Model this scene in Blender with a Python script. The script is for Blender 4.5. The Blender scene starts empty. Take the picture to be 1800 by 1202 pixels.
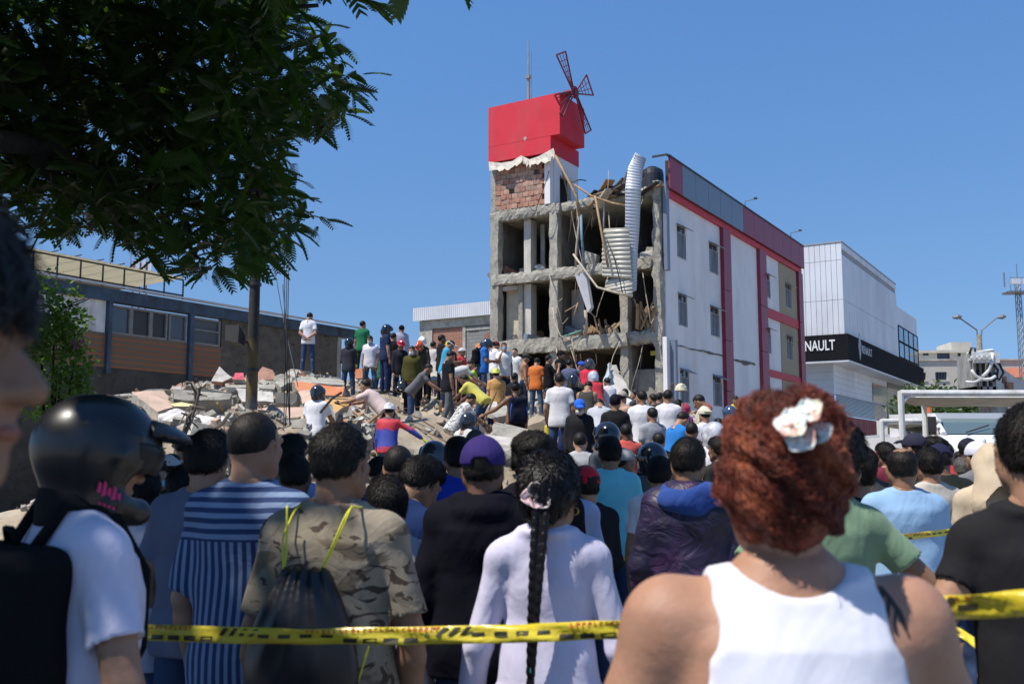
import bpy, math, random
import numpy as np
from mathutils import Vector, Matrix, Euler
random.seed(7); RNG = np.random.default_rng(7)
SC = bpy.context.scene
COL = SC.collection
R = math.radians
# ------------------------------------------------------------------ camera, sky, sun, exposure
CAMZ = 1.55; F = 1750.0; PITCH = math.atan(204/1750.0)
cam_d = bpy.data.cameras.new('camera'); cam = bpy.data.objects.new('camera', cam_d); COL.objects.link(cam)
cam.location = (0, 0, CAMZ); cam.rotation_euler = (math.pi/2+PITCH, 0, 0)
cam_d.sensor_width = 36; cam_d.lens = 35.0; cam_d.clip_start = .05; cam_d.clip_end = 3000
cam_d.dof.use_dof = True; cam_d.dof.focus_distance = 20; cam_d.dof.aperture_fstop = 5.6
SC.camera = cam
SUN_EL = R(62); SUN_PHI = R(63)     # sun high behind the camera's left shoulder
to_sun = Vector((-math.sin(SUN_PHI)*math.cos(SUN_EL), -math.cos(SUN_PHI)*math.cos(SUN_EL), math.sin(SUN_EL)))
sd = bpy.data.lights.new('sun', 'SUN'); sd.energy = 4.2; sd.angle = R(.5); sd.color = (1, .945, .86)
sun = bpy.data.objects.new('sun', sd); COL.objects.link(sun); sun.location = (-20, -20, 60)
sun.rotation_euler = to_sun.to_track_quat('Z', 'Y').to_euler()
W = bpy.data.worlds.new('World'); SC.world = W; W.use_nodes = True
wn = W.node_tree.nodes; wl = W.node_tree.links
sky = wn.new('ShaderNodeTexSky'); sky.sky_type = 'NISHITA'; sky.sun_disc = False
sky.sun_elevation = SUN_EL; sky.sun_rotation = math.atan2(to_sun.x, to_sun.y)
sky.altitude = 2000; sky.air_density = 1; sky.dust_density = 0; sky.ozone_density = 6
wn['Background'].inputs[1].default_value = .15
# the clear tropical sky of the photograph pales less towards the horizon than the model's: same tone by height all the way round
_tc = wn.new('ShaderNodeTexCoord'); _sp = wn.new('ShaderNodeSeparateXYZ'); wl.new(_tc.outputs['Generated'], _sp.inputs[0])
_rp = wn.new('ShaderNodeValToRGB'); wl.new(_sp.outputs[2], _rp.inputs[0]); _e = _rp.color_ramp.elements
while len(_e) < 6: _e.new(.5)
for _i, (_p, _c) in enumerate([(0, (.28, .34, .5)), (.031, (.304, .377, .533)), (.117, (.47, .515, .55)), (.2, (.575, .64, .665)), (.317, (.655, .79, .835)), (.43, (.71, .90, .965))]):
    _e[_i].position = _p; _e[_i].color = (*_c, 1)
_mx = wn.new('ShaderNodeMix'); _mx.data_type = 'RGBA'; _mx.blend_type = 'MULTIPLY'; _mx.inputs[0].default_value = 1
wl.new(sky.outputs[0], _mx.inputs[6]); wl.new(_rp.outputs[0], _mx.inputs[7]); wl.new(_mx.outputs[2], wn['Background'].inputs[0])
SC.view_settings.view_transform = 'Standard'; SC.view_settings.look = 'None'
SC.view_settings.gamma = 1; SC.view_settings.use_curve_mapping = False; SC.view_settings.exposure = 0.47
SC.cycles.use_denoising = True
SC.cycles.max_bounces = 6; SC.cycles.diffuse_bounces = 3; SC.cycles.glossy_bounces = 3
SC.cycles.transparent_max_bounces = 12; SC.cycles.transmission_bounces = 4

def P(px, py, d):
    """world point seen at photo pixel (px,py) at distance d along world Y"""
    u = (px-900)/F; v = (601-py)/F
    r = Vector((u, math.cos(PITCH)-v*math.sin(PITCH), math.sin(PITCH)+v*math.cos(PITCH)))
    r *= d/r.y
    return Vector((r.x, r.y, CAMZ+r.z))
def PIX(x, y, z):
    z = z-CAMZ
    c, s = math.cos(PITCH), math.sin(PITCH)
    f = y*c+z*s; up = -y*s+z*c
    return 900+F*x/f, 601-F*up/f

# ------------------------------------------------------------------ materials
MATS = {}
def _nt(name):
    m = bpy.data.materials.new(name); m.use_nodes = True
    nt = m.node_tree; return m, nt, nt.nodes, nt.links, nt.nodes['Principled BSDF']
def ramp(N, L, src, stops, interp='LINEAR'):
    r = N.new('ShaderNodeValToRGB'); L.new(src, r.inputs[0]); e = r.color_ramp.elements
    r.color_ramp.interpolation = interp
    while len(e) < len(stops): e.new(.5)
    for i, (p, c) in enumerate(stops):
        e[i].position = p; e[i].color = (*c, 1) if len(c) == 3 else c
    return r.outputs[0]
def noise(N, L, scale, detail=4, rough=.55, coord=None, dist=0, vscale=None):
    t = N.new('ShaderNodeTexNoise'); t.inputs['Scale'].default_value = scale
    t.inputs['Detail'].default_value = detail; t.inputs['Roughness'].default_value = rough
    t.inputs['Distortion'].default_value = dist
    if coord is None:
        tc = N.new('ShaderNodeTexCoord'); coord = tc.outputs['Object']
    if vscale:
        mp = N.new('ShaderNodeMapping'); mp.inputs['Scale'].default_value = vscale
        L.new(coord, mp.inputs[0]); coord = mp.outputs[0]
    L.new(coord, t.inputs['Vector']); return t.outputs[0]
def mixc(N, L, fac, a, b, mode='MIX'):
    m = N.new('ShaderNodeMix'); m.data_type = 'RGBA'; m.blend_type = mode
    for s, v in ((0, fac), (6, a), (7, b)):
        if hasattr(v, 'links'): L.new(v, m.inputs[s])
        elif s == 0: m.inputs[0].default_value = v
        else: m.inputs[s].default_value = (*v, 1)
    return m.outputs[2]
def bump(N, L, bs, h, strength=.3, dist=.02):
    b = N.new('ShaderNodeBump'); b.inputs['Strength'].default_value = strength; b.inputs['Distance'].default_value = dist
    L.new(h, b.inputs['Height']); L.new(b.outputs[0], bs.inputs['Normal'])
def mat(name, col, rough=.7, metal=0, var=.15, vs=3.0, bmp=0, bs=30, spec=None, coat=0, dirt=None, dirt_s=1.5):
    """painted / plain surface with tone variation, optional dirt and bump"""
    key = ('m', name)
    if key in MATS: return MATS[key]
    m, nt, N, L, B = _nt(name)
    n = noise(N, L, vs, 6)
    c0 = tuple(max(0, x*(1-var)) for x in col); c1 = tuple(min(1, x*(1+var)) for x in col)
    out = ramp(N, L, n, [(.3, c0), (.7, c1)])
    if dirt:
        dn = noise(N, L, dirt_s, 8, .7, vscale=(1, 1, .35))
        out = mixc(N, L, ramp(N, L, dn, [(.45, (0, 0, 0)), (.72, (1, 1, 1))]), out, dirt)
    L.new(out, B.inputs['Base Color'])
    B.inputs['Roughness'].default_value = rough; B.inputs['Metallic'].default_value = metal
    if spec is not None: B.inputs['Specular IOR Level'].default_value = spec
    B.inputs['Coat Weight'].default_value = coat
    if bmp:
        bump(N, L, B, noise(N, L, bs, 6, .65), bmp, .02)
    MATS[key] = m; return m
def fabric(col, rough=.85, wr=1.0, thin=False):
    key = ('f', tuple(round(c, 3) for c in col), wr)
    if key in MATS: return MATS[key]
    m, nt, N, L, B = _nt('fabric_%d' % len(MATS))
    n = noise(N, L, 5, 5)
    out = ramp(N, L, n, [(.3, tuple(c*.88 for c in col)), (.7, tuple(min(.9, c*1.08) for c in col))])
    L.new(out, B.inputs['Base Color']); B.inputs['Roughness'].default_value = rough
    B.inputs['Sheen Weight'].default_value = .12 if max(col) > .2 else 0; B.inputs['Specular IOR Level'].default_value = .22 if max(col) > .1 else .1
    # creases: warped, stretched noise at two sizes
    h1 = noise(N, L, 4, 2, .45, dist=2.2, vscale=(1, 1, .6)); h2 = noise(N, L, 19, 3, .5, dist=1.2)
    ma = N.new('ShaderNodeMath'); ma.operation = 'MULTIPLY_ADD'; ma.inputs[1].default_value = .14
    L.new(h2, ma.inputs[0]); L.new(h1, ma.inputs[2])
    bump(N, L, B, ma.outputs[0], .30*wr, .045)
    MATS[key] = m; return m
def skin(col):
    key = ('s', tuple(col))
    if key in MATS: return MATS[key]
    m, nt, N, L, B = _nt('skin_%d' % len(MATS))
    n = noise(N, L, 9, 5)
    c = ramp(N, L, n, [(.3, tuple(c*.82 for c in col)), (.7, tuple(c*1.12 for c in col))]); c = mixc(N, L, ramp(N, L, noise(N, L, 26, 5, .7), [(.5, (0, 0, 0)), (.75, (.45, .45, .45))]), c, (col[0]*.85, col[1]*.62, col[2]*.6)); L.new(c, B.inputs['Base Color'])
    B.inputs['Roughness'].default_value = .5; B.inputs['Specular IOR Level'].default_value = .35
    B.inputs['Subsurface Weight'].default_value = .12; B.inputs['Subsurface Radius'].default_value = (.01, .004, .002)
    B.inputs['Subsurface Scale'].default_value = 1
    bump(N, L, B, noise(N, L, 45, 6, .7), .35, .006)
    MATS[key] = m; return m
def hairm(col, rough=.55):
    key = ('h', tuple(col))
    if key in MATS: return MATS[key]
    m, nt, N, L, B = _nt('hair_%d' % len(MATS))
    n = noise(N, L, 60, 4, vscale=(1, 1, .18))
    L.new(ramp(N, L, n, [(.3, tuple(c*.5 for c in col)), (.75, tuple(min(1, c*1.5) for c in col))]), B.inputs['Base Color'])
    B.inputs['Roughness'].default_value = rough; B.inputs['Specular IOR Level'].default_value = .25
    bump(N, L, B, noise(N, L, 90, 4, .6, vscale=(1, 1, .2)), .7, .006)
    MATS[key] = m; return m

# ------------------------------------------------------------------ objects
def link(name, data, parent=None, loc=None, rz=None):
    o = bpy.data.objects.new(name, data); COL.objects.link(o)
    if parent: o.parent = parent
    if loc is not None: o.location = loc
    if rz is not None: o.rotation_euler[2] = rz
    return o
def tag(o, label=None, cat=None, group=None, kind=None):
    if label: o['label'] = label
    if cat: o['category'] = cat
    if group: o['group'] = group
    if kind: o['kind'] = kind
    return o
def thing(name, label, cat, loc=(0, 0, 0), rz=0, group=None):
    return tag(link(name, None, None, loc, rz), label, cat, group)
def copy_tree(o, parent=None):
    c = o.copy(); COL.objects.link(c)
    if parent: c.parent = parent
    for ch in list(o.children): copy_tree(ch, c)
    return c
def npmesh(name, V, Q, mats=(), midx=None, smooth=True):
    """fast mesh from arrays; Q is (n,4) or (n,3)"""
    me = bpy.data.meshes.new(name)
    V = np.asarray(V, np.float32); Q = np.asarray(Q, np.int32)
    me.vertices.add(len(V)); me.vertices.foreach_set('co', V.ravel())
    k = Q.shape[1] if len(Q) else 4
    me.loops.add(Q.size); me.loops.foreach_set('vertex_index', Q.ravel())
    me.polygons.add(len(Q)); me.polygons.foreach_set('loop_start', np.arange(0, Q.size, k, dtype=np.int32))
    me.polygons.foreach_set('use_smooth', np.full(len(Q), smooth, bool))
    if midx is not None: me.polygons.foreach_set('material_index', np.asarray(midx, np.int32))
    for m in mats: me.materials.append(m)
    me.update(calc_edges=True); me.validate()
    return me
class MB:
    """mesh builder"""
    def __init__(s): s.v = []; s.f = []; s.m = []; s.mi = 0
    def add(s, vs, fs):
        b = len(s.v); s.v += [tuple(v) for v in vs]; s.f += [tuple(b+i for i in f) for f in fs]; s.m += [s.mi]*len(fs)
        return s
    def box(s, x0, x1, y0, y1, z0, z1, M=None, jit=0):
        if x0 > x1: x0, x1 = x1, x0
        if y0 > y1: y0, y1 = y1, y0
        if z0 > z1: z0, z1 = z1, z0
        vs = [Vector((x, y, z)) for x in (x0, x1) for y in (y0, y1) for z in (z0, z1)]
        if jit: vs = [v+Vector([random.uniform(-jit, jit) for _ in range(3)]) for v in vs]
        if M: vs = [M @ v for v in vs]
        return s.add(vs, [(0, 1, 3, 2), (4, 6, 7, 5), (0, 4, 5, 1), (2, 3, 7, 6), (0, 2, 6, 4), (1, 5, 7, 3)])
    def tube(s, pts, r, n=6, cap=True):
        pts = [Vector(p) for p in pts]; rs = r if isinstance(r, (list, tuple)) else [r]*len(pts)
        rings = []; up = None
        for i, p in enumerate(pts):
            t = (pts[min(i+1, len(pts)-1)]-pts[max(i-1, 0)])
            if t.length < 1e-9: t = Vector((0, 0, 1))
            t.normalize()
            if up is None: up = Vector((0, 0, 1)) if abs(t.z) < .9 else Vector((1, 0, 0))
            a = t.cross(up).normalized(); b = a.cross(t).normalized(); up = b if b.length > 0 else up
            rings.append([p+(a*math.cos(2*math.pi*k/n)+b*math.sin(2*math.pi*k/n))*rs[i] for k in range(n)])
        vs = [v for g in rings for v in g]; fs = []
        for i in range(len(pts)-1):
            for k in range(n): fs.append((i*n+k, i*n+(k+1) % n, (i+1)*n+(k+1) % n, (i+1)*n+k))
        if cap: fs.append(tuple(range(n))[::-1]); fs.append(tuple((len(pts)-1)*n+k for k in range(n)))
        return s.add(vs, fs)
    def cyl(s, a, b, r, r2=None, n=10): return s.tube([a, b], [r, r if r2 is None else r2], n)
    def prism(s, poly, O, ax, ay, an, t):
        """polygon (u,v) list in plane O+u*ax+v*ay extruded by t along an"""
        O, ax, ay, an = Vector(O), Vector(ax), Vector(ay), Vector(an)
        n = len(poly); a = [O+ax*u+ay*v for u, v in poly]; b = [p+an*t for p in a]
        return s.add(a+b, [tuple(range(n))[::-1], tuple(range(n, 2*n))]+[(k, (k+1) % n, n+(k+1) % n, n+k) for k in range(n)])
    def mesh(s, name, mats, smooth=False):
        me = bpy.data.meshes.new(name); me.from_pydata(s.v, [], s.f)
        for m in (mats if isinstance(mats, (list, tuple)) else [mats]): me.materials.append(m)
        me.polygons.foreach_set('material_index', s.m)
        if smooth: me.polygons.foreach_set('use_smooth', [True]*len(s.f))
        me.update(); return me
    def obj(s, name, mats, parent=None, smooth=False, **k):
        return link(name, s.mesh(name, mats, smooth), parent, **k)

# ------------------------------------------------------------------ distance fields -> meshes
EDG = [(0, 1), (2, 3), (4, 5), (6, 7), (0, 2), (1, 3), (4, 6), (5, 7), (0, 4), (1, 5), (2, 6), (3, 7)]
CO = np.array([(i, j, k) for i in (0, 1) for j in (0, 1) for k in (0, 1)])
def snet(V, lo, vox):
    ins = V < 0
    nx, ny, nz = V.shape
    c = np.zeros((nx-1, ny-1, nz-1), np.int8)
    for i, j, k in CO: c += ins[i:nx-1+i, j:ny-1+j, k:nz-1+k]
    act = np.argwhere((c > 0) & (c < 8))
    if not len(act): return np.zeros((0, 3)), np.zeros((0, 4), int)
    cv = np.stack([V[act[:, 0]+i, act[:, 1]+j, act[:, 2]+k] for i, j, k in CO], 1)
    acc = np.zeros((len(act), 3)); cnt = np.zeros(len(act))
    for a, b in EDG:
        va, vb = cv[:, a], cv[:, b]; x = (va < 0) != (vb < 0)
        t = np.where(x, va/np.where(x, va-vb, 1), 0)
        acc += np.where(x[:, None], CO[a]+t[:, None]*(CO[b]-CO[a]), 0); cnt += x
    vid = np.full(c.shape, -1, np.int32); vid[act[:, 0], act[:, 1], act[:, 2]] = np.arange(len(act))
    verts = (act+acc/cnt[:, None])*vox+np.asarray(lo)
    Q = []
    for ax in range(3):
        s0 = [slice(None)]*3; s1 = [slice(None)]*3; s0[ax] = slice(0, -1); s1[ax] = slice(1, None)
        e = ins[tuple(s0)] != ins[tuple(s1)]
        o1, o2 = [(1, 2), (2, 0), (0, 1)][ax]
        idx = np.argwhere(e)
        idx = idx[(idx[:, o1] > 0) & (idx[:, o2] > 0)]
        idx = idx[(idx[:, o1] < V.shape[o1]-1) & (idx[:, o2] < V.shape[o2]-1)]
        def g(a, b):
            q = idx.copy(); q[:, o1] -= a; q[:, o2] -= b
            return vid[q[:, 0], q[:, 1], q[:, 2]]
        q = np.stack([g(1, 1), g(0, 1), g(0, 0), g(1, 0)], 1)
        fl = ~ins[idx[:, 0], idx[:, 1], idx[:, 2]]
        q[fl] = q[fl][:, ::-1]
        Q.append(q)
    Q = np.concatenate(Q); Q = Q[(Q >= 0).all(1)]
    return verts, Q
class SDF:
    def __init__(s, lo, hi, vox):
        s.lo = np.asarray(lo, float); s.vox = vox
        n = np.ceil((np.asarray(hi)-s.lo)/vox).astype(int)+1
        s.g = [s.lo[i]+np.arange(n[i])*vox for i in range(3)]
        s.v = np.full(n, .15)
    def _sub(s, lo, hi, m):
        sl = []
        for i in range(3):
            a = int(max(0, (lo[i]-m-s.lo[i])//s.vox)); b = int(min(len(s.g[i]), (hi[i]+m-s.lo[i])//s.vox+2))
            sl.append(slice(a, max(a, b)))
        X, Y, Z = np.meshgrid(*[s.g[i][sl[i]] for i in range(3)], indexing='ij')
        return tuple(sl), np.stack([X, Y, Z], -1)
    def _put(s, sl, f, k, op):
        a = s.v[sl]
        if f.size == 0: return
        if op == 'sub': f = -f
        if op in ('sub', 'int'):
            s.v[sl] = np.maximum(a, f) if k <= 0 else -s._sm(-a, -f, k)
        else: s.v[sl] = np.minimum(a, f) if k <= 0 else s._sm(a, f, k)
    @staticmethod
    def _sm(a, b, k):
        h = np.clip(.5+.5*(b-a)/k, 0, 1); return b*(1-h)+a*h-k*h*(1-h)
    def cap(s, A, B, ra, rb, k=.02, op='add'):
        A, B = np.asarray(A, float), np.asarray(B, float); r = max(ra, rb)
        sl, p = s._sub(np.minimum(A, B)-r, np.maximum(A, B)+r, k+3*s.vox)
        ba = B-A; h = np.clip(((p-A)@ba)/(ba@ba+1e-12), 0, 1)
        s._put(sl, np.linalg.norm(p-A-h[..., None]*ba, axis=-1)-(ra+(rb-ra)*h), k, op); return s
    def ell(s, c, r, k=.02, Rm=None, op='add'):
        c, r = np.asarray(c, float), np.asarray(r, float); m = r.max()
        sl, p = s._sub(c-m, c+m, k+3*s.vox); q = p-c
        if Rm is not None: q = q@np.asarray(Rm)
        k0 = np.linalg.norm(q/r, axis=-1); k1 = np.linalg.norm(q/(r*r), axis=-1)+1e-9
        s._put(sl, k0*(k0-1)/k1, k, op); return s
    def rbox(s, c, h, rad, k=.01, Rm=None, op='add'):
        c, h = np.asarray(c, float), np.asarray(h, float); m = np.linalg.norm(h)+rad
        sl, p = s._sub(c-m, c+m, k+3*s.vox); q = p-c
        if Rm is not None: q = q@np.asarray(Rm)
        q = np.abs(q)-h
        f = np.linalg.norm(np.maximum(q, 0), axis=-1)+np.minimum(q.max(-1), 0)-rad
        s._put(sl, f, k, op); return s
    def loft(s, o, Rm, prof, k=.02, inf=0, e=2.3, op='add'):
        """prof rows: z, half width, half depth, y offset"""
        o = np.asarray(o, float); Rm = np.asarray(Rm); pr = np.asarray(prof, float)
        cs = np.array([o+Rm@np.array((sx*.3, sy*.25, z)) for z in (pr[0, 0], pr[-1, 0]) for sx in (-1, 1) for sy in (-1, 1)])
        sl, p = s._sub(cs.min(0), cs.max(0), k+3*s.vox+inf); q = (p-o)@Rm
        z = q[..., 2]
        w = np.interp(z, pr[:, 0], pr[:, 1])+inf; d = np.interp(z, pr[:, 0], pr[:, 2])+inf; y0 = np.interp(z, pr[:, 0], pr[:, 3])
        rr = (np.abs(q[..., 0]/w)**e+np.abs((q[..., 1]-y0)/d)**e)**(1/e)
        f = (rr-1)*np.minimum(w, d)
        f = np.maximum(f, np.maximum(z-pr[-1, 0]-inf, pr[0, 0]-z))
        s._put(sl, f, k, op); return s
    def plane(s, pt, n, k=.0, band=None):
        """keep the side where (p-pt).n < 0"""
        X, Y, Z = np.meshgrid(*s.g, indexing='ij', sparse=True)
        n = np.asarray(n, float); n = n/np.linalg.norm(n)
        f = (X-pt[0])*n[0]+(Y-pt[1])*n[1]+(Z-pt[2])*n[2]
        s.v = np.maximum(s.v, f) if k <= 0 else -s._sm(-s.v, -f, k); return s
    def wrinkle(s, amp, seed=0, fr=1.0):
        X, Y, Z = np.meshgrid(*s.g, indexing='ij', sparse=True)
        a, b, c = [(seed*1.37+i*2.1) % 6.28 for i in range(3)]
        w = np.sin(34*fr*(Z+.45*X)+2.6*np.sin(9*fr*X+7*Y+a)+b)*np.sin(6*X+5*Z+c)
        w = w+.7*np.sin(41*fr*(Z-.5*X)+2.2*np.sin(11*Y-6*X+c)+a)*np.sin(7*X-4*Z+b)
        w = w+.5*np.sin(23*fr*(X+.2*Z)+2*np.sin(8*Z+a)+c)*np.sin(5*Z+a)
        s.v = s.v+amp*w; return s
    def out(s): return snet(s.v, s.lo, s.vox)
def join(parts):
    """list of (V,Q,mat) -> V,Q,midx"""
    V = []; Q = []; M = []; b = 0
    for v, q, m in parts:
        if len(q) == 0: continue
        V.append(v); Q.append(q+b); M.append(np.full(len(q), m)); b += len(v)
    return np.concatenate(V), np.concatenate(Q), np.concatenate(M)
# ------------------------------------------------------------------ people
def unit(v): v = np.asarray(v, float); return v/np.linalg.norm(v)
def rot(ax, a):
    return np.array(Matrix.Rotation(R(a), 3, ax))
PROF = [(-.11, .125, .085, 0), (-.05, .165, .112, -.005), (0, .168, .112, -.005), (.08, .155, .10, 0), (.16, .143, .097, .0), (.28, .165, .112, .004),
        (.38, .178, .118, .002), (.45, .176, .108, -.005), (.495, .150, .082, -.012), (.53, .095, .066, -.018), (.565, .058, .054, -.02)]
PROF_F = [(-.11, .13, .09, 0), (-.05, .178, .12, -.01), (0, .178, .12, -.012), (.08, .152, .10, -.004), (.16, .128, .09, .0), (.28, .148, .112, .01),
          (.38, .155, .122, .01), (.45, .155, .10, -.003), (.495, .135, .076, -.012), (.53, .08, .06, -.018), (.565, .05, .048, -.02)]
ARMS = dict(down=((.16, 0, -1), (.03, .18, -1)), relax=((.24, -.06, -1), (-.02, .4, -1)), akimbo=((.80, -.32, -.75), (-.62, .62, -.5)),
            front=((.18, .12, -1), (-.3, 1, .12)), cross=((.22, .2, -1), (-1, .5, .12)), behind=((.22, -.3, -1), (-.75, -.3, -.55)),
            face=((.2, .6, -.8), (-.35, .3, 1)), out=((.8, .2, -.55), (.75, .35, -.35)), up=((.45, .35, .7), (.0, .25, 1)),
            reach=((.1, 1, -.35), (0, 1, -.15)), low=((.12, .7, -.8), (0, .9, -.5)), head=((.8, .3, .3), (-.7, .1, .75)))
LEGS = dict(stand=(((.1, 0, -1), (.05, -.03, -1)),)*2, walk=(((.08, .3, -1), (.03, .0, -1)), ((.08, -.12, -1), (.03, -.4, -1))),
            wide=(((.3, .05, -1), (.12, -.05, -1)),)*2, climb=(((.1, .75, -.8), (.05, -.15, -1)), ((.08, -.1, -1), (.03, -.35, -1))),
            crouch=(((.3, 1, -.25), (.1, -.55, -1)), ((.3, .95, -.4), (.1, -.6, -1))), bent=(((.12, .25, -1), (.05, -.2, -1)),)*2)
def fk(a):
    bw = a.get('bw', 1); J = {}
    Rt = rot('Z', a.get('twist', 0))@rot('Y', a.get('side', 0))@rot('X', -a.get('lean', 0))
    legs = LEGS[a['legs']] if isinstance(a.get('legs', 'stand'), str) and 'legs' in a else (LEGS['stand'] if 'legs' not in a else a['legs'])
    J['hip'] = []; J['knee'] = []; J['ank'] = []
    zs = []
    for s, (th, sh) in zip((-1, 1), legs):
        h = np.array((s*.088, 0, -.01)); th = unit((th[0]*s, th[1], th[2])); sh = unit((sh[0]*s, sh[1], sh[2]))
        k = h+th*.425; n = k+sh*.415
        J['hip'].append(h); J['knee'].append(k); J['ank'].append(n); zs.append(-n[2])
    pz = max(zs)+.085; pel = np.array((0, 0, pz))
    for q in ('hip', 'knee', 'ank'): J[q] = [x+pel for x in J[q]]
    J['pel'] = pel; J['Rt'] = Rt
    arms = a.get('arms', 'down')
    if isinstance(arms, str) or isinstance(arms[0][0], (int, float)): arms = (arms, arms)
    J['sh'] = []; J['el'] = []; J['wr'] = []; J['fd'] = []
    for s, am in zip((-1, 1), arms):
        up, fo = ARMS[am] if isinstance(am, str) else am
        S_ = pel+Rt@np.array((s*.160*(.4+.6*bw), -.012, .465)); up = unit((up[0]*s, up[1], up[2])); fo = unit((fo[0]*s, fo[1], fo[2]))
        if a.get('armrt'): up = Rt@up; fo = Rt@fo
        E = S_+up*.295; Wr = E+fo*.25
        J['sh'].append(S_); J['el'].append(E); J['wr'].append(Wr); J['fd'].append(fo)
    Rh = rot('Z', a.get('twist', 0))@rot('Y', a.get('side', 0)*.5)@rot('X', -a.get('lean', 0)*.6)@rot('Z', a.get('yaw', 0))@rot('Y', a.get('roll', 0))@rot('X', -a.get('nod', 0))
    J['Rh'] = Rh; nb = pel+Rt@np.array((0, -.018, .56)); J['nb'] = nb
    J['head'] = nb+Rh@np.array((0, .028, .115)); J['top'] = J['head']+Rh@np.array((0, -.005, .124))
    return J
_cache = {}
def cached(f):
    def g(*a):
        k = (f.__name__,)+a
        if k not in _cache: _cache[k] = f(*a)
        return _cache[k]
    return g
@cached
def head_arr(vx, fem=0):
    S = SDF((-.11, -.13, -.22), (.11, .15, .15), vx)
    S.ell((0, -.012, .03), (.077, .097, .092), .01)
    S.ell((0, .03, -.035), (.060, .062, .083), .03)
    S.ell((0, .062, -.093), (.026, .024, .022), .03)
    S.cap((-.035, .035, -.075), (-.05, -.01, -.04), .022, .03, .03); S.cap((.035, .035, -.075), (.05, -.01, -.04), .022, .03, .03)
    S.cap((0, -.028, -.03), (0, -.045, -.24), .055, .062-.012*fem, .025)
    if vx < .012:
        S.ell((.034, .098, .008), (.021, .016, .013), .012, op='sub'); S.ell((-.034, .098, .008), (.021, .016, .013), .012, op='sub')
        S.cap((-.045, .078, .028), (.045, .078, .028), .011, .011, .012)
        S.cap((.03, .075, -.025), (.048, .06, -.01), .014, .014, .02); S.cap((-.03, .075, -.025), (-.048, .06, -.01), .014, .014, .02)
        S.cap((-.018, .086, -.06), (.018, .086, -.06), .008, .008, .008)
    S.cap((0, .088, .012), (0, .110, -.024), .009, .014, .012)
    S.ell((.012, .098, -.028), (.010, .012, .008), .008); S.ell((-.012, .098, -.028), (.010, .012, .008), .008)
    for s in (-1, 1):
        S.ell((s*.078, -.008, -.006), (.011, .020, .034), .006, rot('Z', -22*s))
        if vx < .008: S.ell((s*.087, -.002, -.004), (.008, .011, .022), .004, rot('Z', -22*s), op='sub')
    v, q = S.out(); parts = [(v, q, 0)]
    for s in (-1, 1):
        for c, r, m in (((s*.032, .0755, .008), .0125, 2), ((s*.032, .0825, .008), .0066, 3)):
            E = SDF(np.array(c)-r*1.3, np.array(c)+r*1.3, r/2.2); E.ell(c, (r, r, r), 0); parts.append((*E.out(), m))
        E = SDF((min(s*.05, s*.014)-.005, .075, .02), (max(s*.05, s*.014)+.005, .105, .045), max(.003, vx*.5)); E.cap((s*.016, .091, .03), (s*.046, .08, .031), .0048, .0035, 0); parts.append((*E.out(), 3))
    E = SDF((-.03, .075, -.072), (.03, .105, -.046), .004); E.ell((0, .090, -.060), (.023, .009, .0075), 0); parts.append((*E.out(), 4))
    return join(parts)
def add_blades(v, q, style, n=None, seed=1, L_=None, hat=0):
    '''thin single hairs combed over the hair surface, so that it reads as strands with a soft outline'''
    g = np.random.default_rng(seed); nr = np.cross(v[q[:, 2]]-v[q[:, 0]], v[q[:, 3]]-v[q[:, 1]]); ar = np.linalg.norm(nr, axis=1)+1e-12; nr = nr/ar[:, None]
    n = n or dict(shave=1500, ring=3500, long=9000, braid=7000, bun=7000).get(style, 6500); L_ = L_ or dict(shave=.004, short=.013, mid=.022, curly=.020, ring=.012, long=.05, bun=.03, braid=.035, pony=.03, fringe=.035)[style]
    if hat: ar = ar*(v[q].mean(1)[:, 2] < .0); n = n//3
    i = g.choice(len(q), n, p=ar/ar.sum()); c = v[q[i]].mean(1)+g.normal(0, .002, (n, 3)); m = nr[i]
    if style == 'curly': d = g.normal(size=(n, 3))
    else: d = np.stack([c[:, 0]*1.5, -.35-2*c[:, 1]*0, -.25-6*np.clip(.09-c[:, 2], 0, .2)], 1)+g.normal(0, .33, (n, 3))
    d -= m*(d*m).sum(1)[:, None]; d /= np.linalg.norm(d, axis=1)[:, None]+1e-9; l = L_*g.uniform(.6, 1.3, (n, 1)); s = np.cross(m, d); w = .0011 if style != 'shave' else .0006
    lift = {'curly': .6, 'shave': .5, 'mid': .30, 'short': .35}.get(style, .14)
    a = c-m*.001; b = c+d*l*.5+m*l*lift*.5+s*g.normal(0, .12, (n, 1))*l; e = c+d*l+m*l*lift*(.55 if style != 'curly' else -.3)+s*g.normal(0, .2, (n, 1))*l
    V = np.stack([a-s*w, a+s*w, b+s*w, b-s*w, e+s*w*.3, e-s*w*.3], 1).reshape(-1, 3); k = np.arange(n)[:, None]*6+len(v); Q = np.concatenate([k+[[0, 1, 2, 3]], k+[[3, 2, 4, 5]]])
    return np.concatenate([v, V]), np.concatenate([q, Q])
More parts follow.
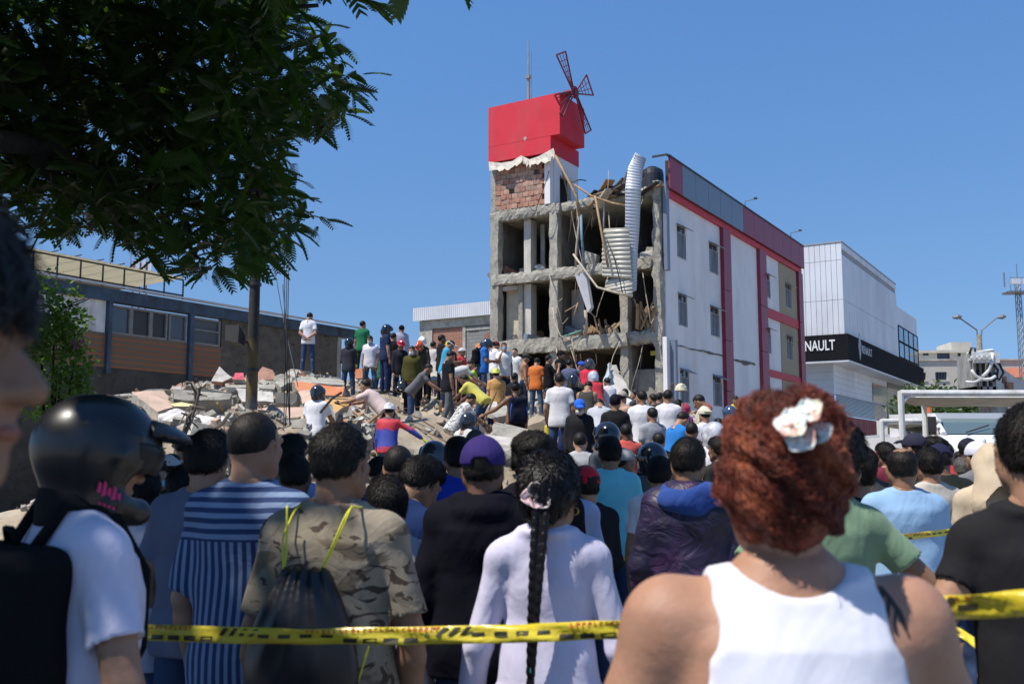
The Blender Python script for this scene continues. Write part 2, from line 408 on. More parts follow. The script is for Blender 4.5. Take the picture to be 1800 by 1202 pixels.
@cached
def hair_arr(style, vx, hat=0):
    S = SDF((-.17, -.2, -.32), (.17, .17, .24), vx)
    t = dict(shave=.002, short=.006, mid=.011, curly=.024, ring=.008, long=.016, bun=.012, braid=.014, pony=.014, fringe=.022)[style]
    S.ell((0, -.012-t*.2, .03+t*.3), (.077+t, .097+t, .092+t), 0)
    if style in ('mid', 'curly', 'fringe'): S.ell((0, .025, .09), (.065+t*.3, .065, .04+t*.4), .03)
    X, Y, Z = np.meshgrid(*S.g, indexing='ij', sparse=True)
    dn = {'long': -.30, 'curly': -.085, 'fringe': -.08}.get(style, -.062)
    # hairline: forehead -> temple -> behind the ear -> nape
    face = np.minimum(np.minimum(Y-.015, .062-Z+0*X), .2)        # positive inside the face region
    if style == 'fringe': face = np.minimum(Y-.035, .035-Z+0*X)
    side = np.minimum(Y+.028, -.012-Z+0*X)
    S.v = np.maximum(S.v, face); S.v = np.maximum(S.v, side); S.v = np.maximum(S.v, dn-Z)
    if style in ('short', 'mid', 'shave', 'ring', 'bun', 'braid', 'pony'):
        S.v = np.maximum(S.v, (-.045-Z)-.6*(-.04-Y)-.02)
    if style == 'ring': S.ell((0, -.025, .135), (.052, .058, .062), .01, op='sub')
    if style == 'long':
        for x, y in ((-.06, -.05), (-.03, -.09), (.03, -.09), (.06, -.05), (0, -.095)): S.cap((x, y, 0), (x*1.2, y-.01, -.27), .04, .03, .03)
    if style == 'bun': S.ell((0, -.07, .12), (.045, .045, .04), .01)
    if style == 'pony': S.cap((0, -.11, .04), (0, -.15, -.02), .028, .03, .02); S.cap((0, -.15, -.02), (0, -.13, -.24), .03, .012, .02)
    if vx < .012 and style != 'shave' or style == 'curly':
        f = 95 if style != 'curly' else 60; a = .0018 if style != 'curly' else .007
        S.v = S.v+a*(np.sin(f*X+3*np.sin(30*Z))*np.sin(f*Y+2*np.sin(25*Z+1))+np.sin(f*.8*Z+4*X))
    v, q = S.out()
    if vx < .012: v, q = add_blades(v, q, style, hat=hat)
    return v, q
@cached
def hat_arr(kind, vx):
    """list of (part name, V, Q)"""
    out = []
    def cut(S, z): 
        X, Y, Z = np.meshgrid(*S.g, indexing='ij', sparse=True); S.v = np.maximum(S.v, z-Z+0*X+0*Y)
    if kind in ('cap', 'capback', 'visor'):
        b = -1 if kind == 'capback' else 1
        S = SDF((-.13, -.24, -.05), (.13, .24, .17), min(vx, .009))
        if kind != 'visor':
            S.ell((0, -.010, .035), (.092, .113, .105), 0); S.ell((0, -.010, .030), (.078, .099, .088), 0, op='sub'); cut(S, .022 if b > 0 else .018)
            S.ell((0, -.01, .142), (.009, .009, .006), .003)
            if b > 0: S.ell((0, -.115, .028), (.036, .04, .026), .004, op='sub')
            if b < 0: S.ell((0, .105, .03), (.035, .04, .028), .004, op='sub')
        else:
            S.ell((0, -.012, .035), (.090, .110, .105), 0); S.ell((0, -.012, .035), (.084, .104, .11), 0, op='sub'); cut(S, .03)
            X, Y, Z = np.meshgrid(*S.g, indexing='ij', sparse=True); S.v = np.maximum(S.v, Z-.06+0*X)
        out.append(('crown', *S.out()))
        S = SDF((-.12, .04 if b > 0 else -.24, -.03), (.12, .24 if b > 0 else -.03, .08), .006)
        S.ell((0, b*.105, .032), (.078, .085, .05), 0); S.ell((0, b*.10, .022), (.085, .095, .052), 0, op='sub')
        X, Y, Z = np.meshgrid(*S.g, indexing='ij', sparse=True); S.v = np.maximum(S.v, .08-b*Y+0*X+0*Z)
        out.append(('brim', *S.out()))
    elif kind in ('beanie',):
        S = SDF((-.13, -.15, -.06), (.13, .14, .19), vx); S.ell((0, -.014, .04), (.091, .112, .112), 0); S.ell((0, -.014, .03), (.076, .096, .092), 0, op='sub')
        X, Y, Z = np.meshgrid(*S.g, indexing='ij', sparse=True); S.v = np.maximum(S.v, (.005+.35*Y)-Z+0*X); out.append(('crown', *S.out()))
    elif kind == 'hardhat':
        S = SDF((-.16, -.18, -.03), (.16, .20, .21), min(vx, .010)); S.ell((0, -.005, .05), (.112, .135, .122), 0); S.ell((0, -.005, .045), (.100, .122, .112), 0, op='sub'); cut(S, .035)
        S.ell((0, .01, .038), (.128, .165, .010), .008); S.ell((0, -.005, .04), (.097, .118, .10), 0, op='sub'); S.cap((0, -.12, .08), (0, .11, .09), .008, .008, .02)
        S.cap((0, -.10, .13), (0, .10, .13), .03, .03, .03); S.ell((0, -.005, .045), (.100, .122, .112), 0, op='sub'); out.append(('shell', *S.out()))
    elif kind in ('helmet', 'helmet_full'):
        vz = min(vx, .010)
        S = SDF((-.17, -.20, -.17), (.17, .22, .20), vz)
        S.ell((0, -.004, .03), (.124, .146, .136), 0); S.cap((-.10, .03, -.09), (-.055, .115, -.10), .03, .03, .03); S.cap((.10, .03, -.09), (.055, .115, -.10), .03, .03, .03); S.cap((-.055, .115, -.10), (.055, .115, -.10), .03, .03, .02); S.cap((0, -.09, -.06), (0, -.08, -.1), .07, .06, .05); S.cap((0, -.005, .02), (0, .005, -.085), .118, .112, .03)
        S.ell((0, 0, .02), (.098, .118, .115), .0, op='sub'); S.cap((0, 0, 0), (0, -.01, -.25), .092, .092, .01, op='sub')
        S.rbox((0, .15, -.012), (.085, .10, .035), .018, .01, op='sub'); cut(S, -.135)
        S.cap((-.125, -.02, .03), (-.125, .03, .0), .012, .012, .01); S.cap((.125, -.02, .03), (.125, .03, .0), .012, .012, .01)
        out.append(('shell', *S.out()))
        S = SDF((-.15, .02, -.06), (.15, .22, .19), vz)
        zc = .075 if kind == 'helmet' else .0
        S.ell((0, 0, .03), (.134, .158, .147), 0); S.ell((0, 0, .03), (.120, .142, .133), 0, op='sub')
        X, Y, Z = np.meshgrid(*S.g, indexing='ij', sparse=True)
        S.v = np.maximum(np.maximum(S.v, np.abs(Z-zc-.15*(Y-.1))-.042), .045-Y+0*X); out.append(('visor', *S.out()))
    elif kind == 'headcloth':
        S = SDF((-.2, -.22, -.32), (.2, .16, .18), vx); S.ell((0, -.015, .03), (.094, .114, .11), 0); S.cap((0, -.06, 0), (0, -.10, -.22), .095, .15, .06)
        S.ell((0, .08, -.02), (.06, .08, .09), .02, op='sub'); S.wrinkle(.006, 3); out.append(('cloth', *S.out()))
    elif kind == 'mask':
        S = SDF((-.1, .0, -.14), (.1, .16, .02), .007); S.ell((0, .045, -.05), (.066, .072, .062), 0); S.ell((0, .035, -.05), (.06, .068, .07), 0, op='sub')
        X, Y, Z = np.meshgrid(*S.g, indexing='ij', sparse=True); S.v = np.maximum(np.maximum(S.v, np.abs(Z+.052)-.045), .03-Y+0*X); out.append(('mask', *S.out()))
    return out
@cached
def hand_arr(lod, curl):
    """left-handed template: wrist at origin, fingers along +Z, palm faces -Y, thumb towards +X"""
    fl = [(.032, .072, .0085), (.011, .080, .0088), (-.011, .075, .0085), (-.031, .058, .0075)]
    c = R(curl)
    def fpts(x, L_):
        p = np.array((x, 0, .092)); pts = [p]; ang = .12
        for fr in (.45, .32, .25):
            ang += c; p = p+np.array((x*.12, -math.sin(ang), math.cos(ang)))*L_*fr; pts.append(p)
        return pts
    th = [np.array((.028, -.004, .022)), np.array((.052, -.014, .050)), np.array((.060, -.028, .078)), np.array((.056, -.040, .098))]
    if lod == 2:
        m = MB(); m.tube([(0, 0, -.01), (0, 0, .03), (0, -.002, .095)], [.024, .034, .036], 6)
        m.v = [(x, y*.42, z) for x, y, z in m.v]
        for x, L_, r in fl: m.tube([fpts(x, L_)[0]-np.array((0, 0, .01)), fpts(x, L_)[1], fpts(x, L_)[3]], [r, r, r*.75], 4)
        m.tube([th[0], th[1], th[3]], [.012, .011, .008], 4)
        tri = []
        for f in m.f:
            for i in range(1, len(f)-1): tri.append((f[0], f[i], f[i+1], f[i+1]))
        q = np.array([f if len(f) == 4 else None for f in m.f if len(f) == 4]); return np.array(m.v), q
    vx = .0042 if lod == 0 else .0065
    S = SDF((-.07, -.10, -.03), (.09, .04, .19), vx)
    S.cap((0, 0, -.02), (0, 0, .02), .026, .028, 0); 
    for x in (-.028, -.01, .01, .028): S.cap((x*.5, 0, .01), (x, 0, .088), .014, .0125, .012)
    for x, L_, r in fl:
        p = fpts(x, L_)
        for i in range(3): S.cap(p[i], p[i+1], r*(1-.08*i), r*(.94-.08*i), .003)
    for i in range(3): S.cap(th[i], th[i+1], (.016, .0115, .0105)[i], (.0115, .0105, .009)[i], .006)
    v, q = S.out(); v[:, 1] *= np.where(v[:, 2] < .09, .85, 1); return v, q
@cached
def shoe_arr(vx):
    S = SDF((-.06, -.09, -.10), (.06, .21, .07), vx)
    S.cap((0, -.03, -.045), (0, .13, -.055), .036, .033, 0); S.cap((0, 0, .02), (0, .0, -.03), .043, .045, .03); S.cap((0, -.04, -.03), (0, .05, -.035), .034, .034, .02)
    X, Y, Z = np.meshgrid(*S.g, indexing='ij', sparse=True); S.v = np.maximum(S.v, -.083-Z+0*X+0*Y); return S.out()
def frame(z, ynear):
    z = unit(z); x = unit(np.cross(ynear, z)); y = np.cross(z, x); return np.stack([x, y, z], 1)
EYEW = mat('eye_white', (.7, .68, .65), .3, var=.02); EYED = mat('eye_dark', (.015, .010, .008), .3, var=.1)
LIPM = {}
SKINS = dict(l=(.50, .30, .21), r=(.42, .225, .145), m=(.36, .20, .125), t=(.27, .145, .085), d=(.16, .08, .048), k=(.085, .045, .03))
BLACK = (.010, .010, .012); NAVY = (.02, .03, .075); WHITE = (.74, .74, .77); JEANS = (.035, .06, .125); DGREY = (.05, .05, .055)
RECS = []
def person(label, px, py, d, h=0, s=None, group=None, sk='m', shirt='tee', sc=BLACK, pants='long', pc=JEANS, hair='short', hc=(.012, .009, .007),
           hat=None, hatc=None, mask=None, glove=None, shoes=(.04, .04, .04), z0=None, build=None, dx=0, fem=0, **a):
    """px,py: photo pixel of the head's top (bare head), d: distance, h: heading (0 = back to the camera)"""
    J = fk(a); th = J['top']; Rz = np.array(Matrix.Rotation(R(h), 3, 'Z'))
    p = P(px, py, d)
    if z0 is None and s is None: s = p.z/th[2]
    elif s is None: s = (p.z-z0)/th[2]
    s0 = s; s = min(max(s, .80), 1.10); rz = p.z-th[2]*s
    if abs(rz) < .03 and z0 is None: rz = 0
    loc = np.array(p)-Rz@(th*s)
    rec = dict(label=label, loc=loc, s=s, h=h, J=J, d=d, a=a, Rz=Rz); RECS.append(rec)
    if abs(rz) > .12 and d < 13: print('height?', label, round(rz, 2), round(s0, 2))
    rec['args'] = dict(group=group, sk=sk, shirt=shirt, sc=sc, pants=pants, pc=pc, hair=hair, hc=hc, hat=hat, hatc=hatc, mask=mask, glove=glove, shoes=shoes, fem=fem)
    return rec
def build_person(rec):
    A = rec['args']; J = rec['J']; a = rec['a']; d = rec['d']; bw = a.get('bw', 1); fem = A['fem']
    root = thing('person', rec['label'], 'person', rec['loc'], R(rec['h']), A['group']); root.scale = (rec['s'],)*3
    rec['root'] = root
    vx = min(.024, max(.0085, d*.0026)); vh = .0055 if d < 5 else (.008 if d < 12 else .0125); lod = 0 if d < 3 else (1 if d < 8 else 2)
    Rt = J['Rt']; pel = J['pel']; prof = [(z, w*bw, dd*(1+(bw-1)*1.3), y) for z, w, dd, y in (PROF_F if fem else PROF)]
    if a.get('belly'): prof = [(z, w*(1+a['belly']*max(0, 1-abs(z-.1)/.28)), dd*(1+1.5*a['belly']*max(0, 1-abs(z-.1)/.25)), y) for z, w, dd, y in prof]
    allp = np.array([pel]+J['knee']+J['ank']+J['el']+J['wr']+J['sh']+[J['nb']])
    lo = allp.min(0)-.16; hi = allp.max(0)+.13; lo[2] = -.02
    lo = np.minimum(lo, pel-[.26, .2, .2]); hi = np.maximum(hi, np.maximum(pel+[.26, .2, .1], J['nb']+[.1, .1, .03]))
    ar = [(.047*bw, .041*bw, .040*bw, .027*(.5+.5*bw)) for _ in (0, 1)]
    # body
    S = SDF(lo, hi, min(vx, .020) if A['shirt'] in ('none', 'tank') or d < 6 else .022)
    S.loft(pel, Rt, prof, .0)
    S.cap(J['nb']-Rt@np.array((0, 0, .05)), J['nb']+J['Rh']@np.array((0, .0, .05)), .056, .052, .03)
    for sx in (-1, 1): S.cap(pel+Rt@np.array((sx*.03, -.022, .545)), pel+Rt@np.array((sx*.125*bw, -.016, .487)), .030, .040, .04)
    if A['shirt'] == 'none':
        for sx in (-1, 1): S.ell(pel+Rt@np.array((sx*.08, .07, .37)), (.075, .04, .06), .03); S.ell(pel+Rt@np.array((sx*.085, -.08, .38)), (.07, .035, .09), .03)
    for i in (0, 1):
        r1, r2, r3, r4 = ar[i]
        S.ell(J['sh'][i], (.050*bw, .052*bw, .058*bw), .04); S.cap(J['sh'][i], J['el'][i], r1, r2, .04)
        S.cap(J['el'][i], J['el'][i]+(J['wr'][i]-J['el'][i])*.3, r2*.97, r3*1.05, .015); S.cap(J['el'][i]+(J['wr'][i]-J['el'][i])*.3, J['wr'][i], r3*1.05, r4, .015)
        S.cap(J['hip'][i], J['knee'][i], .082*bw, .054*bw, .04); S.cap(J['knee'][i], J['ank'][i], .052*bw, .036, .02)
        md = J['knee'][i]*.68+J['ank'][i]*.32; S.ell(md+[0, -.012, 0], (.052*bw, .056*bw, .11), .02)
    parts = [(*S.out(), 0)]
    v, q, m = head_arr(vh, fem); hv = (v*1.0)@J['Rh'].T+J['head']; parts += [(hv, q, m)]
    cu = a.get('curl', 22)
    for i in (0, 1):
        v, q = hand_arr(lod, cu); v = v.copy()
        if i == 0: pass
        fd = J['fd'][i]; palm_n = np.array((1, 0, 0))*(-1 if i else 1) if abs(fd[0]) < .8 else np.array((0, 0, -1.))
        # palm faces -Y of the template -> towards the body
        Fm = frame(fd, -palm_n)
        if i == 0: v[:, 0] *= -1; q = q[:, ::-1]
        if Fm[:, 0]@np.array((0, 1, 0)) * (1 if i else -1) < -.1 and abs(fd[0]) < .8:
            v[:, 0] *= -1; q = q[:, ::-1]
        parts.append((v@Fm.T+J['wr'][i]+fd*.012, q, 1))
    V, Q, M = join(parts)
    sm = skin(SKINS[A['sk']]); gm = fabric(A['glove']) if A['glove'] else sm
    if A['sk'] not in LIPM: LIPM[A['sk']] = skin(tuple(c*f for c, f in zip(SKINS[A['sk']], (.95, .62, .65))))
    link('body', npmesh('body', V, Q, [sm, gm, EYEW, EYED, LIPM[A['sk']]], M), root)
    rec['top'] = {}
    def garment(name, S, mt):
        v, q = S.out(); o = link(name, npmesh(name, v, q, [mt]), root); rec['top'][name] = o; return o
    # trousers
    if A['pants']:
        S = SDF(lo, hi-[0, 0, hi[2]-pel[2]-.2], vx); mt = A['pc'] if isinstance(A['pc'], bpy.types.Material) else fabric(A['pc'])
        S.loft(pel, Rt, [p for p in prof if p[0] < .10], 0, .006)
        for i in (0, 1):
            k, n, hp = J['knee'][i], J['ank'][i], J['hip'][i]
            S.cap(hp-[0, .012, .01], k, .082*bw, .070*bw, .03)
            if A['pants'] == 'long': S.cap(k, n+(k-n)*.04, .070*bw, .058, .02)
            else:
                S.cap(k, k+(k-hp)*.1, .082*bw, .088, .02); e = k+(k-hp)*.05; S.cap(e+unit(k-hp)*.13, e+unit(k-hp)*.3, .13, .13, 0, op='sub')
        if vx < .02: S.wrinkle(.004, d, .8)
        garment('trousers' if A['pants'] == 'long' else 'shorts', S, mt)
    # shirt
    sh = A['shirt']
    if sh != 'none':
        inf = dict(tee=.011, long=.011, tank=.010, jacket=.030, tuck=.014)[sh.split('_')[0]]
        slo, shi = lo.copy(), hi.copy(); slo[2] = max(0, pel[2]-.30)
        S = SDF(slo, shi, vx); mt = A['sc'] if isinstance(A['sc'], bpy.types.Material) else fabric(A['sc'])
        hem = -.115 if sh not in ('tuck', 'tuck_long', 'tank') else -.0
        hem = a.get('hem', hem)
        sp = [p for p in prof if p[0] >= hem]; sp = [(hem, prof[2][1]*1.12, prof[2][2]*1.16, -.004)]+[(z, max(w, prof[2][1]*(1.08-.7*max(0, z)) if z < .2 else 0), max(dd, prof[2][2]*(1.12-.7*max(0, z)) if z < .2 else 0), y) for z, w, dd, y in sp]
        if sh == 'tank': sp = [(z, w, dd, y) for z, w, dd, y in sp if z <= .50]
        else: sp = sp[:-1]+[(.545, .075, .066, -.018)]
        sl = dict(tee=.62, long=1.62, tank=0, jacket=1.66, tuck=.62)[sh.split('_')[0]]
        if sh == 'tuck_long': sl = 1.62
        sl = a.get('sleeve', sl)
        if sh == 'tank':
            S.loft(pel, Rt, sp, 0, inf)
            for sx in (-1, 1): S.cap(pel+Rt@np.array((sx*.03, -.022, .545)), pel+Rt@np.array((sx*.128*bw, -.016, .487)), .032+inf, .044+inf, .04)
        for i in (0, 1):
            s_, e_, w_ = J['sh'][i], J['el'][i], J['wr'][i]
            if sh == 'tank':
                o_ = s_+Rt@np.array(((1 if i else -1)*.035, 0, -.0)); S.cap(o_-Rt@np.array((0, 0, .1)), o_+Rt@np.array((0, 0, .25)), .062*bw, .06*bw, .015, op='sub'); S.cap(o_, e_, .062*bw, .06*bw, .01, op='sub'); continue
            S.ell(s_, (.056*bw+inf*.4,)*3, .04)
            if sl <= 1:
                e = s_+(e_-s_)*sl; dr = unit(e_-s_); S.cap(s_, e+dr*.03, .053*bw+inf*.3, .056*bw+inf*.5, .03)
                S.cap(e+dr*.11, e+dr*.4, .11, .11, 0, op='sub')
            else:
                S.cap(s_, e_, .052*bw+inf*.4, .046*bw+inf*.5, .03); e = e_+(w_-e_)*(sl-1)*1.35; S.cap(e_, e, .052*bw+inf*.5, .036+inf*.5, .02)
        if sh != 'tank':
            S.loft(pel, Rt, sp, .028, inf)
            for sx in (-1, 1): S.cap(pel+Rt@np.array((sx*.03, -.022, .545)), pel+Rt@np.array((sx*.128*bw, -.016, .487)), .032+inf, .044+inf, .04)
        nk = J['nb']; S.cap(nk-Rt@np.array((0, -.02, .005)), nk+Rt@np.array((0, .02, .2)), .050 if sh != 'tank' else .085, .06, .004, op='sub')
        if sh.startswith('jacket'):
            S.ell(nk+Rt@np.array((0, -.075, -.04)), (.115, .062, .055), .03); S.cap(nk+Rt@np.array((-.08, -.02, -.02)), nk+Rt@np.array((.08, -.02, -.02)), .035, .035, .03)
            S.cap(nk+Rt@np.array((0, .01, .0)), nk+Rt@np.array((0, .0, .2)), .058, .07, .01, op='sub')
        if vx < .016: S.wrinkle(.0030 if not sh.startswith('jacket') else .0045, d*3.1, .62)
        garment('tank_top' if sh == 'tank' else ('jacket' if sh.startswith('jacket') else 'shirt'), S, mt)
    # shoes
    shm = mat('shoe_%d' % int(A['shoes'][0]*100), A['shoes'], .6)
    for i in (0, 1):
        if d < 12 and d > 8.4 or d >= 12 or True:
            v, q = shoe_arr(.016 if d > 6 else .012); me = _cache.get(('sm', d > 6, A['shoes']))
            if not me: me = npmesh('shoe', v, q, [shm]); _cache[('sm', d > 6, A['shoes'])] = me
            o = link('shoe', me, root); o.location = J['ank'][i]; o.rotation_euler = (0, 0, R(-8 if i else 8))
    # hair, hat, mask share meshes between heads
    Rq = Matrix(J['Rh'].tolist()).to_euler(); hl = J['head']
    def headpart(name, key, v, q, mt):
        me = _cache.get(key)
        if not me: me = npmesh(name, v, q, [mt]); _cache[key] = me
        o = link(name, me, root); o.location = hl; o.rotation_euler = Rq; o.scale = (1.0,)*3; return o
    if A['hair']:
        v, q = hair_arr(A['hair'], vh*1.0, 1 if A['hat'] else 0); headpart('hair', ('hm', A['hair'], vh, A['hc'], bool(A['hat'])), v, q, hairm(A['hc']))
    hats = [(A['hat'], A['hatc'])] if A['hat'] and not isinstance(A['hat'], list) else (A['hat'] or [])
    if A['mask']: hats = hats+[('mask', A['mask'])]
    for hk, hcc in hats:
        par = None
        for nm, v, q in hat_arr(hk, vh):
            if isinstance(hcc, bpy.types.Material): mt = hcc
            elif nm == 'visor': mt = mat('visor', (.012, .012, .014), .06, var=.05, spec=.8)
            elif nm == 'shell': mt = mat('shell_%d_%d_%d' % tuple(int(c*100) for c in hcc), hcc, .16, var=.05, coat=.6)
            else: mt = fabric(hcc)
            kn = {'crown': 'cap', 'brim': 'brim', 'shell': 'helmet', 'visor': 'visor', 'cloth': 'head_cloth', 'mask': 'face_mask'}[nm]
            o = headpart(kn, ('hat', hk, nm, vh, str(hcc)), v, q, mt)
            if par is None: par = o
            else: o.parent = par; o.location = (0, 0, 0); o.rotation_euler = (0, 0, 0); o.scale = (1, 1, 1)
        rec['hat'] = par
    return root
def wpt(rec, v):
    """person-local point -> world"""
    return Vector(rec['loc']+rec['Rz']@(np.asarray(v)*rec['s']))
def worn(name, label, cat, rec, group=None):
    t = thing(name, label, cat, rec['loc'], R(rec['h']), group); t.scale = (rec['s'],)*3; return t
# ------------------------------------------------------------------ who stands where (built at the end, placed first so that the heap carries them)
STRIPES = None
def camo_mat(name, cols, sc=7):
    m, nt, N, L, B = _nt(name)
    c = cols[0]; col = None
    n1 = noise(N, L, sc, 3, .5, dist=1.0, vscale=(1, 1, 1.8)); n2 = noise(N, L, sc*1.7, 3, .5, dist=1.6, vscale=(1, 1, 2.2)); n3 = noise(N, L, sc*.7, 3, .5, dist=2)
    col = mixc(N, L, ramp(N, L, n3, [(.45, (0, 0, 0)), (.55, (1, 1, 1))]), cols[0], cols[1])
    col = mixc(N, L, ramp(N, L, n1, [(.55, (0, 0, 0)), (.585, (1, 1, 1))]), col, cols[2])
    col = mixc(N, L, ramp(N, L, n2, [(.585, (0, 0, 0)), (.61, (1, 1, 1))]), col, cols[3])
    L.new(col, B.inputs['Base Color']); B.inputs['Roughness'].default_value = .9; bump(N, L, B, noise(N, L, 7, 3, .5, dist=1), .5, .03); return m
CAMO = camo_mat('desert_camouflage', [(.29, .24, .175), (.215, .18, .125), (.14, .105, .07), (.055, .038, .025)], 5)
CAMOG = camo_mat('grey_camouflage', [(.35, .34, .3), (.2, .2, .18), (.08, .08, .07), (.03, .03, .03)], 9)
PRINT = camo_mat('white_black_print', [(.65, .64, .62), (.55, .55, .53), (.15, .15, .15), (.05, .05, .05)], 12)
def stripe_mat():
    m, nt, N, L, B = _nt('blue_white_stripes'); tc = N.new('ShaderNodeTexCoord'); sp = N.new('ShaderNodeSeparateXYZ'); L.new(tc.outputs['Object'], sp.inputs[0])
    def mth(op, a, b=None, c=None):
        n = N.new('ShaderNodeMath'); n.operation = op
        for i, v in enumerate((a, b, c)):
            if v is None: continue
            if hasattr(v, 'links'): L.new(v, n.inputs[i])
            else: n.inputs[i].default_value = v
        return n.outputs[0]
    wob = noise(N, L, 5, 2); 
    def st(src, f, sh): return mth('GREATER_THAN', mth('SINE', mth('ADD', mth('MULTIPLY', src, f), mth('MULTIPLY', wob, 2.2))), sh)
    v = st(sp.outputs[0], 2*math.pi/.0285, .1); h = st(sp.outputs[2], 2*math.pi/.033, .0)
    yoke = mth('GREATER_THAN', mth('ADD', sp.outputs[2], mth('MULTIPLY', mth('ABSOLUTE', sp.outputs[0]), .0)), 1.305)
    mx = mixc(N, L, yoke, v, h); c = mixc(N, L, mx, (.014, .038, .12), (.19, .26, .40)); L.new(c, B.inputs['Base Color']); B.inputs['Roughness'].default_value = .85
    bump(N, L, B, noise(N, L, 7, 3, .5, dist=1.2), .5, .03); return m
STRIPES = stripe_mat()
def galaxy_mat():
    m, nt, N, L, B = _nt('purple_windbreaker'); c = ramp(N, L, noise(N, L, 3.2, 5, .6, dist=.5), [(.36, (.006, .006, .014)), (.52, (.022, .016, .05)), (.64, (.06, .022, .075)), (.76, (.02, .035, .12))])
    L.new(c, B.inputs['Base Color']); B.inputs['Roughness'].default_value = .5; B.inputs['Specular IOR Level'].default_value = .4
    bump(N, L, B, noise(N, L, 6, 3, .5, dist=1.6, vscale=(1, 1, 1.6)), .5, .04); return m
GALAXY = galaxy_mat()
def biker_mat():
    m, nt, N, L, B = _nt('red_blue_jersey'); tc = N.new('ShaderNodeTexCoord'); sp = N.new('ShaderNodeSeparateXYZ'); L.new(tc.outputs['Object'], sp.inputs[0])
    a = N.new('ShaderNodeMath'); a.operation = 'ADD'; L.new(sp.outputs[2], a.inputs[0]); n = noise(N, L, 14, 3, .5, dist=2); ml = N.new('ShaderNodeMath'); ml.operation = 'MULTIPLY'; ml.inputs[1].default_value = .25; L.new(n, ml.inputs[0]); L.new(ml.outputs[0], a.inputs[1])
    c = ramp(N, L, a.outputs[0], [(.0, (.03, .05, .3)), (.1, (.5, .03, .05)), (.98, (.03, .05, .30)), (.99, (.03, .05, .30))]); e = None
    mr = N.new('ShaderNodeMapRange'); mr.inputs[1].default_value = .9; mr.inputs[2].default_value = 1.7; L.new(a.outputs[0], mr.inputs[0])
    c = ramp(N, L, mr.outputs[0], [(.0, (.5, .03, .06)), (.16, (.5, .03, .06)), (.2, (.03, .05, .32)), (.55, (.04, .06, .36)), (.62, (.55, .03, .05)), (.8, (.6, .03, .05)), (.85, (.03, .03, .05))], 'CONSTANT')
    L.new(c, B.inputs['Base Color']); B.inputs['Roughness'].default_value = .7; return m
BIKER = biker_mat()
CROWD = 'onlookers in the street'; HEAPERS = 'helpers on the rubble heap'
WHITEH = (.72, .72, .72); LJ = (.07, .12, .2); KHAKI = (.22, .18, .11); OLIVE = (.05, .055, .02)
Pn = person
# --- on the heap, far ones first
H = dict(group=HEAPERS)
Pn('man in a white polo shirt standing on the slab with hands behind his back', 546, 550, 28, 0, s=1, shirt='tee', sc=WHITE, arms='behind', yaw=-25, nod=15, mask=(.3, .45, .55), legs='stand', shoes=(.03, .03, .03), **H)
Pn('helper in a black helmet and charcoal shirt seen from behind', 614, 596, 27.5, -10, s=1, shirt='long', sc=(.035, .037, .045), hat='helmet', hatc=(.015, .015, .018), arms='front', yaw=-15, **H)
Pn('man in a green shirt and olive trousers turned away', 638, 564, 29.5, -8, s=1.0, shirt='tee', sc=(.02, .16, .07), pc=OLIVE, arms='down', yaw=-30, **H)
Pn('masked man in a white shirt with dark sleeves facing the camera', 650, 590, 27.8, 172, s=1, shirt='tee', sc=(.70, .68, .74), mask=(.6, .6, .58), pc=LJ, nod=18, **H)
Pn('helper in navy overalls with a black helmet and white mask', 682, 573, 26, -60, s=1.03, shirt='tee', sc=NAVY, pc=(.02, .03, .08), hat='helmet', hatc=(.012, .014, .02), mask=(.6, .65, .68), nod=15, **H)
Pn('man in black behind the navy overalls', 692, 585, 27.5, -30, s=1, sc=BLACK, shirt='long', pc=NAVY, **H)
Pn('man in a grey striped shirt and black cap turned away', 706, 572, 31, 10, s=1, shirt='long', sc=(.34, .34, .42), hat='capback', hatc=BLACK, **H)
Pn('rescuer in a red helmet and dark overalls', 706, 600, 26.5, -150, s=1, shirt='long', sc=(.025, .025, .035), hat='hardhat', hatc=(.45, .01, .03), pc=(.02, .022, .04), nod=20, **H)
Pn('masked man in an olive vest holding a helmet', 724, 608, 25, 175, s=1, shirt='long', sc=(.07, .065, .018), mask=(.62, .62, .6), pc=BLACK, arms='down', nod=10, bw=1.05, **H)
Pn('rescuer with a white helmet looking down', 743, 595, 27, -160, s=1, shirt='long', sc=(.03, .03, .03), hat='hardhat', hatc=WHITEH, nod=35, arms='front', pc=BLACK, **H)
Pn('rescuer with an orange helmet bending down', 735, 604, 26.3, 150, s=.96, shirt='long', sc=(.06, .05, .04), hat='hardhat', hatc=(.6, .09, .02), nod=40, pc=BLACK, lean=15, **H)
Pn('tall dark haired man in a black shirt seen in profile', 777, 588, 25.5, -70, s=1.03, sk='d', shirt='long', sc=(.02, .018, .018), pc=BLACK, arms='relax', **H)
Pn('man in a bright blue shirt with a white visor', 797, 600, 25, -80, s=1, sk='t', shirt='tee', sc=(.03, .30, .50), hat='visor', hatc=WHITE, arms='front', nod=30, pc=NAVY, lean=10, **H)
Pn('person with a yellow helmet behind the white visor', 789, 602, 27, 20, s=.98, hat='hardhat', hatc=(.6, .5, .02), sc=(.05, .05, .06), **H)
Pn('young man in a black t-shirt and grey jeans walking right', 796, 618, 21.5, -65, s=1, sk='t', sc=(.015, .015, .02), pc=(.10, .11, .115), arms='down', legs='walk', nod=25, shoes=(.12, .11, .1), **H)
Pn('helper in a patterned shirt bending forward among the debris', 832, 634, 24.5, -70, s=1, shirt='tee', sc=(.5, .5, .48), lean=72, legs='bent', arms='low', pc=(.02, .045, .09), nod=-10, **H)
Pn('man in a high visibility vest half hidden behind the others', 843, 640, 26, -100, s=.95, shirt='tee', sc=(.35, .6, .03), lean=20, nod=20, **H)
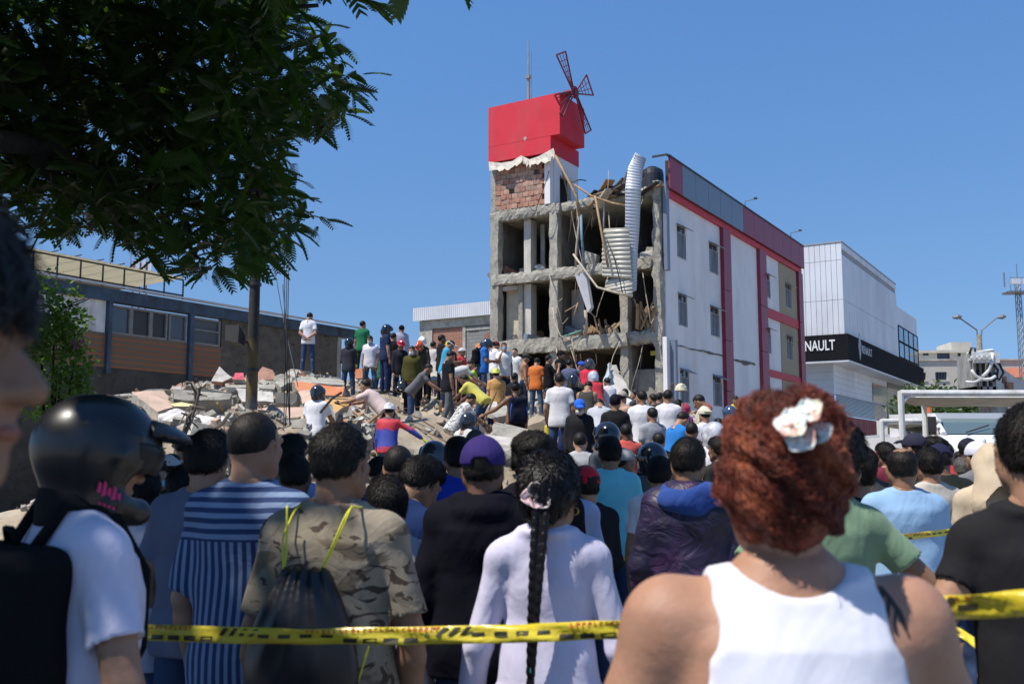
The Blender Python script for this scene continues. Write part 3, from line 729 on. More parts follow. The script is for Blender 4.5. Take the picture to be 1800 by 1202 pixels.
Pn('man in a royal blue shirt and black helmet looking at his phone', 861, 600, 25.3, -75, s=1, sk='t', shirt='tee', sc=(.015, .13, .45), hat='helmet', hatc=(.02, .03, .045), arms='front', nod=45, pc=JEANS, **H)
Pn('person with a dark red cap behind the white polo', 874, 601, 27.5, -60, s=.98, hat='capback', hatc=(.12, .015, .02), shirt='tee', sc=WHITE, nod=20, **H)
Pn('masked man in a white polo shirt with dark jeans', 886, 602, 26.8, -165, s=1, shirt='tee', sc=(.72, .70, .66), mask=(.12, .35, .6), pc=(.02, .03, .06), arms=('down', 'face'), **H)
Pn('shirtless man in a dark cap seen in profile', 926, 622, 26, -80, s=.98, shirt='none', hat='cap', hatc=(.04, .04, .04), pc=NAVY, nod=15, **H)
Pn('man in an orange t-shirt and dark cap seen from behind', 945, 630, 25.7, -25, s=.92, shirt='tee', sc=(.62, .16, .03), hat='cap', hatc=(.02, .02, .02), pc=LJ, bw=1.08, nod=20, **H)
Pn('man in a black t-shirt and khaki shorts holding his hand to his mouth', 965, 624, 25.2, -75, s=.97, sc=BLACK, pants='shorts', pc=KHAKI, arms='face', legs='stand', **H)
Pn('dark figure in a black hooded jacket', 986, 617, 26, -120, s=1.0, shirt='jacket', sc=(.012, .012, .014), hat='beanie', hatc=BLACK, arms='front', pc=BLACK, sk='d', **H)
Pn('person with a bright blue cap next to the red shirts', 1024, 636, 26, -120, s=.95, shirt='long', sc=(.10, .11, .14), hat='cap', hatc=(.02, .07, .45), nod=20, **H)
Pn('person in a red jersey and black helmet seen from behind', 1036, 633, 24.5, -15, s=1.0, sc=(.55, .02, .05), hat='helmet', hatc=(.04, .04, .045), arms='front', pc=NAVY, lean=15, **H)
Pn('person in a red shirt with a white and blue helmet stooping', 1042, 655, 22.5, 10, s=.95, sc=(.5, .03, .05), hat='helmet', hatc=(.45, .5, .55), lean=25, pc=NAVY, **H)
Pn('man with a white t-shirt and black helmet heaving a slab', 559, 680, 17.6, -12, s=1, shirt='tee', sc=WHITE, hat='helmet', hatc=(.02, .025, .03), sk='t', pc=BLACK, arms=('down', 'low'), lean=8, **H)
Pn('man in a pale pink shirt leaning left over the slab with black gloves', 640, 667, 18.5, 68, s=1.02, sk='m', shirt='tuck', sc=(.62, .48, .45), arms=((.1, 1, -.35), (0, 1, -.15)), lean=48, legs='bent', pc=BLACK, glove=(.02, .025, .025), nod=-15, **H)
Pn('boy in a red and blue jersey with a white helmet spreading his arms', 685, 712, 16.2, -4, s=.88, shirt='long', sc=BIKER, hat='hardhat', hatc=(.8, .8, .82), arms=(('down'), ((.9, .1, -.5), (.75, .1, -.55))), glove=(.45, .65, .02), pc=LJ, lean=12, **H)
Pn('man in a white and black printed shirt crouching with a shovel', 833, 693, 19.5, -65, s=1, sk='t', shirt='tee', sc=PRINT, lean=35, legs='crouch', arms='low', pc=(.12, .11, .1), nod=10, **H)
Pn('person in a glossy black helmet below the shoveller', 826, 730, 15.5, -40, s=1, hat='helmet', hatc=(.02, .022, .028), sc=(.6, .6, .58), nod=20, **H)
Pn('woman with a bun, a blue and black rucksack and black leggings', 907, 672, 18.8, 12, s=.99, sk='t', fem=1, shirt='tank', sc=(.2, .1, .05), hair='bun', arms=(((.7, .3, -.6), (.6, .4, -.3)), 'down'), pc=(.012, .012, .014), legs='climb', yaw=-25, **H)
Pn('bald man in a black tank top bending to the left', 957, 684, 19.5, 70, s=.98, sk='t', shirt='tank', sc=BLACK, hair='shave', lean=25, nod=25, pc=(.02, .03, .12), **H)
Pn('man in a white shirt with a red side panel and jeans', 984, 656, 17.6, -10, s=1.04, sk='t', shirt='tee', sc=(.66, .64, .64), pc=(.03, .06, .13), arms='relax', bw=1.05, **H)
Pn('masked worker in a bright blue cap and black shirt facing the camera', 1019, 703, 15.8, 178, s=1, sk='t', shirt='long', sc=(.02, .02, .022), hat='cap', hatc=(.01, .12, .6), mask=(.55, .55, .52), glove=(.38, .36, .32), pc=CAMOG, nod=22, arms='relax', **H)
Pn('person in a black helmet between the white and red shirts', 1007, 660, 20.5, 5, s=1.0, hat='helmet', hatc=(.02, .02, .022), sc=(.03, .03, .03), **H)
Pn('man in a dark grey tank top bending away', 1036, 672, 20, -20, s=1, sk='m', shirt='tank', sc=(.06, .058, .05), lean=20, pc=BLACK, nod=25, **H)
Pn('man in a light grey shirt stooping behind the blue cap', 1052, 706, 17.5, 0, s=1, shirt='tee', sc=(.45, .46, .50), lean=35, nod=35, pc=LJ, **H)
Pn('man in a black t-shirt and black beanie seen from behind', 1081, 695, 16, -3, s=1.03, sk='m', sc=(.018, .018, .02), hat='beanie', hatc=(.01, .01, .015), arms='relax', pc=BLACK, **H)
Pn('shirtless man in a beige cap behind the black beanie', 1094, 688, 18.5, -35, s=1, shirt='none', hat='cap', hatc=(.35, .32, .26), pc=BLACK, lean=5, **H)
Pn('sturdy man in a white t-shirt and maroon shorts', 1127, 686, 16.5, -4, s=1.05, shirt='tee', sc=(.74, .73, .74), pants='shorts', pc=(.10, .012, .03), arms='relax', yaw=35, bw=1.05, **H)
Pn('slim man in a plain white t-shirt right of the maroon shorts', 1174, 685, 17.4, -10, s=1.04, shirt='tee', sc=(.75, .73, .76), pc=BLACK, arms='relax', **H)
Pn('man in a black cap lifting a cream helmet on a pole', 1192, 703, 18.5, -30, s=1, hat='cap', hatc=(.03, .03, .03), arms=(((.2, .4, 1), (-.1, .1, 1)), 'down'), sk='t', sc=(.1, .1, .1), **H)
Pn('man in a bright blue shirt with mask and blue gloves', 1206, 726, 14.5, -60, s=1.0, sk='m', shirt='long', sc=(.015, .17, .5), mask=(.2, .5, .65), glove=(.08, .35, .65), arms='front', lean=15, nod=25, pc=NAVY, **H)
Pn('man in a cream shirt looking down to the left', 1222, 696, 17, 62, s=1.05, sk='t', shirt='tee', sc=(.58, .54, .42), nod=35, pc=BLACK, **H)
Pn('person in a cream cap, white shirt and dark vest', 1238, 716, 15, 20, s=1.0, shirt='tee', sc=(.72, .70, .74), hat='capback', hatc=(.62, .58, .45), **H)
Pn('person with a red cap behind the cream cap', 1243, 711, 18, -10, s=1.0, hat='capback', hatc=(.5, .02, .03), sc=WHITE, **H)
Pn('person in a pink hooded scarf behind the blue gloves', 1205, 710, 20, -60, s=.95, hat='headcloth', hatc=(.35, .03, .08), sc=(.25, .04, .25), **H)
Pn('man in a yellow shirt facing the camera on the heap', 1293, 696, 26, 165, s=1.0, sk='t', sc=(.62, .50, .02), lean=10, nod=15, pc=NAVY, **H)
Pn('person in a navy helmet with a pale top', 1283, 716, 18.5, 10, s=1.0, hat='helmet', hatc=(.04, .07, .14), sc=(.08, .07, .06), **H)
Pn('person in a white, blue and red helmet and white shirt', 1256, 748, 11.5, -25, shirt='tee', sc=(.72, .70, .74), hat='helmet', hatc=mat('race_helmet', (.5, .5, .55), .2, var=.6, vs=9, coat=.6), nod=15, z0=0, group=CROWD)
Pn('dark haired man in black under the shorts', 1157, 760, 13, 10, z0=0.2, sc=(.04, .035, .03), group=CROWD)
for i, (px, py, d, c, lab) in enumerate(((1147, 692, 21, (.05, .05, .055), 'man in a dark grey shirt behind the maroon shorts'), (1160, 690, 22, (.04, .04, .045), 'dark haired person in black before the dusty opening'), (1116, 684, 22, (.06, .06, .065), 'short haired person behind the white shirt with shorts'), (1099, 683, 23, WHITE, 'white shirted person before the fallen plaster'), (1013, 655, 23, (.05, .05, .05), 'dark person behind the black helmet'), (1262, 735, 17, (.3, .2, .15), 'dark haired person left of the navy helmet'))):
    Pn(lab, px, py, d, random.Random(i).uniform(-60, 60), s=1, sc=c, **H)
# --- the street crowd
C = dict(group=CROWD)
Pn('man in a turquoise polo shirt seen from behind', 1072, 771, 7.6, -2, sk='t', shirt='tee', sc=(.20, .60, .66), hair='mid', pc=JEANS, arms='relax', bw=1.06, **C)
Pn('person in a black helmet with the visor up before the black shirt', 1067, 748, 11, 30, hat='helmet', hatc=(.015, .018, .025), sc=(.08, .09, .1), **C)
Pn('man in a purple and blue windbreaker with the hood down', 1209, 770, 4.7, -8, sk='t', shirt='jacket', sc=GALAXY, arms='relax', bw=1.02, yaw=-12, pc=BLACK, **C)
Pn('person in a red cap and a black jacket', 1030, 822, 6.2, 18, hat='cap', hatc=(.55, .015, .03), shirt='long', sc=(.018, .018, .022), hair='mid', arms='front', s=.93, **C)
Pn('man in a grey cap looking to the right', 1097, 790, 9, -70, hat='cap', hatc=(.38, .37, .35), sc=(.04, .04, .06), sk='t', **C)
Pn('boy with thick black hair in a white t-shirt', 1158, 806, 6.6, -10, shirt='tee', sc=(.76, .74, .76), hair='mid', s=.92, **C)
Pn('rider in a shiny black helmet with silver trim', 1146, 785, 8, 5, hat='helmet', hatc=(.015, .018, .024), sc=(.10, .10, .10), **C)
Pn('woman with a long braid, pink flower clip and white blouse', 970, 801, 3.0, -6, sk='m', fem=1, shirt='long', sc=(.60, .57, .72), hair='braid', pc=(.045, .06, .065), bw=.86, yaw=-18, nod=4, arms=(((.30, .0, -1), (.15, .25, -1)), ((.30, 0, -1), (.25, .4, -1))), hem=.05, group=None)
Pn('heavy man in a desert camouflage t-shirt', 599, 748, 2.95, -6, sk='t', shirt='tee', sc=CAMO, pc=(.02, .025, .04), bw=1.03, yaw=-20, arms=(((.26, -.05, -1), (.05, .25, -1)), ((.28, -.05, -1), (-.02, .3, -1))), sleeve=.78, belly=.1, group=None)
Pn('shaven headed man in a blue and white striped shirt', 449, 724, 3.35, -12, sk='m', shirt='tee', sc=STRIPES, hair='shave', pc=(.02, .03, .06), bw=1.02, yaw=-12, arms=(((.22, 0, -1), (.0, .3, -1)), ((.22, 0, -1), (.0, .3, -1))), sleeve=.85, group=None)
Pn('man with thick black hair in a blue grey t-shirt left of the stripes', 366, 762, 4.1, -10, sk='m', shirt='tee', sc=(.12, .13, .19), hair='mid', bw=1.12, arms='relax', **C)
Pn('dark haired man with a light blue collar behind the stripes', 511, 768, 5.6, -28, sk='d', shirt='long', sc=(.18, .28, .50), hair='mid', **C)
Pn('man in a black shirt between the stripes and the camouflage', 520, 800, 5.0, 0, sk='d', shirt='tee', sc=BLACK, **C)
Pn('short black haired person in a white long sleeved shirt behind the camouflage', 680, 843, 3.8, 15, fem=1, shirt='long', sc=(.55, .55, .60), hair='mid', s=.88, bw=1.02, arms='relax', **C)
Pn('man with a shaven head in a dark blue shirt', 701, 782, 5.1, -10, sk='m', shirt='tee', sc=(.012, .03, .11), hair='shave', **C)
Pn('child peering past the shaven head', 668, 803, 7.5, -60, hair='short', s=.88, sc=(.3, .3, .3), **C)
Pn('man with bowed head and lit ear in a navy shirt', 757, 812, 4.3, -45, sk='t', shirt='tee', sc=(.01, .025, .09), nod=28, bw=1.15, lean=8, hair='mid', **C)
Pn('rider in a scratched glossy black helmet behind the bowed head', 763, 782, 8.5, 25, hat='helmet', hatc=(.03, .032, .036), sc=(.05, .05, .06), **C)
Pn('man in a royal blue polo shirt with white lettering', 806, 772, 6.0, 14, sk='t', shirt='tee', sc=(.01, .04, .36), hair='mid', **C)
Pn('grey capped man behind the royal blue polo', 836, 760, 9, 0, hat='beanie', hatc=(.06, .06, .055), sc=BLACK, **C)
Pn('man in a purple cap and a black hooded jacket', 849, 772, 3.75, -4, sk='d', shirt='jacket', sc=(.005, .005, .010), hat='cap', hatc=(.035, .02, .13), pc=(.03, .05, .1), bw=1.02, arms='relax', **C)
Pn('dark haired person in a black coat behind the braid', 937, 768, 4.4, 6, sk='d', shirt='jacket', sc=(.006, .006, .010), hair='curly', **C)
Pn('man in a light blue shirt behind the braided woman', 985, 800, 5.2, 0, shirt='tee', sc=(.35, .42, .62), hair='mid', s=.9, **C)
Pn('woman with auburn curls pinned up and a white tank top', 1366, 722, 1.5, 1, sk='r', fem=1, shirt='none', sc=(.78, .78, .82), pc=(.03, .05, .1), hair=None, bw=1.27, arms=(((.42, .05, -1), (.1, .3, -1)), ((.42, .05, -1), (.1, .3, -1))), group=None)
Pn('young man with wavy black hair, green t-shirt and hands on his hips', 1472, 755, 3.2, 0, sk='t', shirt='tee', sc=(.19, .29, .18), hair='fringe', hc=(.01, .008, .008), yaw=-60, nod=15, arms=(((.7, -.3, -.75), (-.62, .55, -.5)), ((.85, -.1, -.85), (-.7, .35, -.6))), pc=BLACK, bw=.92, sleeve=.5, group=None)
Pn('balding man in a light blue t-shirt', 1583, 787, 5.3, -3, sk='t', shirt='tee', sc=(.26, .42, .62), hair='ring', pc=JEANS, bw=1.12, arms=('relax', ((.25, .1, -1), (-.4, .9, .1))), hem=-.15, group=None)
Pn('man in an off white shirt next to the light blue shirt', 1632, 790, 6.6, 5, shirt='tee', sc=(.46, .43, .38), hair='mid', arms='front', **C)
Pn('man in a black t-shirt with a navy and white cap', 1648, 783, 7.4, 5, shirt='tee', sc=(.018, .022, .02), hat='cap', hatc=(.02, .02, .05), sk='d', arms='front', bw=1.15, lean=12, **C)
Pn('man in a black cap with a white side panel', 1606, 764, 9.0, 40, hat='cap', hatc=(.03, .03, .05), sk='m', sc=(.05, .04, .04), **C)
Pn('curly haired man looking left behind the navy cap', 1640, 772, 9.6, 60, sk='d', hair='curly', sc=(.1, .04, .06), **C)
Pn('man in a bright red t-shirt and black cap', 1660, 779, 10.5, -20, sk='t', hat='capback', hatc=(.02, .02, .02), sc=(.55, .03, .04), arms='cross', lean=10, bw=1.1, **C)
Pn('man in a black tee with one hand on his hip at the right edge', 1812, 712, 2.3, -30, sk='m', shirt='tee', sc=(.018, .017, .019), hair='short', yaw=14, bw=.88, pc=BLACK, arms=(((.40, -.38, -.95), (-.2, .85, -.55)), 'relax'), sleeve=.34, group=None)
Pn('person in a beige shirt pulled over the head', 1738, 782, 6.0, -10, sk='m', shirt='tee', sc=(.52, .42, .30), hat='headcloth', hatc=(.55, .44, .31), s=.98, **C)
Pn('person in a white cap and grey shirt', 1716, 778, 8.0, 10, hat='capback', hatc=(.66, .64, .72), shirt='tee', sc=(.15, .15, .16), **C)
Pn('man in a black baseball cap facing right', 1702, 772, 11, -80, hat='cap', hatc=(.02, .02, .03), sc=(.66, .66, .7), sk='t', **C)
Pn('man in a grey t-shirt behind the wavy hair', 1520, 790, 7.5, 10, sk='t', shirt='tee', sc=(.07, .07, .075), hair='mid', **C)
Pn('man in a black t-shirt behind the green one', 1508, 800, 5.6, 10, shirt='tee', sc=(.02, .02, .03), hair='mid', s=.97, **C)
Pn('man in a maroon shirt beside the bald head', 1556, 780, 9.5, 20, sc=(.15, .02, .04), hair='mid', **C)
Pn('rider in a matt black helmet, white t-shirt and black rucksack', 182, 722, 2.3, -46, sk='m', shirt='tee', sc=(.66, .64, .78), hair=None, pc=NAVY, yaw=-2, nod=8, bw=1.0, arms=(((.25, 0, -1), (.05, .25, -1)), ((.42, .05, -1), (.0, .3, -1))), sleeve=.60, group=None)
Pn('young man with a dark fringe seen in profile at the left edge', -166, 384, .88, -88, sk='t', shirt='tee', sc=BLACK, hair='fringe', hc=(.01, .009, .008), s=1.05, bw=.8, lean=30, nod=-18, group=None)
for i, (px, py, d, hh, sk_, c, lab, kw) in enumerate((
    (245, 800, 6.0, -70, 't', BLACK, 'person in black looking right under the helmet brim', {}), (272, 812, 7.5, -60, 'm', (.3, .3, .32), 'person with a white mask beside the heap', dict(mask=(.3, .5, .6))),
    (300, 800, 9, -40, 'm', (.02, .02, .02), 'crouching helper with gloves left of the dark hair', dict(hat='cap', hatc=(.5, .5, .5))), (322, 822, 5.4, -15, 'd', (.03, .03, .03), 'dark haired person close left of the blue grey shirt', {}),
    (322, 768, 12, 0, 'm', (.62, .14, .03), 'helper in an orange shirt behind the crowd', {}), (250, 830, 4.2, 0, 'm', (.46, .45, .55), 'person in a pale shirt between the helmet and the stripes', {}),
    (1296, 800, 9, -20, 'd', (.08, .08, .08), 'dark haired woman left of the auburn curls', dict(hair='long')), (1262, 770, 10, 40, 't', (.03, .03, .03), 'man in black near the white and blue helmet', {}),
    (1690, 806, 10, 0, 'm', (.2, .1, .05), 'person with grey hair beside the red shirt', dict(hc=(.15, .14, .13))))):
    Pn(lab, px, py, d, hh, sk=sk_, sc=c, **{**dict(hair='mid'), **kw}, **C)
for i, (px, py, d, hh, c, pcx, lab, kw) in enumerate((
    (762, 600, 29, -40, (.55, .5, .48), NAVY, 'pale shirted helper behind the tall man in black', {}), (812, 612, 28, -120, (.5, .03, .03), BLACK, 'red shirted helper behind the royal blue shirt', dict(hat='cap', hatc=(.5, .5, .5))),
    (842, 606, 29, 20, (.03, .03, .035), NAVY, 'dark helper with an orange hard hat behind the royal blue shirt', dict(hat='hardhat', hatc=(.6, .2, .03))), (905, 612, 28, 150, (.62, .62, .62), LJ, 'white shirted helper behind the shirtless man', {}),
    (668, 612, 29, 170, (.05, .2, .12), BLACK, 'dark green shirted helper between the masked white shirt and the navy overalls', {}), (757, 640, 24, -90, (.12, .12, .13), JEANS, 'helper in grey stooping right of the olive vest', dict(lean=40, arms='low')),
    (812, 660, 22.5, 60, (.55, .5, .1), JEANS, 'helper in a mustard shirt bending left among the debris', dict(lean=50, arms='low', legs='bent')), (872, 650, 24, 10, (.55, .3, .1), NAVY, 'helper in a lime and orange vest below the white polo', dict(hat='hardhat', hatc=(.7, .7, .1))),
    (1001, 632, 25.5, -20, (.1, .12, .2), JEANS, 'helper in a slate blue shirt beside the hooded jacket', {}), (1066, 664, 25, 30, (.6, .6, .62), JEANS, 'helper in a white shirt before the blue board', dict(lean=20)),
    (905, 655, 23, -30, (.02, .02, .02), BLACK, 'dark helper behind the woman with the bun', {}), (720, 640, 28, 120, (.4, .38, .35), JEANS, 'beige shirted helper almost hidden by the olive vest', {}),
    (1146, 716, 15, 20, (.3, .31, .33), BLACK, 'man in a mid grey t-shirt right of the maroon shorts', {}), (1216, 742, 13, -15, (.05, .05, .05), BLACK, 'dark shirted man below the bright blue shirt', {}),
    (1100, 745, 13.5, 5, (.6, .1, .08), JEANS, 'man in a brick red t-shirt behind the grey cap', {}), (1020, 760, 12.5, -10, (.45, .45, .47), JEANS, 'man in a light grey t-shirt below the bright blue cap', {}))):
    Pn(lab, px, py, d, hh, s=random.Random(i).uniform(.95, 1.02), sc=c, pc=pcx, sk='mtdl'[i % 4], **kw, **H)
rr = random.Random(31)
cols = [('black', BLACK), ('white', WHITE), ('grey', (.2, .2, .21)), ('red', (.4, .03, .03)), ('navy', NAVY), ('orange', (.6, .2, .04)), ('blue', (.05, .15, .4)), ('pink', (.5, .2, .3)), ('lime', (.4, .6, .05)), ('brown', (.12, .07, .04))]
k = 0
for row, (d0, d1, n, xa_, xb_) in enumerate(((11.5, 13, 9, 1505, 1800), (14, 16, 10, 1490, 1700), (18, 22, 9, 1480, 1640))):
    for i in range(n):
        px = xa_+(xb_-xa_)*(i+rr.uniform(.2, .8))/n; d = rr.uniform(d0, d1); nm, c = rr.choice(cols); s_ = rr.uniform(.9, 1.02)
        th = 1.73*s_; py = PIX(0, d, th)[1]
        hn = rr.choice([None, None, 'cap', 'capback', None, 'hardhat']); hc2n, hc2 = rr.choice(cols)
        Pn('distant onlooker', px, py, d, rr.uniform(-60, 60), sk=rr.choice('lmtd'), sc=c, hair=rr.choice(['short', 'mid', 'curly', 'mid']), hat=hn, hatc=hc2, s=s_, z0=None, group='distant onlookers before the showroom')
        if d > 13: RECS[-1]['loc'][2] = max(0, RECS[-1]['loc'][2]*0)
# ------------------------------------------------------------------ street directions and planes
U = Vector((.516, .856, 0)).normalized()      # along the long side walls, away from the camera
V_ = Vector((.856, -.516, 0)).normalized()    # along the fronts, to the right
RZ = math.atan2(V_.y, V_.x)
CAMP = Vector((0, 0, CAMZ))
def hit(px, py, O, n):
    r = P(px, py, 10)-CAMP; t = (Vector(O)-CAMP).dot(n)/r.dot(n); return CAMP+r*t
class Site:
    """a building's own frame: x along the front (to the right), y away along the side, origin at the near corner"""
    def __init__(s, px, d, py=900):
        p = P(px, py, d); s.O = Vector((p.x, p.y, 0))
    def loc(s, p): q = p-s.O; return Vector((q.dot(V_), q.dot(U), q.z))
    def front(s, px, py, y=0): q = s.loc(hit(px, py, s.O+U*y, U)); return q.x, q.z
    def side(s, px, py, x=0): q = s.loc(hit(px, py, s.O+V_*x, V_)); return q.y, q.z
def wall_holes(m, a0, a1, z0, z1, holes, f):
    """wall in (a,z) with rectangular holes; f(a0,a1,z0,z1) adds one box"""
    zs = sorted({z0, z1, *[max(z0, min(z1, z)) for h in holes for z in h[2:]]})
    for i in range(len(zs)-1):
        b0, b1 = zs[i], zs[i+1]
        if b1-b0 < 1e-4: continue
        cuts = sorted((h[0], h[1]) for h in holes if h[2] < (b0+b1)/2 < h[3]); a = a0
        for c0, c1 in cuts:
            if c0 > a: f(a, c0, b0, b1)
            a = max(a, c1)
        if a < a1: f(a, a1, b0, b1)
# ------------------------------------------------------------------ materials of the buildings
def m_concrete(name, col=(.34, .32, .28), strength=.6, grime=(.10, .09, .08)):
    if ('m', name) in MATS: return MATS[('m', name)]
    m, nt, N, L, B = _nt(name)
    c = ramp(N, L, noise(N, L, 1.3, 8, .65), [(.3, tuple(x*.62 for x in col)), (.55, col), (.75, tuple(min(.8, x*1.3) for x in col))])
    g = ramp(N, L, noise(N, L, 3.2, 8, .75, dist=.6), [(.52, (0, 0, 0)), (.68, (1, 1, 1))])
    L.new(mixc(N, L, g, c, grime), B.inputs['Base Color']); B.inputs['Roughness'].default_value = .92
    bump(N, L, B, noise(N, L, 11, 12, .8), strength, .10)
    MATS[('m', name)] = m; return m
CONC = m_concrete('rough_concrete', (.46, .43, .36), 1.0, (.20, .185, .16)); CONCL = m_concrete('pale_concrete', (.52, .49, .41), .9, (.26, .235, .19))
CONCD = m_concrete('dark_concrete', (.12, .115, .105), .5, (.04, .04, .04))
WHITEP = mat('white_render', (.77, .74, .74), .8, var=.04, vs=.8, dirt=(.60, .57, .56), dirt_s=.5, bmp=.15, bs=12)
PLASTER = mat('old_plaster', (.55, .52, .46), .85, var=.12, vs=2, dirt=(.25, .22, .18), bmp=.3, bs=6)
TAN = mat('tan_render', (.36, .29, .19), .85, var=.06)
REDP = mat('red_paint', (.62, .014, .035), .7, var=.10, vs=1.0, dirt=(.50, .05, .06), dirt_s=1.0, bmp=.25, bs=8)
REDB = mat('red_band', (.52, .02, .03), .55, var=.1)
MAROON = mat('maroon_panel', (.27, .022, .045), .45, var=.08, dirt=(.22, .04, .06))
GREYP = mat('grey_panel', (.16, .19, .24), .4, var=.06)
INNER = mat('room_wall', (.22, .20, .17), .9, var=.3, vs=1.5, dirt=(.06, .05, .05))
DARKIN = mat('dark_inside', (.06, .055, .05), .9, var=.3)  # plain dark tone for back walls, gaps and openings
ALU = mat('aluminium', (.55, .56, .58), .35, .7, var=.05)
STEELD = mat('dark_steel', (.05, .045, .045), .5, .4, var=.2)
WOOD = mat('splintered_wood', (.30, .20, .11), .85, var=.35, vs=8)
GLASS = None
def glass(name, tint=(.05, .07, .08), rough=.05):
    if ('m', name) in MATS: return MATS[('m', name)]
    m, nt, N, L, B = _nt(name); B.inputs['Base Color'].default_value = (*tint, 1); B.inputs['Roughness'].default_value = rough
    B.inputs['Specular IOR Level'].default_value = .9; MATS[('m', name)] = m; return m
def m_corr(name, col, axis=0, freq=40, strength=.6, rust=(.25, .12, .06), r=.4, metal=.3):
    m, nt, N, L, B = _nt(name); tc = N.new('ShaderNodeTexCoord')
    n = noise(N, L, 1.5, 6, .7); c = ramp(N, L, n, [(.3, tuple(x*.85 for x in col)), (.7, col)])
    g = ramp(N, L, noise(N, L, 2.7, 8, .8), [(.62, (0, 0, 0)), (.8, (1, 1, 1))]); L.new(mixc(N, L, g, c, rust), B.inputs['Base Color'])
    B.inputs['Roughness'].default_value = r; B.inputs['Metallic'].default_value = metal
    bump(N, L, B, noise(N, L, 6, 4), .2, .02); return m
# ------------------------------------------------------------------ ground
def m_ground():
    m, nt, N, L, B = _nt('street')
    c = ramp(N, L, noise(N, L, .8, 8, .65), [(.3, (.20, .19, .165)), (.5, (.30, .285, .25)), (.72, (.38, .36, .31))])
    v = N.new('ShaderNodeTexVoronoi'); v.feature = 'DISTANCE_TO_EDGE'; v.inputs['Scale'].default_value = .45
    tc = N.new('ShaderNodeTexCoord'); nz = noise(N, L, 2, 5); mp = N.new('ShaderNodeVectorMath'); mp.operation = 'ADD'
    L.new(tc.outputs['Object'], mp.inputs[0]); L.new(nz, mp.inputs[1]); L.new(mp.outputs[0], v.inputs[0])
    k = ramp(N, L, v.outputs['Distance'], [(0, (1, 1, 1)), (.012, (0, 0, 0))])
    L.new(mixc(N, L, k, c, (.07, .065, .06)), B.inputs['Base Color']); B.inputs['Roughness'].default_value = .9
    bump(N, L, B, noise(N, L, 14, 8, .7), .4, .03); return m
m = MB(); m.add([(-400, -60, 0), (400, -60, 0), (400, 900, 0), (-400, 900, 0)], [(0, 1, 2, 3)])
tag(m.obj('ground', m_ground()), kind='structure')

# ------------------------------------------------------------------ the half collapsed building
D = Site(1172, 37)
bld = thing('damaged_building', 'half collapsed white and red four storey building with its front torn off', 'building', D.O, RZ)
fr, sd_ = D.front, D.side
XL = fr(861, 500)[0]; XT = fr(968, 330)[0]; X1 = fr(966, 430)[0]; X2 = fr(1095, 540)[0]; YF = sd_(1409, 600)[0]
Zt = fr(968, 366)[1]; Zm = fr(968, 482)[1]; Zl = fr(968, 606)[1]; Ztop = fr(1165, 322)[1]
Zb = 0
def bx(name, mt, x0, x1, y0, y1, z0, z1, par=None, lab=None, jit=0):
    m = MB(); m.box(x0, x1, y0, y1, z0, z1, jit=jit); o = m.obj(name, mt, par or bld)
    if lab: o['label'] = lab
    return o
def rough_bar(name, mt, a, b, w, h, jit=.05, n=14, par=None, seed=1, lab=None):
    """a broken concrete member: boxy section with chipped, uneven edges along its length"""
    rnd = random.Random(seed); a, b = Vector(a), Vector(b); t = (b-a).normalized()
    up = Vector((0, 0, 1)) if abs(t.z) < .8 else Vector((0, 1, 0)); s_ = t.cross(up).normalized(); u = s_.cross(t)
    k = 3; ring = []
    for j in range(4):
        c0 = [(-1, -1), (1, -1), (1, 1), (-1, 1)][j]; c1 = [(1, -1), (1, 1), (-1, 1), (-1, -1)][j]
        for q in range(k): ring.append((c0[0]+(c1[0]-c0[0])*q/k, c0[1]+(c1[1]-c0[1])*q/k))
    vs = []; nr = len(ring)
    for i in range(n+1):
        p = a+(b-a)*(i/n)
        for (x, y) in ring:
            corner = abs(x) > .9 and abs(y) > .9; jj = jit*(1.3 if corner else .6)
            vs.append(p+s_*(x*w/2*(1-(rnd.random()*jj/w*1.5 if corner else 0))+rnd.uniform(-jj, jj)*.5)+u*(y*h/2+rnd.uniform(-jj, jj)*.5)+t*rnd.uniform(-.02, .02))
    fs = [(i*nr+j, i*nr+(j+1) % nr, (i+1)*nr+(j+1) % nr, (i+1)*nr+j) for i in range(n) for j in range(nr)]
    fs += [tuple(range(nr))[::-1], tuple(n*nr+j for j in range(nr))]
    m = MB(); m.add(vs, fs); o = m.obj(name, mt, par or bld)
    if lab: o['label'] = lab
    return o
cw = .42
rough_bar('column', CONC, (XL+cw/2, .2, 0), (XL+cw/2, .2, Zt), cw, .4, .04, 44, seed=2)
rough_bar('column', CONCL, (X1+cw/2-.05, .22, 0), (X1+cw/2-.05, .22, Zt), cw*.95, .4, .03, 44, seed=3)
rough_bar('column', CONC, (X2, .25, 0), (X2, .25, Zm-.2), .36, .36, .035, 34, seed=4)
rough_bar('column', CONCL, (X2+.05, .9, Zm+.1), (X2+.05, .9, Zt), .22, .3, .04, 12, seed=5)
rough_bar('column', CONC, (-.22, .2, 0), (-.22, .2, Ztop+.15), .34, .44, .07, 60, seed=6)
# beams of the torn front
rough_bar('beam', CONC, (XL, .2, Zt), (XT+.4, .2, Zt-.02), .42, .42, .055, 30, seed=7)
rough_bar('beam', CONCL, (XT+.35, .28, Zt+.02), (-.35, .35, Ztop-.15), .36, .34, .06, 40, seed=8)
rough_bar('beam', CONCL, (XL+.1, .14, Zm), (X2-.3, .14, Zm+.0), .42, .42, .045, 44, seed=9)
rough_bar('beam', CONC, (X2-.4, .3, Zm+.02), (-.3, .3, Zm+.1), .40, .40, .08, 14, seed=10)
rough_bar('beam', CONC, (XL+.1, .1, Zl), (X2+.2, .1, Zl), .44, .55, .055, 44, seed=11)
rough_bar('beam', CONC, (X2+.1, .2, Zl+.05), (-.3, .2, Zl+.1), .44, .5, .09, 14, seed=12)
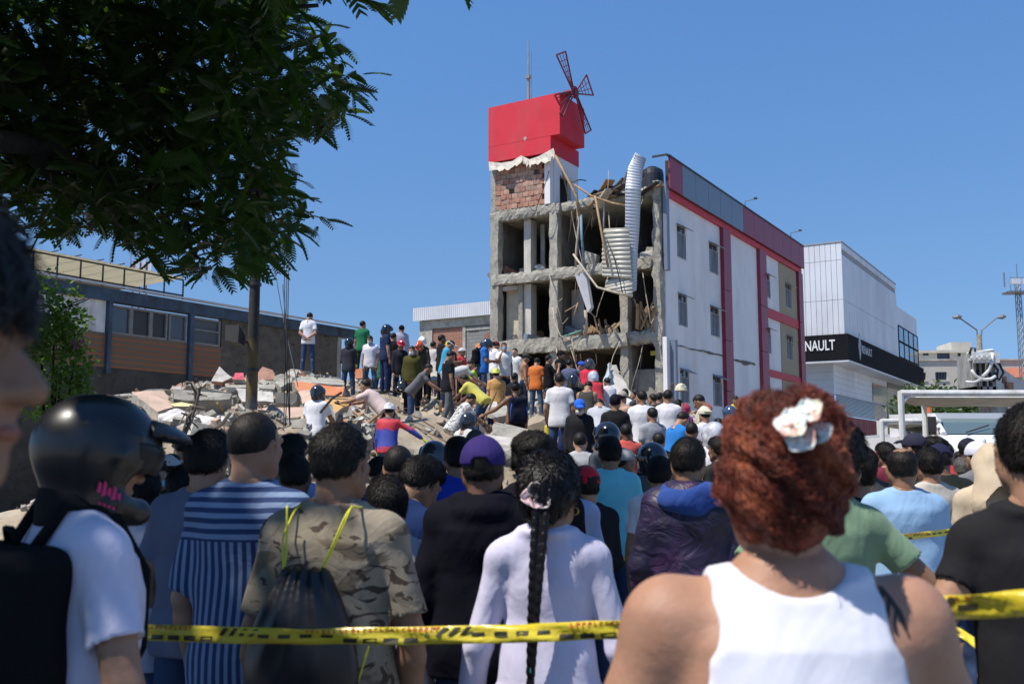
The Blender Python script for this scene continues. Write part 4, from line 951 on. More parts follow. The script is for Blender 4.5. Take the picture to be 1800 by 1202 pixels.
# floors, back walls and partitions of the open rooms
for z in (Zm+.14, Zl+.2): bx('floor_slab', CONC, XL+.05, -.22, .36, YF-.1, z-.22, z-.02)
bx('roof_slab', CONC, XL+.05, -.22, .45, YF-.1, Zt-.12, Zt+.1)
for i, (x, w_) in enumerate(((XL+.03, .16), (X1+.05, .2), (X2, .16))):
    bx('partition_wall', INNER, x, x+w_, .44, 6, 0, Zt-.13)
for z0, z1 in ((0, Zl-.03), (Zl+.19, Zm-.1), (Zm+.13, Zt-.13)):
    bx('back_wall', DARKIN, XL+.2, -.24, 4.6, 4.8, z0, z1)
# white plaster piers and closed room of the left bay
xa, xb = fr(912, 450)[0], fr(924, 450)[0]
bx('plaster_pier', PLASTER, xa, xb, .42, .9, Zl+.2, Zm-.22); bx('plaster_pier', PLASTER, xa, xb, .42, .9, Zm+.2, Zt-.24)
bx('plaster_pier', CONC, xa-.2, xa-.01, .3, .7, Zl+.22, Zm-.22)
bx('cream_room_wall', mat('cream', (.52, .46, .34), .8), XL+.44, xa-.22, .62, .7, Zl+.2, Zm-.30)
bx('lintel', PLASTER, XL+.44, xa-.22, .28, .62, Zm-.42, Zm-.25)
for px0, px1, z0, z1 in ((980, 1002, Zl+.22, Zm-.5), (925, 932, Zm+.2, Zt-.3)):
    bx('door_panel', mat('grey_door', (.40, .40, .36), .7), fr(px0, 500)[0], fr(px1, 500)[0], 1.2, 1.26, z0, z1)
bx('rubble_shelf', PLASTER, fr(1120, 450)[0], -.5, .35, 1.2, Zm+.2, Zm+.55, jit=.05)
bx('rubble_shelf', CONCL, fr(1125, 450)[0], -.6, .6, 1.5, Zm+.56, Zm+.78, jit=.06)
# ground floor infill
bx('infill_wall', mat('grey_render', (.30, .29, .26), .9, var=.2, dirt=(.15, .13, .12)), fr(1102, 680)[0], -.4, .7, .8, 0, Zl-1.1)
bx('infill_wall', PLASTER, XL+.44, X1-.4, .5, .6, 0, Zl-1.0)
bx('corner_post', WHITEP, .02, .18, -.16, .1, 0, Zl); bx('corner_post', GREYP, .20, .42, .1, .32, 0, Zl-.1)
bx('corner_strip', GREYP, .012, .16, .12, .4, sd_(1180, 480)[1], Ztop)
# cloth of dust film inside the ground floor opening
bx('hanging_sheet', mat('yellow_sheet', (.5, .42, .05), .7), fr(1137, 618)[0], fr(1162, 612)[0], .35, .37, Zl-.62, Zl-.45)
# side facade
holes = []; wins = []
for (px, t, b) in ((1197, 393, 450), (1253.5, 424, 476), (1347.5, 478, 519), (1384.5, 496, 538), (1199.5, 514, 570), (1256, 536, 588), (1349, 573, 618), (1387, 588, 630), (1203, 647, 706), (1260.5, 658, 712)):
    hw = 7.5 if px < 1300 else 5.2
    y0, z1 = sd_(px-hw, t); y1, _ = sd_(px+hw, t+6); _, z0 = sd_(px-hw, b)
    holes.append((y0, y1, z0, z1)); wins.append((y0, y1, z0, z1))
zpar = sd_(1177, 338)[1]; ytan0, ytan1 = sd_(1369, 500)[0], sd_(1401, 500)[0]
m = MB(); wall_holes(m, .3, YF, 0, zpar, holes, lambda a, b, c, d: m.box(-.2, 0, a, b, c, d)); m.obj('side_wall', WHITEP, bld)
m = MB(); m.box(XL, 0, YF, YF+.2, 0, zpar); m.obj('rear_wall', WHITEP, bld)
def band_box(name, mt, a, b, z0, z1, t0, t1, par=None): return bx(name, mt, t0, t1, a, b, z0, z1, par)
gm_ = glass('window_glass'); fm = mat('window_frame', (.30, .30, .31), .5, .3)
for i, (y0, y1, z0, z1) in enumerate(wins):
    w = MB(); t = .05
    for a, b, c, d in ((y0, y1, z0, z0+t), (y0, y1, z1-t, z1), (y0, y0+t, z0+t, z1-t), (y1-t, y1, z0+t, z1-t), ((y0+y1)/2-.02, (y0+y1)/2+.02, z0+t, z1-t)): w.box(-.10, -.04, a, b, c, d)
    w = w.obj('window', fm, bld)
    g = MB(); g.box(-.09, -.07, y0+t, y1-t, z0+t, z1-t); g.obj('pane', gm_, w)
    g = MB(); nb = 7
    for k in range(nb): yy = y0+.04+(y1-y0-.08)*k/(nb-1); g.box(.01, .03, yy-.012, yy+.012, z0, z1-.32)
    g.box(.008, .032, y0, y1, z0-.02, z0); g.box(.008, .032, y0, y1, z1-.34, z1-.32); g.obj('grille', mat('grille', (.42, .42, .44), .5, .3), w)
    g = MB(); g.add([(.0, y0-.04, z1+.02), (.0, y1+.04, z1+.02), (.34, y1+.04, z1-.16), (.34, y0-.04, z1-.16), (.0, y0-.04, z1-.01), (.0, y1+.04, z1-.01), (.33, y1+.04, z1-.19), (.33, y0-.04, z1-.19)],
          [(0, 1, 2, 3), (7, 6, 5, 4), (0, 4, 5, 1), (3, 2, 6, 7), (0, 3, 7, 4), (1, 5, 6, 2)]); g.obj('awning', GREYP, w)
# red bands, pilasters, tan field
for a, b in ((1267, 1280), (1331, 1342.5), (1399, 1409.5)):
    ya, yb = sd_(a, 500)[0], sd_(b, 500)[0]; zs = [0, 2.2, 4.4, 6.6, 8.8, zpar-.26]
    for k in range(5): band_box('pilaster_panel', MAROON, ya, min(yb, YF+.05), zs[k]+.012, zs[k+1]-.012, .004, .17)
zt2 = zpar-.002
pil = [sd_(p, 500)[0] for p in (1267, 1280, 1331, 1342.5, 1399)]
band_box('red_band', REDB, .3, YF+.02, zpar-.26, zpar, .006, .12)
for (pt, pb) in ((540, 556), (648, 660)):
    z1, z0 = sd_(1345, pt)[1], sd_(1345, pb)[1]; band_box('red_band', REDB, pil[3]+.02, pil[4]-.02, z0, z1, .006, .10)
zz = [0, sd_(1345, 660)[1], sd_(1345, 648)[1], sd_(1345, 556)[1], sd_(1345, 540)[1], zpar-.26]
m = MB(); wall_holes(m, ytan0, pil[4]-.02, 0, zpar-.28, [h for h in holes if h[0] > ytan0-.3]+[(0, 99, zz[1], zz[2]), (0, 99, zz[3], zz[4])], lambda a, b, c, d: m.box(.004, .03, a, b, c, d)); m.obj('tan_field', TAN, bld)
# parapet panels: one maroon, five grey, six maroon
lab_px = [1177, 1199, 1222, 1244, 1264.5, 1284, 1304, 1322, 1339, 1355.5, 1371, 1386, 1400, 1408]
zt0, zt1 = sd_(1179, 277, .25)[1], None
for i in range(len(lab_px)-1):
    y0, y1 = sd_(lab_px[i], 300, .25)[0], sd_(lab_px[i+1], 300, .25)[0]
    band_box('parapet_panel', GREYP if 1 <= i <= 5 else MAROON, y0+.012, y1-.012, zpar+.01, zt0, .20, .26)
m = MB(); m.box(.02, .19, .4, YF, zpar+.02, zt0-.1); m.obj('parapet_frame', STEELD, bld)
m = MB(); m.box(.18, .30, .15, YF+.1, zt0+.002, zt0+.06); m.box(-.35, .28, .0, .06, zt0-.02, zt0+.05); m.obj('parapet_cap', STEELD, bld)
for px in (1310, 1388):
    y, z = sd_(px, 300, .25)[0], zt0; m = MB(); m.tube([(.2, y, z+.06), (.2, y, z+.35), (.7, y+.1, z+.42)], .02, 5); m.box(.62, .76, y-.05, y+.12, z+.40, z+.46); m.obj('roof_floodlight', STEELD, bld)
# crack across the side wall: a ragged gap filled dark with broken brick behind
cp = [(1183, 606, .03), (1200, 609, .02), (1216, 614, .03), (1236, 617, .05), (1245, 620, .16), (1254, 622, .05), (1266, 624, .10), (1282, 628, .03), (1288, 632, .12), (1302, 635, .16), (1308, 638, .34), (1318, 638, .14), (1330, 641, .1)]
pts_t, pts_b = [], []
rr = random.Random(4)
for i in range(len(cp)-1):
    for k in range(4):
        t = k/4; px, py, w_ = [cp[i][j]+(cp[i+1][j]-cp[i][j])*t for j in range(3)]; w_ *= .55
        y, z = sd_(px, py); pts_t.append((y, z+w_/2+rr.uniform(0, .035))); pts_b.append((y, z-w_/2-rr.uniform(0, .035)))
m = MB(); n = len(pts_t)
m.add([(.008+rr.uniform(0, .02), y, z) for y, z in pts_t]+[(.008+rr.uniform(0, .03), y, z) for y, z in pts_b], [(i, i+1, n+i+1, n+i) for i in range(n-1)])
m.obj('wall_crack', mat('crack', (.15, .13, .12), .95, var=.5, vs=14, bmp=1, bs=20), bld)
# ---- tower over the left bay
yT = D.side(1016, 300, XT)[0]; zrb = fr(862, 287)[1]; zrt = fr(863, 190)[1]; zstep = fr(985, 236)[1]
bx('tower_column', CONC, XL+.02, XL+.26, .02, .3, Zt+.2, zrb); 
bx('tower_white_pier', WHITEP, XT-.28, XT-.02, -.02, .28, Zt+.2, zrb-.1)
yd0, yd1 = D.side(984, 330, XT)[0], D.side(1004, 330, XT)[0]
m = MB(); wall_holes(m, .3, yT, Zt+.1, zrb, [(yd0, yd1, Zt+.1, zrb-.75)], lambda a, b, c, d: m.box(XT-.2, XT, a, b, c, d)); m.obj('tower_side_wall', WHITEP, bld)
bx('tower_rear_wall', CONC, XL+.02, XT-.2, yT-.2, yT, Zt+.1, zrb); bx('tower_left_wall', CONC, XL+.02, XL+.2, .3, yT-.2, Zt+.1, zrb)
bx('tower_backing', mat('mortar', (.13, .115, .10), .95, var=.3, vs=6), XL+.26, XT-.28, .14, .24, Zt+.2, zrb-.02)
brs = [mat('brick_%d' % i, c, .9, var=.3, vs=5, bmp=.5, bs=12, dirt=(.16, .13, .12)) for i, c in enumerate([(.42, .21, .14), (.36, .17, .12), (.47, .28, .20), (.33, .22, .17)])]
bw_, bh_ = (XT-.28-XL-.26)/9, .215; bm = []
for k in range(8):
    m = MB(); m.box(-bw_/2+.008, bw_/2-.008, 0, .12, .006, bh_-.008, jit=.008); m.mi = 0; bm.append(m.mesh('brick', brs[k % 4]))
rr = random.Random(9); nz_ = int((zrb-.15-(Zt+.22))/bh_)
for r_ in range(nz_):
    for c_ in range(10):
        x = XL+.26+bw_*(c_+(.0 if r_ % 2 else .5)); x = min(max(x, XL+.26+bw_/2), XT-.28-bw_/2)
        if c_ == 9: continue
        if (r_, c_) in ((nz_-3, 7), (3, 3)): continue
        o = link('brick', bm[rr.randrange(8)], bld, (x, .02+rr.uniform(-.015, .012), Zt+.22+r_*bh_)); o.rotation_euler = (rr.uniform(-.02, .02), rr.uniform(-.015, .015), rr.uniform(-.04, .04))
# red cap of the mill: lower and upper box, the upper one overhangs to the right
xo = fr(985, 200)[0]; yo = D.side(1027, 230, xo)[0]
m = MB(); m.box(XL-.06, XT+.03, -.05, yT+.03, zrb, zstep); m.obj('red_cap_lower', REDP, bld)
m = MB(); z1 = zrt
m.add([(XL-.06, -.055, zstep+.002), (xo, -.055, zstep+.002), (xo, yo, zstep+.002), (XL-.06, yo, zstep+.002), (XL-.06, -.055, z1), (xo, -.055, z1+.02), (xo, yo, z1), (XL-.06, yo, z1-.1)],
      [(3, 2, 1, 0), (4, 5, 6, 7), (0, 1, 5, 4), (1, 2, 6, 5), (2, 3, 7, 6), (3, 0, 4, 7)]); m.obj('red_cap_upper', REDP, bld)
px_, pz_ = fr(923, 244, -.055); m = MB(); m.add([(px_+math.cos(a)*.07*(1+.3*math.sin(3*a)), -.06, pz_+math.sin(a)*.09) for a in [k*.7 for k in range(9)]], [tuple(range(9))]); m.obj('chipped_spot', PLASTER, bld)
# torn white roofing membrane hanging under the red cap
tp = [(858, 288), (880, 290), (900, 287), (915, 277), (930, 284), (945, 279), (960, 271), (972, 264)]; bp = [(856, 300), (880, 299), (897, 291), (915, 283), (926, 291), (945, 287), (962, 279), (971, 276)]
m = MB(); vs = []
for i, (a, b) in enumerate(zip(tp, bp)):
    xa_, za_ = fr(a[0], a[1]-4, -.1); xb_, zb_ = fr(b[0], b[1], -.45)
    vs += [(xa_, -.065, za_), ((xa_+xb_)/2, -.12, (za_+zb_)/2+.03*(i % 2)), (xb_, -.22-.1*(i % 2), zb_)]
nv = len(tp); vs2 = []
for i in range(nv-1):
    for k in range(5):
        for j in range(3):
            a_, b_ = Vector(vs[3*i+j]), Vector(vs[3*i+3+j]); p_ = a_.lerp(b_, k/5)
            if j: p_ += Vector((rr.uniform(-.03, .03), rr.uniform(-.05, .03), rr.uniform(-.05, .05)*(j)))
            vs2.append(p_)
vs = vs2+[Vector(v) for v in vs[-3:]]
fs = [(3*i+j, 3*i+j+1, 3*i+j+4, 3*i+j+3) for i in range(len(vs)//3-1) for j in (0, 1)]
m.add(vs, fs); o = m.obj('torn_membrane', mat('membrane', (.50, .46, .39), .8, var=.2, vs=4, bmp=.4), bld)
md = o.modifiers.new('t', 'SOLIDIFY'); md.thickness = .012
# antenna mast
ax_, az_ = fr(929, 170, 1.0); ztip = fr(929, 70, 1.0)[1]; zc = fr(929, 135, 1.0)[1]
m = MB(); m.cyl((ax_, 1.0, zrt-.3), (ax_, 1.0, zc), .075, .06, 8); m.cyl((ax_, 1, zc), (ax_, 1, ztip), .045, .03, 8); m.cyl((ax_, 1, zc-.1), (ax_, 1, zc+.05), .12, n=8); m.tube([(ax_+.14, 1, zrt-.2), (ax_+.14, 1, zc+1.1)], .015, 4)
for k in range(6): m.tube([(ax_, 1, zrt+.3*k), (ax_+.16, 1, zrt+.3*k)], .01, 4)
m.obj('antenna_mast', mat('mast', (.34, .35, .34), .5, .5), bld)
# windmill sails on the red face
hx, hz = D.side(1010, 163, xo+.35)
wm = link('windmill', None, bld, (xo+.35, hx, hz)); wm_red = mat('sail_frame', (.17, .016, .025), .5, .3, var=.3); HY, HZ = hx, hz
def SP(px, py, x=None): y, z = D.side(px, py, xo+.38 if x is None else x); return Vector(((.03 if x is None else x-xo-.35), y-HY, z-HZ))
m = MB(); m.tube([Vector((-.5, 0, 0)), Vector((.08, 0, 0))], .16, 12); m.tube([Vector((-.02, 0, 0)), Vector((.06, 0, 0))], .26, 14); m.obj('hub', wm_red, wm)
for (tip_a, tip_b, root, nrib) in ((( 978, 97), (994, 91), (1007, 158), 4), ((1031, 132), (1043, 168), (1014, 163), 3), ((1029, 235), (1039, 229), (1014, 170), 4), ((975, 167), (984, 185), (1004, 163), 2), ((990, 205), (984, 200), (1006, 168), 0)):
    a, b, c = SP(*tip_a), SP(*tip_b), SP(*root); m = MB(); n_ = (b-a).normalized()*.06
    m.tube([c-n_, a], .035, 5); m.tube([c+n_, b], .035, 5); m.tube([a, b], .035, 5)
    if nrib: m.tube([c, (a*2+b)/3], .016, 4); m.tube([c, (a+b*2)/3], .016, 4)
    for k in range(nrib): t = .35+.6*k/max(nrib, 1); m.tube([c+(a-c)*t, c+(b-c)*t], .016, 4)
    m.obj('sail', wm_red, wm)
# ------------------------------------------------------------------ loose things on the torn front
SHEET = m_corr('corrugated_zinc', (.55, .57, .61), r=.5, metal=.2, rust=(.30, .28, .25)); SHEET2 = m_corr('corrugated_cream', (.55, .52, .44), r=.5, metal=.1, rust=(.4, .33, .22))
def corrugated(name, label, rows, mt, group=None, pitch=.075, amp=.022):
    """rows: left/right world points down the sheet; ridges run across"""
    m = MB(); vs = []; N_ = 0
    pts = []
    for i in range(len(rows)-1):
        (a, b), (c, d) = rows[i], rows[i+1]; L_ = ((a+b)/2-(c+d)/2).length; k = max(2, int(L_/(pitch/4)))
        pts += [(a.lerp(c, j/k), b.lerp(d, j/k)) for j in range(k)]
    pts.append(rows[-1]); s = 0
    out = []
    for i, (a, b) in enumerate(pts):
        if i: s += ((a+b)/2-(pts[i-1][0]+pts[i-1][1])/2).length
        j = min(i, len(pts)-2); dn = ((pts[j+1][0]+pts[j+1][1])-(pts[j][0]+pts[j][1])).normalized(); nr = (b-a).cross(dn).normalized()
        o_ = nr*amp*math.sin(2*math.pi*s/pitch); out += [a+o_, a.lerp(b, .5)+o_, b+o_]
    fs = [(3*i+j, 3*i+j+1, 3*i+j+4, 3*i+j+3) for i in range(len(pts)-1) for j in (0, 1)]
    m.add(out, fs); o = m.obj(name, mt, smooth=True); md = o.modifiers.new('t', 'SOLIDIFY'); md.thickness = .006
    tag(o, label, 'metal sheet', group); return o
def FW(px, py, y=0): return hit(px, py, D.O+U*y, U)
corrugated('roofing_sheet', 'long bent silver corrugated sheet hanging from the roof edge', [(FW(1117, 268, -.3), FW(1136, 279, .2)), (FW(1104, 295, -.7), FW(1130, 300, -.3)), (FW(1099, 330, -.9), FW(1127, 332, -.6)), (FW(1099, 400, -.8), FW(1124, 402, -.5)), (FW(1106, 440, -.7), FW(1121, 442, -.5)), (FW(1110, 515, -.6), FW(1119, 510, -.5))], SHEET, pitch=.13, amp=.016)
corrugated('roofing_sheet', 'wide cream corrugated sheet hanging in front of the middle bay', [(FW(1061, 402, -.95), FW(1106, 400, -1.0)), (FW(1058, 450, -.95), FW(1108, 448, -1.05)), (FW(1059, 486, -.95), FW(1111, 490, -1.0))], SHEET2, pitch=.17, amp=.035)
corrugated('roofing_sheet', 'small crumpled cream corrugated sheet hanging lowest', [(FW(1065, 493, -.75), FW(1110, 480, -.8)), (FW(1064, 510, -.9), FW(1112, 500, -1.0)), (FW(1090, 518, -1.0), FW(1112, 521, -1.05))], SHEET2, pitch=.17, amp=.035)
def loose(name, label, cat, mt, w, pts, n=5, group=None):
    m = MB(); m.tube([FW(*p) for p in pts], w, n); return tag(m.obj(name, mt, smooth=True), label, cat, group)
CABLE = mat('pale_cable', (.42, .36, .28), .8, var=.2); CABLED = mat('black_cable', (.012, .012, .012), .6); BLUEP = mat('blue_pipe', (.16, .30, .42), .6, var=.2); GREENP = mat('green_pipe', (.16, .35, .27), .6)
for lab, mt, w, pts in (
    ('long pale batten hanging from the mill down to the second floor', WOOD, .06, [(976, 274, -.2), (990, 300, -.5), (1003, 325, -.7), (1013, 345, -.8), (1018, 380, -.7)]),
    ('cable bundle hanging beside the blue pipe', CABLE, .05, [(1013, 345, -.7), (1018, 390, -.7), (1013, 440, -.6), (1012, 470, -.6)]),
    ('thin batten running from the mill to the roof edge', WOOD, .045, [(1010, 325, -.2), (1040, 345, -.4), (1075, 357, -.5), (1110, 364, -.5)]),
    ('broken batten leaning from the roof over the cream sheet', WOOD, .05, [(1046, 345, -.6), (1055, 395, -1.0), (1063, 440, -1.2), (1069, 470, -1.2)]),
    ('long pale pole crossing below the cream sheets', CABLE, .045, [(1008, 447, -.6), (1030, 478, -.9), (1050, 505, -1.2), (1085, 515, -1.3), (1112, 521, -1.2)]),
    ('blue pipe hanging in the middle bay', BLUEP, .055, [(1021, 378, -.2), (1023, 420, -.2), (1027, 470, -.1)]),
    ('white conduit hanging in the middle bay', mat('white_conduit', (.6, .6, .6), .5), .035, [(1062, 357, -.1), (1061, 400, -.1)]),
    ('dark cable hanging over the cream sheets', CABLED, .022, [(1066, 420, -1.15), (1080, 455, -1.2), (1090, 495, -1.25), (1095, 520, -1.2)]),
    ('pale cable sagging under the lower beam', CABLE, .025, [(978, 612, -.2), (982, 650, -.4), (985, 600, -.4), (1005, 596, -.4), (1012, 640, -.3)]),
    ('white cable hanging in the lower middle bay', CABLE, .028, [(972, 540, -.1), (975, 565, -.2), (985, 590, -.3), (1000, 600, -.3)]),
    ('looped cable hanging before the third column', CABLE, .022, [(1090, 600, -.3), (1078, 625, -.3), (1074, 640, -.3), (1090, 655, -.4), (1100, 640, -.3)]),
    ('long cable hanging from the lower beam', CABLE, .02, [(1003, 610, -.2), (1012, 640, -.3), (1020, 668, -.4)]),
    ('green pipe lying on the lower beam', GREENP, .03, [(988, 592, -.25), (1022, 581, -.2)]),
    ('bent grey pipe hanging under the fallen panel', CABLE, .07, [(1029, 545, -.2), (1031, 570, -.15), (1028, 590, -.1)]),
    ('crossed stick poking out of the lower middle bay', WOOD, .035, [(1016, 532, -.5), (1009, 556, -.6)]),
    ('thin stick poking out of the lower middle bay', WOOD, .025, [(993, 548, -.5), (1016, 535, -.3)]),
    ('bent rod standing up from the broken roof edge', STEELD, .025, [(1000, 322, .5), (1020, 316, .8), (1030, 318, 1)]),
    ('rusty rod hanging inside the tower door', WOOD, .03, [(988, 300, .8), (995, 330, .7), (1000, 352, .6)]),
):
    loose('hanging_cable' if 'cable' in lab else ('pipe' if ('pipe' in lab or 'conduit' in lab) else 'batten'), lab, 'cable' if 'cable' in lab else ('pipe' if 'pipe' in lab or 'conduit' in lab else 'batten'), mt, w, pts)
rr = random.Random(21)
for k in range(18):
    px = rr.choice([1005, 1010, 1014, 1018, 1024, 1045, 1060, 1075, 1090])+rr.uniform(-5, 5); y0 = rr.choice([372, 372, 490, 612]); L_ = rr.uniform(20, 80)
    loose('rebar', 'thin rusty rod hanging from the broken beams', 'rebar', mat('rust', (.12, .07, .05), .8), .014, [(px, y0, .1), (px+rr.uniform(-4, 4), y0+L_*.5, -.1+rr.uniform(-.2, .2)), (px+rr.uniform(-8, 8), y0+L_, -.1)], 4, 'rusty rods hanging in the torn front')
# fallen panel, wood piles, boards
m = MB(); a, b, c, e = FW(1011, 485, -.4), FW(1029, 477, -.6), FW(1039, 540, -.8), FW(1033, 549, -.8); nn = (b-a).cross(e-a).normalized()*.14
m.add([a, b, c, e, a+nn, b+nn, c+nn, e+nn], [(0, 1, 2, 3), (7, 6, 5, 4), (0, 4, 5, 1), (1, 5, 6, 2), (2, 6, 7, 3), (3, 7, 4, 0)])
tag(m.obj('fallen_panel', mat('panel_grey', (.38, .38, .40), .7, var=.1)), 'pale grey slab dangling below the middle beam', 'panel')
def planks(n, px0, px1, py, yy, lean, L0, L1, lab, grp, seed):
    r_ = random.Random(seed)
    for i in range(n):
        px = px0+(px1-px0)*(i+r_.random())/n; p = FW(px, py+r_.uniform(-3, 3), yy+r_.uniform(-.3, .4)); L_ = r_.uniform(L0, L1)
        d_ = (V_*r_.uniform(-lean, lean*.8)+U*r_.uniform(-.2, .5)+Vector((0, 0, 1))*r_.uniform(.5, 1)).normalized()
        m = MB(); q = p+d_*L_; s1 = d_.cross(U).normalized()*r_.uniform(.03, .08); s2 = d_.cross(s1).normalized()*.03
        m.add([p-s1-s2, p+s1-s2, p+s1+s2, p-s1+s2, q-s1*.6-s2, q+s1*.8-s2, q+s1*.5+s2, q-s1+s2], [(3, 2, 1, 0), (4, 5, 6, 7), (0, 1, 5, 4), (1, 2, 6, 5), (2, 3, 7, 6), (3, 0, 4, 7)])
        tag(m.obj('broken_plank', WOOD), lab, 'plank', grp)
planks(26, 1120, 1160, 578, .2, .6, .5, 1.3, 'splintered plank standing in the right hand bay', 'splintered planks in the right hand bay', 3)
planks(12, 1040, 1075, 586, .3, 1.6, .4, .8, 'short broken plank heaped in the middle bay', 'broken planks heaped in the middle bay', 4)

# water tank and debris on the roof
w_ = D.loc(hit(1147, 320, D.O+U*2.0, U)); tk_ = thing('water_tank', 'black plastic water tank on the roof behind the bent sheet', 'water tank', (D.O+V_*w_.x+U*2.0).to_tuple()[:2]+(fr(1147, 343, 2.0)[1],))
zt_ = fr(1147, 297, 2.0)[1]-tk_.location.z; m = MB(); m.tube([(0, 0, -.6), (0, 0, zt_*.75), (0, 0, zt_*.92), (0, 0, zt_)], [.50, .46, .42, .30], 20); m.obj('barrel', mat('black_tank', (.02, .022, .028), .45, var=.1), tk_, smooth=False); m = MB(); m.cyl((0, 0, zt_), (0, 0, zt_+.06), .2, n=14); m.obj('lid', mat('black_tank', (.02, .022, .028), .45), tk_)
rr = random.Random(33)
for k in range(34):
    px = rr.uniform(1030, 1112); py = rr.uniform(0, 1)*22+322+max(0, (1075-px))*.35; a = FW(px, py+12, rr.uniform(-.2, 1.2)); L_ = rr.uniform(.5, 1.6); d_ = (V_*rr.uniform(.4, 1)+U*rr.uniform(-.6, .6)+Vector((0, 0, rr.uniform(-.1, .45)))).normalized(); wd = rr.uniform(.05, .22)
    s1 = d_.cross(Vector((0, 0, 1))).normalized()*wd; m = MB(); q = a+d_*L_; t_ = Vector((0, 0, .03)); m.add([a-s1-t_, a+s1-t_, a+s1+t_, a-s1+t_, q-s1-t_, q+s1-t_, q+s1+t_, q-s1+t_], [(3, 2, 1, 0), (4, 5, 6, 7), (0, 1, 5, 4), (1, 2, 6, 5), (2, 3, 7, 6), (3, 0, 4, 7)])
    tag(m.obj('roof_board', [WOOD, SHEET2, CONCD, STEELD][rr.randrange(4)]), 'broken board or sheet heaped on the collapsed roof edge', 'board', 'broken boards on the roof edge')
a, b, c_, e = FW(1102, 300, .6), FW(1108, 296, .8), FW(1100, 345, .4), FW(1085, 345, .2); m = MB(); m.add([a, b, c_, e], [(0, 1, 2, 3)]); o = m.obj('dark_sheet', CONCD); md = o.modifiers.new('t', 'SOLIDIFY'); md.thickness = .03; tag(o, 'dark roofing sheet leaning beside the water tank', 'sheet')
# broken furniture, wires and plaster inside the open rooms
for k in range(46):
    bay = rr.choice([(872, 905), (925, 955), (980, 1050), (1040, 1085), (1110, 1160)]); fl = rr.choice([Zl+.2, Zm+.15]); y_ = rr.uniform(.5, 2.2); x0_ = fr(rr.uniform(*bay), 500, y_)[0]; sx_, sy_, sz_ = rr.uniform(.1, .45), rr.uniform(.05, .3), rr.uniform(.08, .5)
    m = MB(); M_ = Matrix.Rotation(rr.uniform(-.6, .6), 4, 'Y') @ Matrix.Rotation(rr.uniform(0, 3), 4, 'Z'); m.box(-sx_, sx_, -sy_, sy_, -sz_/2, sz_/2, M_, .04); o = m.obj('room_debris', [PLASTER, CONCL, WOOD, GREYP, brs[1], INNER][rr.randrange(6)]); o.location = D.O+V_*x0_+U*y_+Vector((0, 0, fl+sz_*.4+rr.uniform(0, .3))); o.rotation_euler[2] = RZ
    tag(o, 'broken piece lying on the floor of an open room', 'debris', 'debris in the open rooms')
# ------------------------------------------------------------------ the car showroom
Sh = Site(1497, 60)
def SB(m, x0, x1, y0, y1, z0, z1): m.box(x0, x1, y0, y1, z0, z1); return m
shw = thing('showroom', 'white panelled car showroom with a black sign band', 'building', Sh.O, RZ)
zt = Sh.front(1493, 424)[1]; zb = Sh.front(1499, 586)[1]; zbb = Sh.front(1501, 632)[1]; xw = Sh.front(1390, 500)[0]-8
ye = Sh.side(1577, 560)[0]; ye2 = Sh.side(1613, 600)[0]; z2 = Sh.side(1580, 540)[1]
WPAN = mat('white_cladding', (.66, .67, .70), .5, var=.05, vs=.6, dirt=(.5, .5, .52), dirt_s=.3); SEAM = mat('seam', (.30, .30, .32), .7)
m = MB(); SB(m, xw+.05, -.06, .06, ye-.06, zb, zt-.05); m.obj('backing', SEAM, shw)
def cladding(n, lo, hi, rows, f, par):
    w = (hi-lo)/n; k = 0
    for z0, z1 in rows:
        for i in range(n): mm = MB(); f(mm, lo+i*w+.012, lo+(i+1)*w-.012, z0+.012, z1-.012); mm.obj('cladding_panel', WPAN, par)
r1 = Sh.front(1495, 525)[1]; r0 = Sh.front(1493, 455)[1]
cladding(34, xw, 0, ((zb, r1), (r1, r0), (r0, zt)), lambda mm, a, b, c, e: mm.box(a, b, -.002, .055, c, e), shw)
zg = zt-.75
cladding(24, 0, ye, ((zb, r1), (r1, zg)), lambda mm, a, b, c, e: mm.box(-.055, .002, a, b, c, e), shw)
cladding(12, 0, ye, ((zg+.35, zt),), lambda mm, a, b, c, e: mm.box(-.055, .002, a, b, c, e), shw)
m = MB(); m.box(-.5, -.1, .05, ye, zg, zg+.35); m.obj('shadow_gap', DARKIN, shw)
m = MB(); m.box(xw, .03, -.04, ye, zt, zt+.08); m.obj('roof_edge', SEAM, shw)
BLK = mat('sign_black', (.012, .012, .015), .85, var=.1, spec=.1)
oh = .25
m = MB(); m.box(xw, oh, -oh, ye2+.8, zbb, zb-.01); m.obj('sign_band', BLK, shw)
m = MB(); m.box(xw, oh-.02, -oh+.02, ye2+.7, zbb-.12, zbb-.005); m.obj('soffit', WPAN, shw)
m = MB(); m.box(-6, -.02, ye+.06, ye2, zb, z2); b_ = m.obj('glazed_block', WPAN, shw)
zw1, zw0 = Sh.side(1580, 572)[1], zb+.15
for i in range(4):
    for j in range(2):
        y0 = ye+.2+(ye2-ye-.3)*i/4; y1 = ye+.2+(ye2-ye-.3)*(i+1)/4; c0 = zw0+(zw1-zw0)*j/2; c1 = zw0+(zw1-zw0)*(j+1)/2
        f = MB(); f.box(-.01, .05, y0, y1, c0, c0+.07); f.box(-.01, .05, y0, y1, c1-.07, c1); f.box(-.01, .05, y0, y0+.07, c0+.07, c1-.07); f.box(-.01, .05, y1-.07, y1, c0+.07, c1-.07)
        f = f.obj('window', BLK, shw); g = MB(); g.box(.0, .02, y0+.07, y1-.07, c0+.07, c1-.07); g.obj('pane', glass('sky_glass', (.12, .19, .24), .08), f)
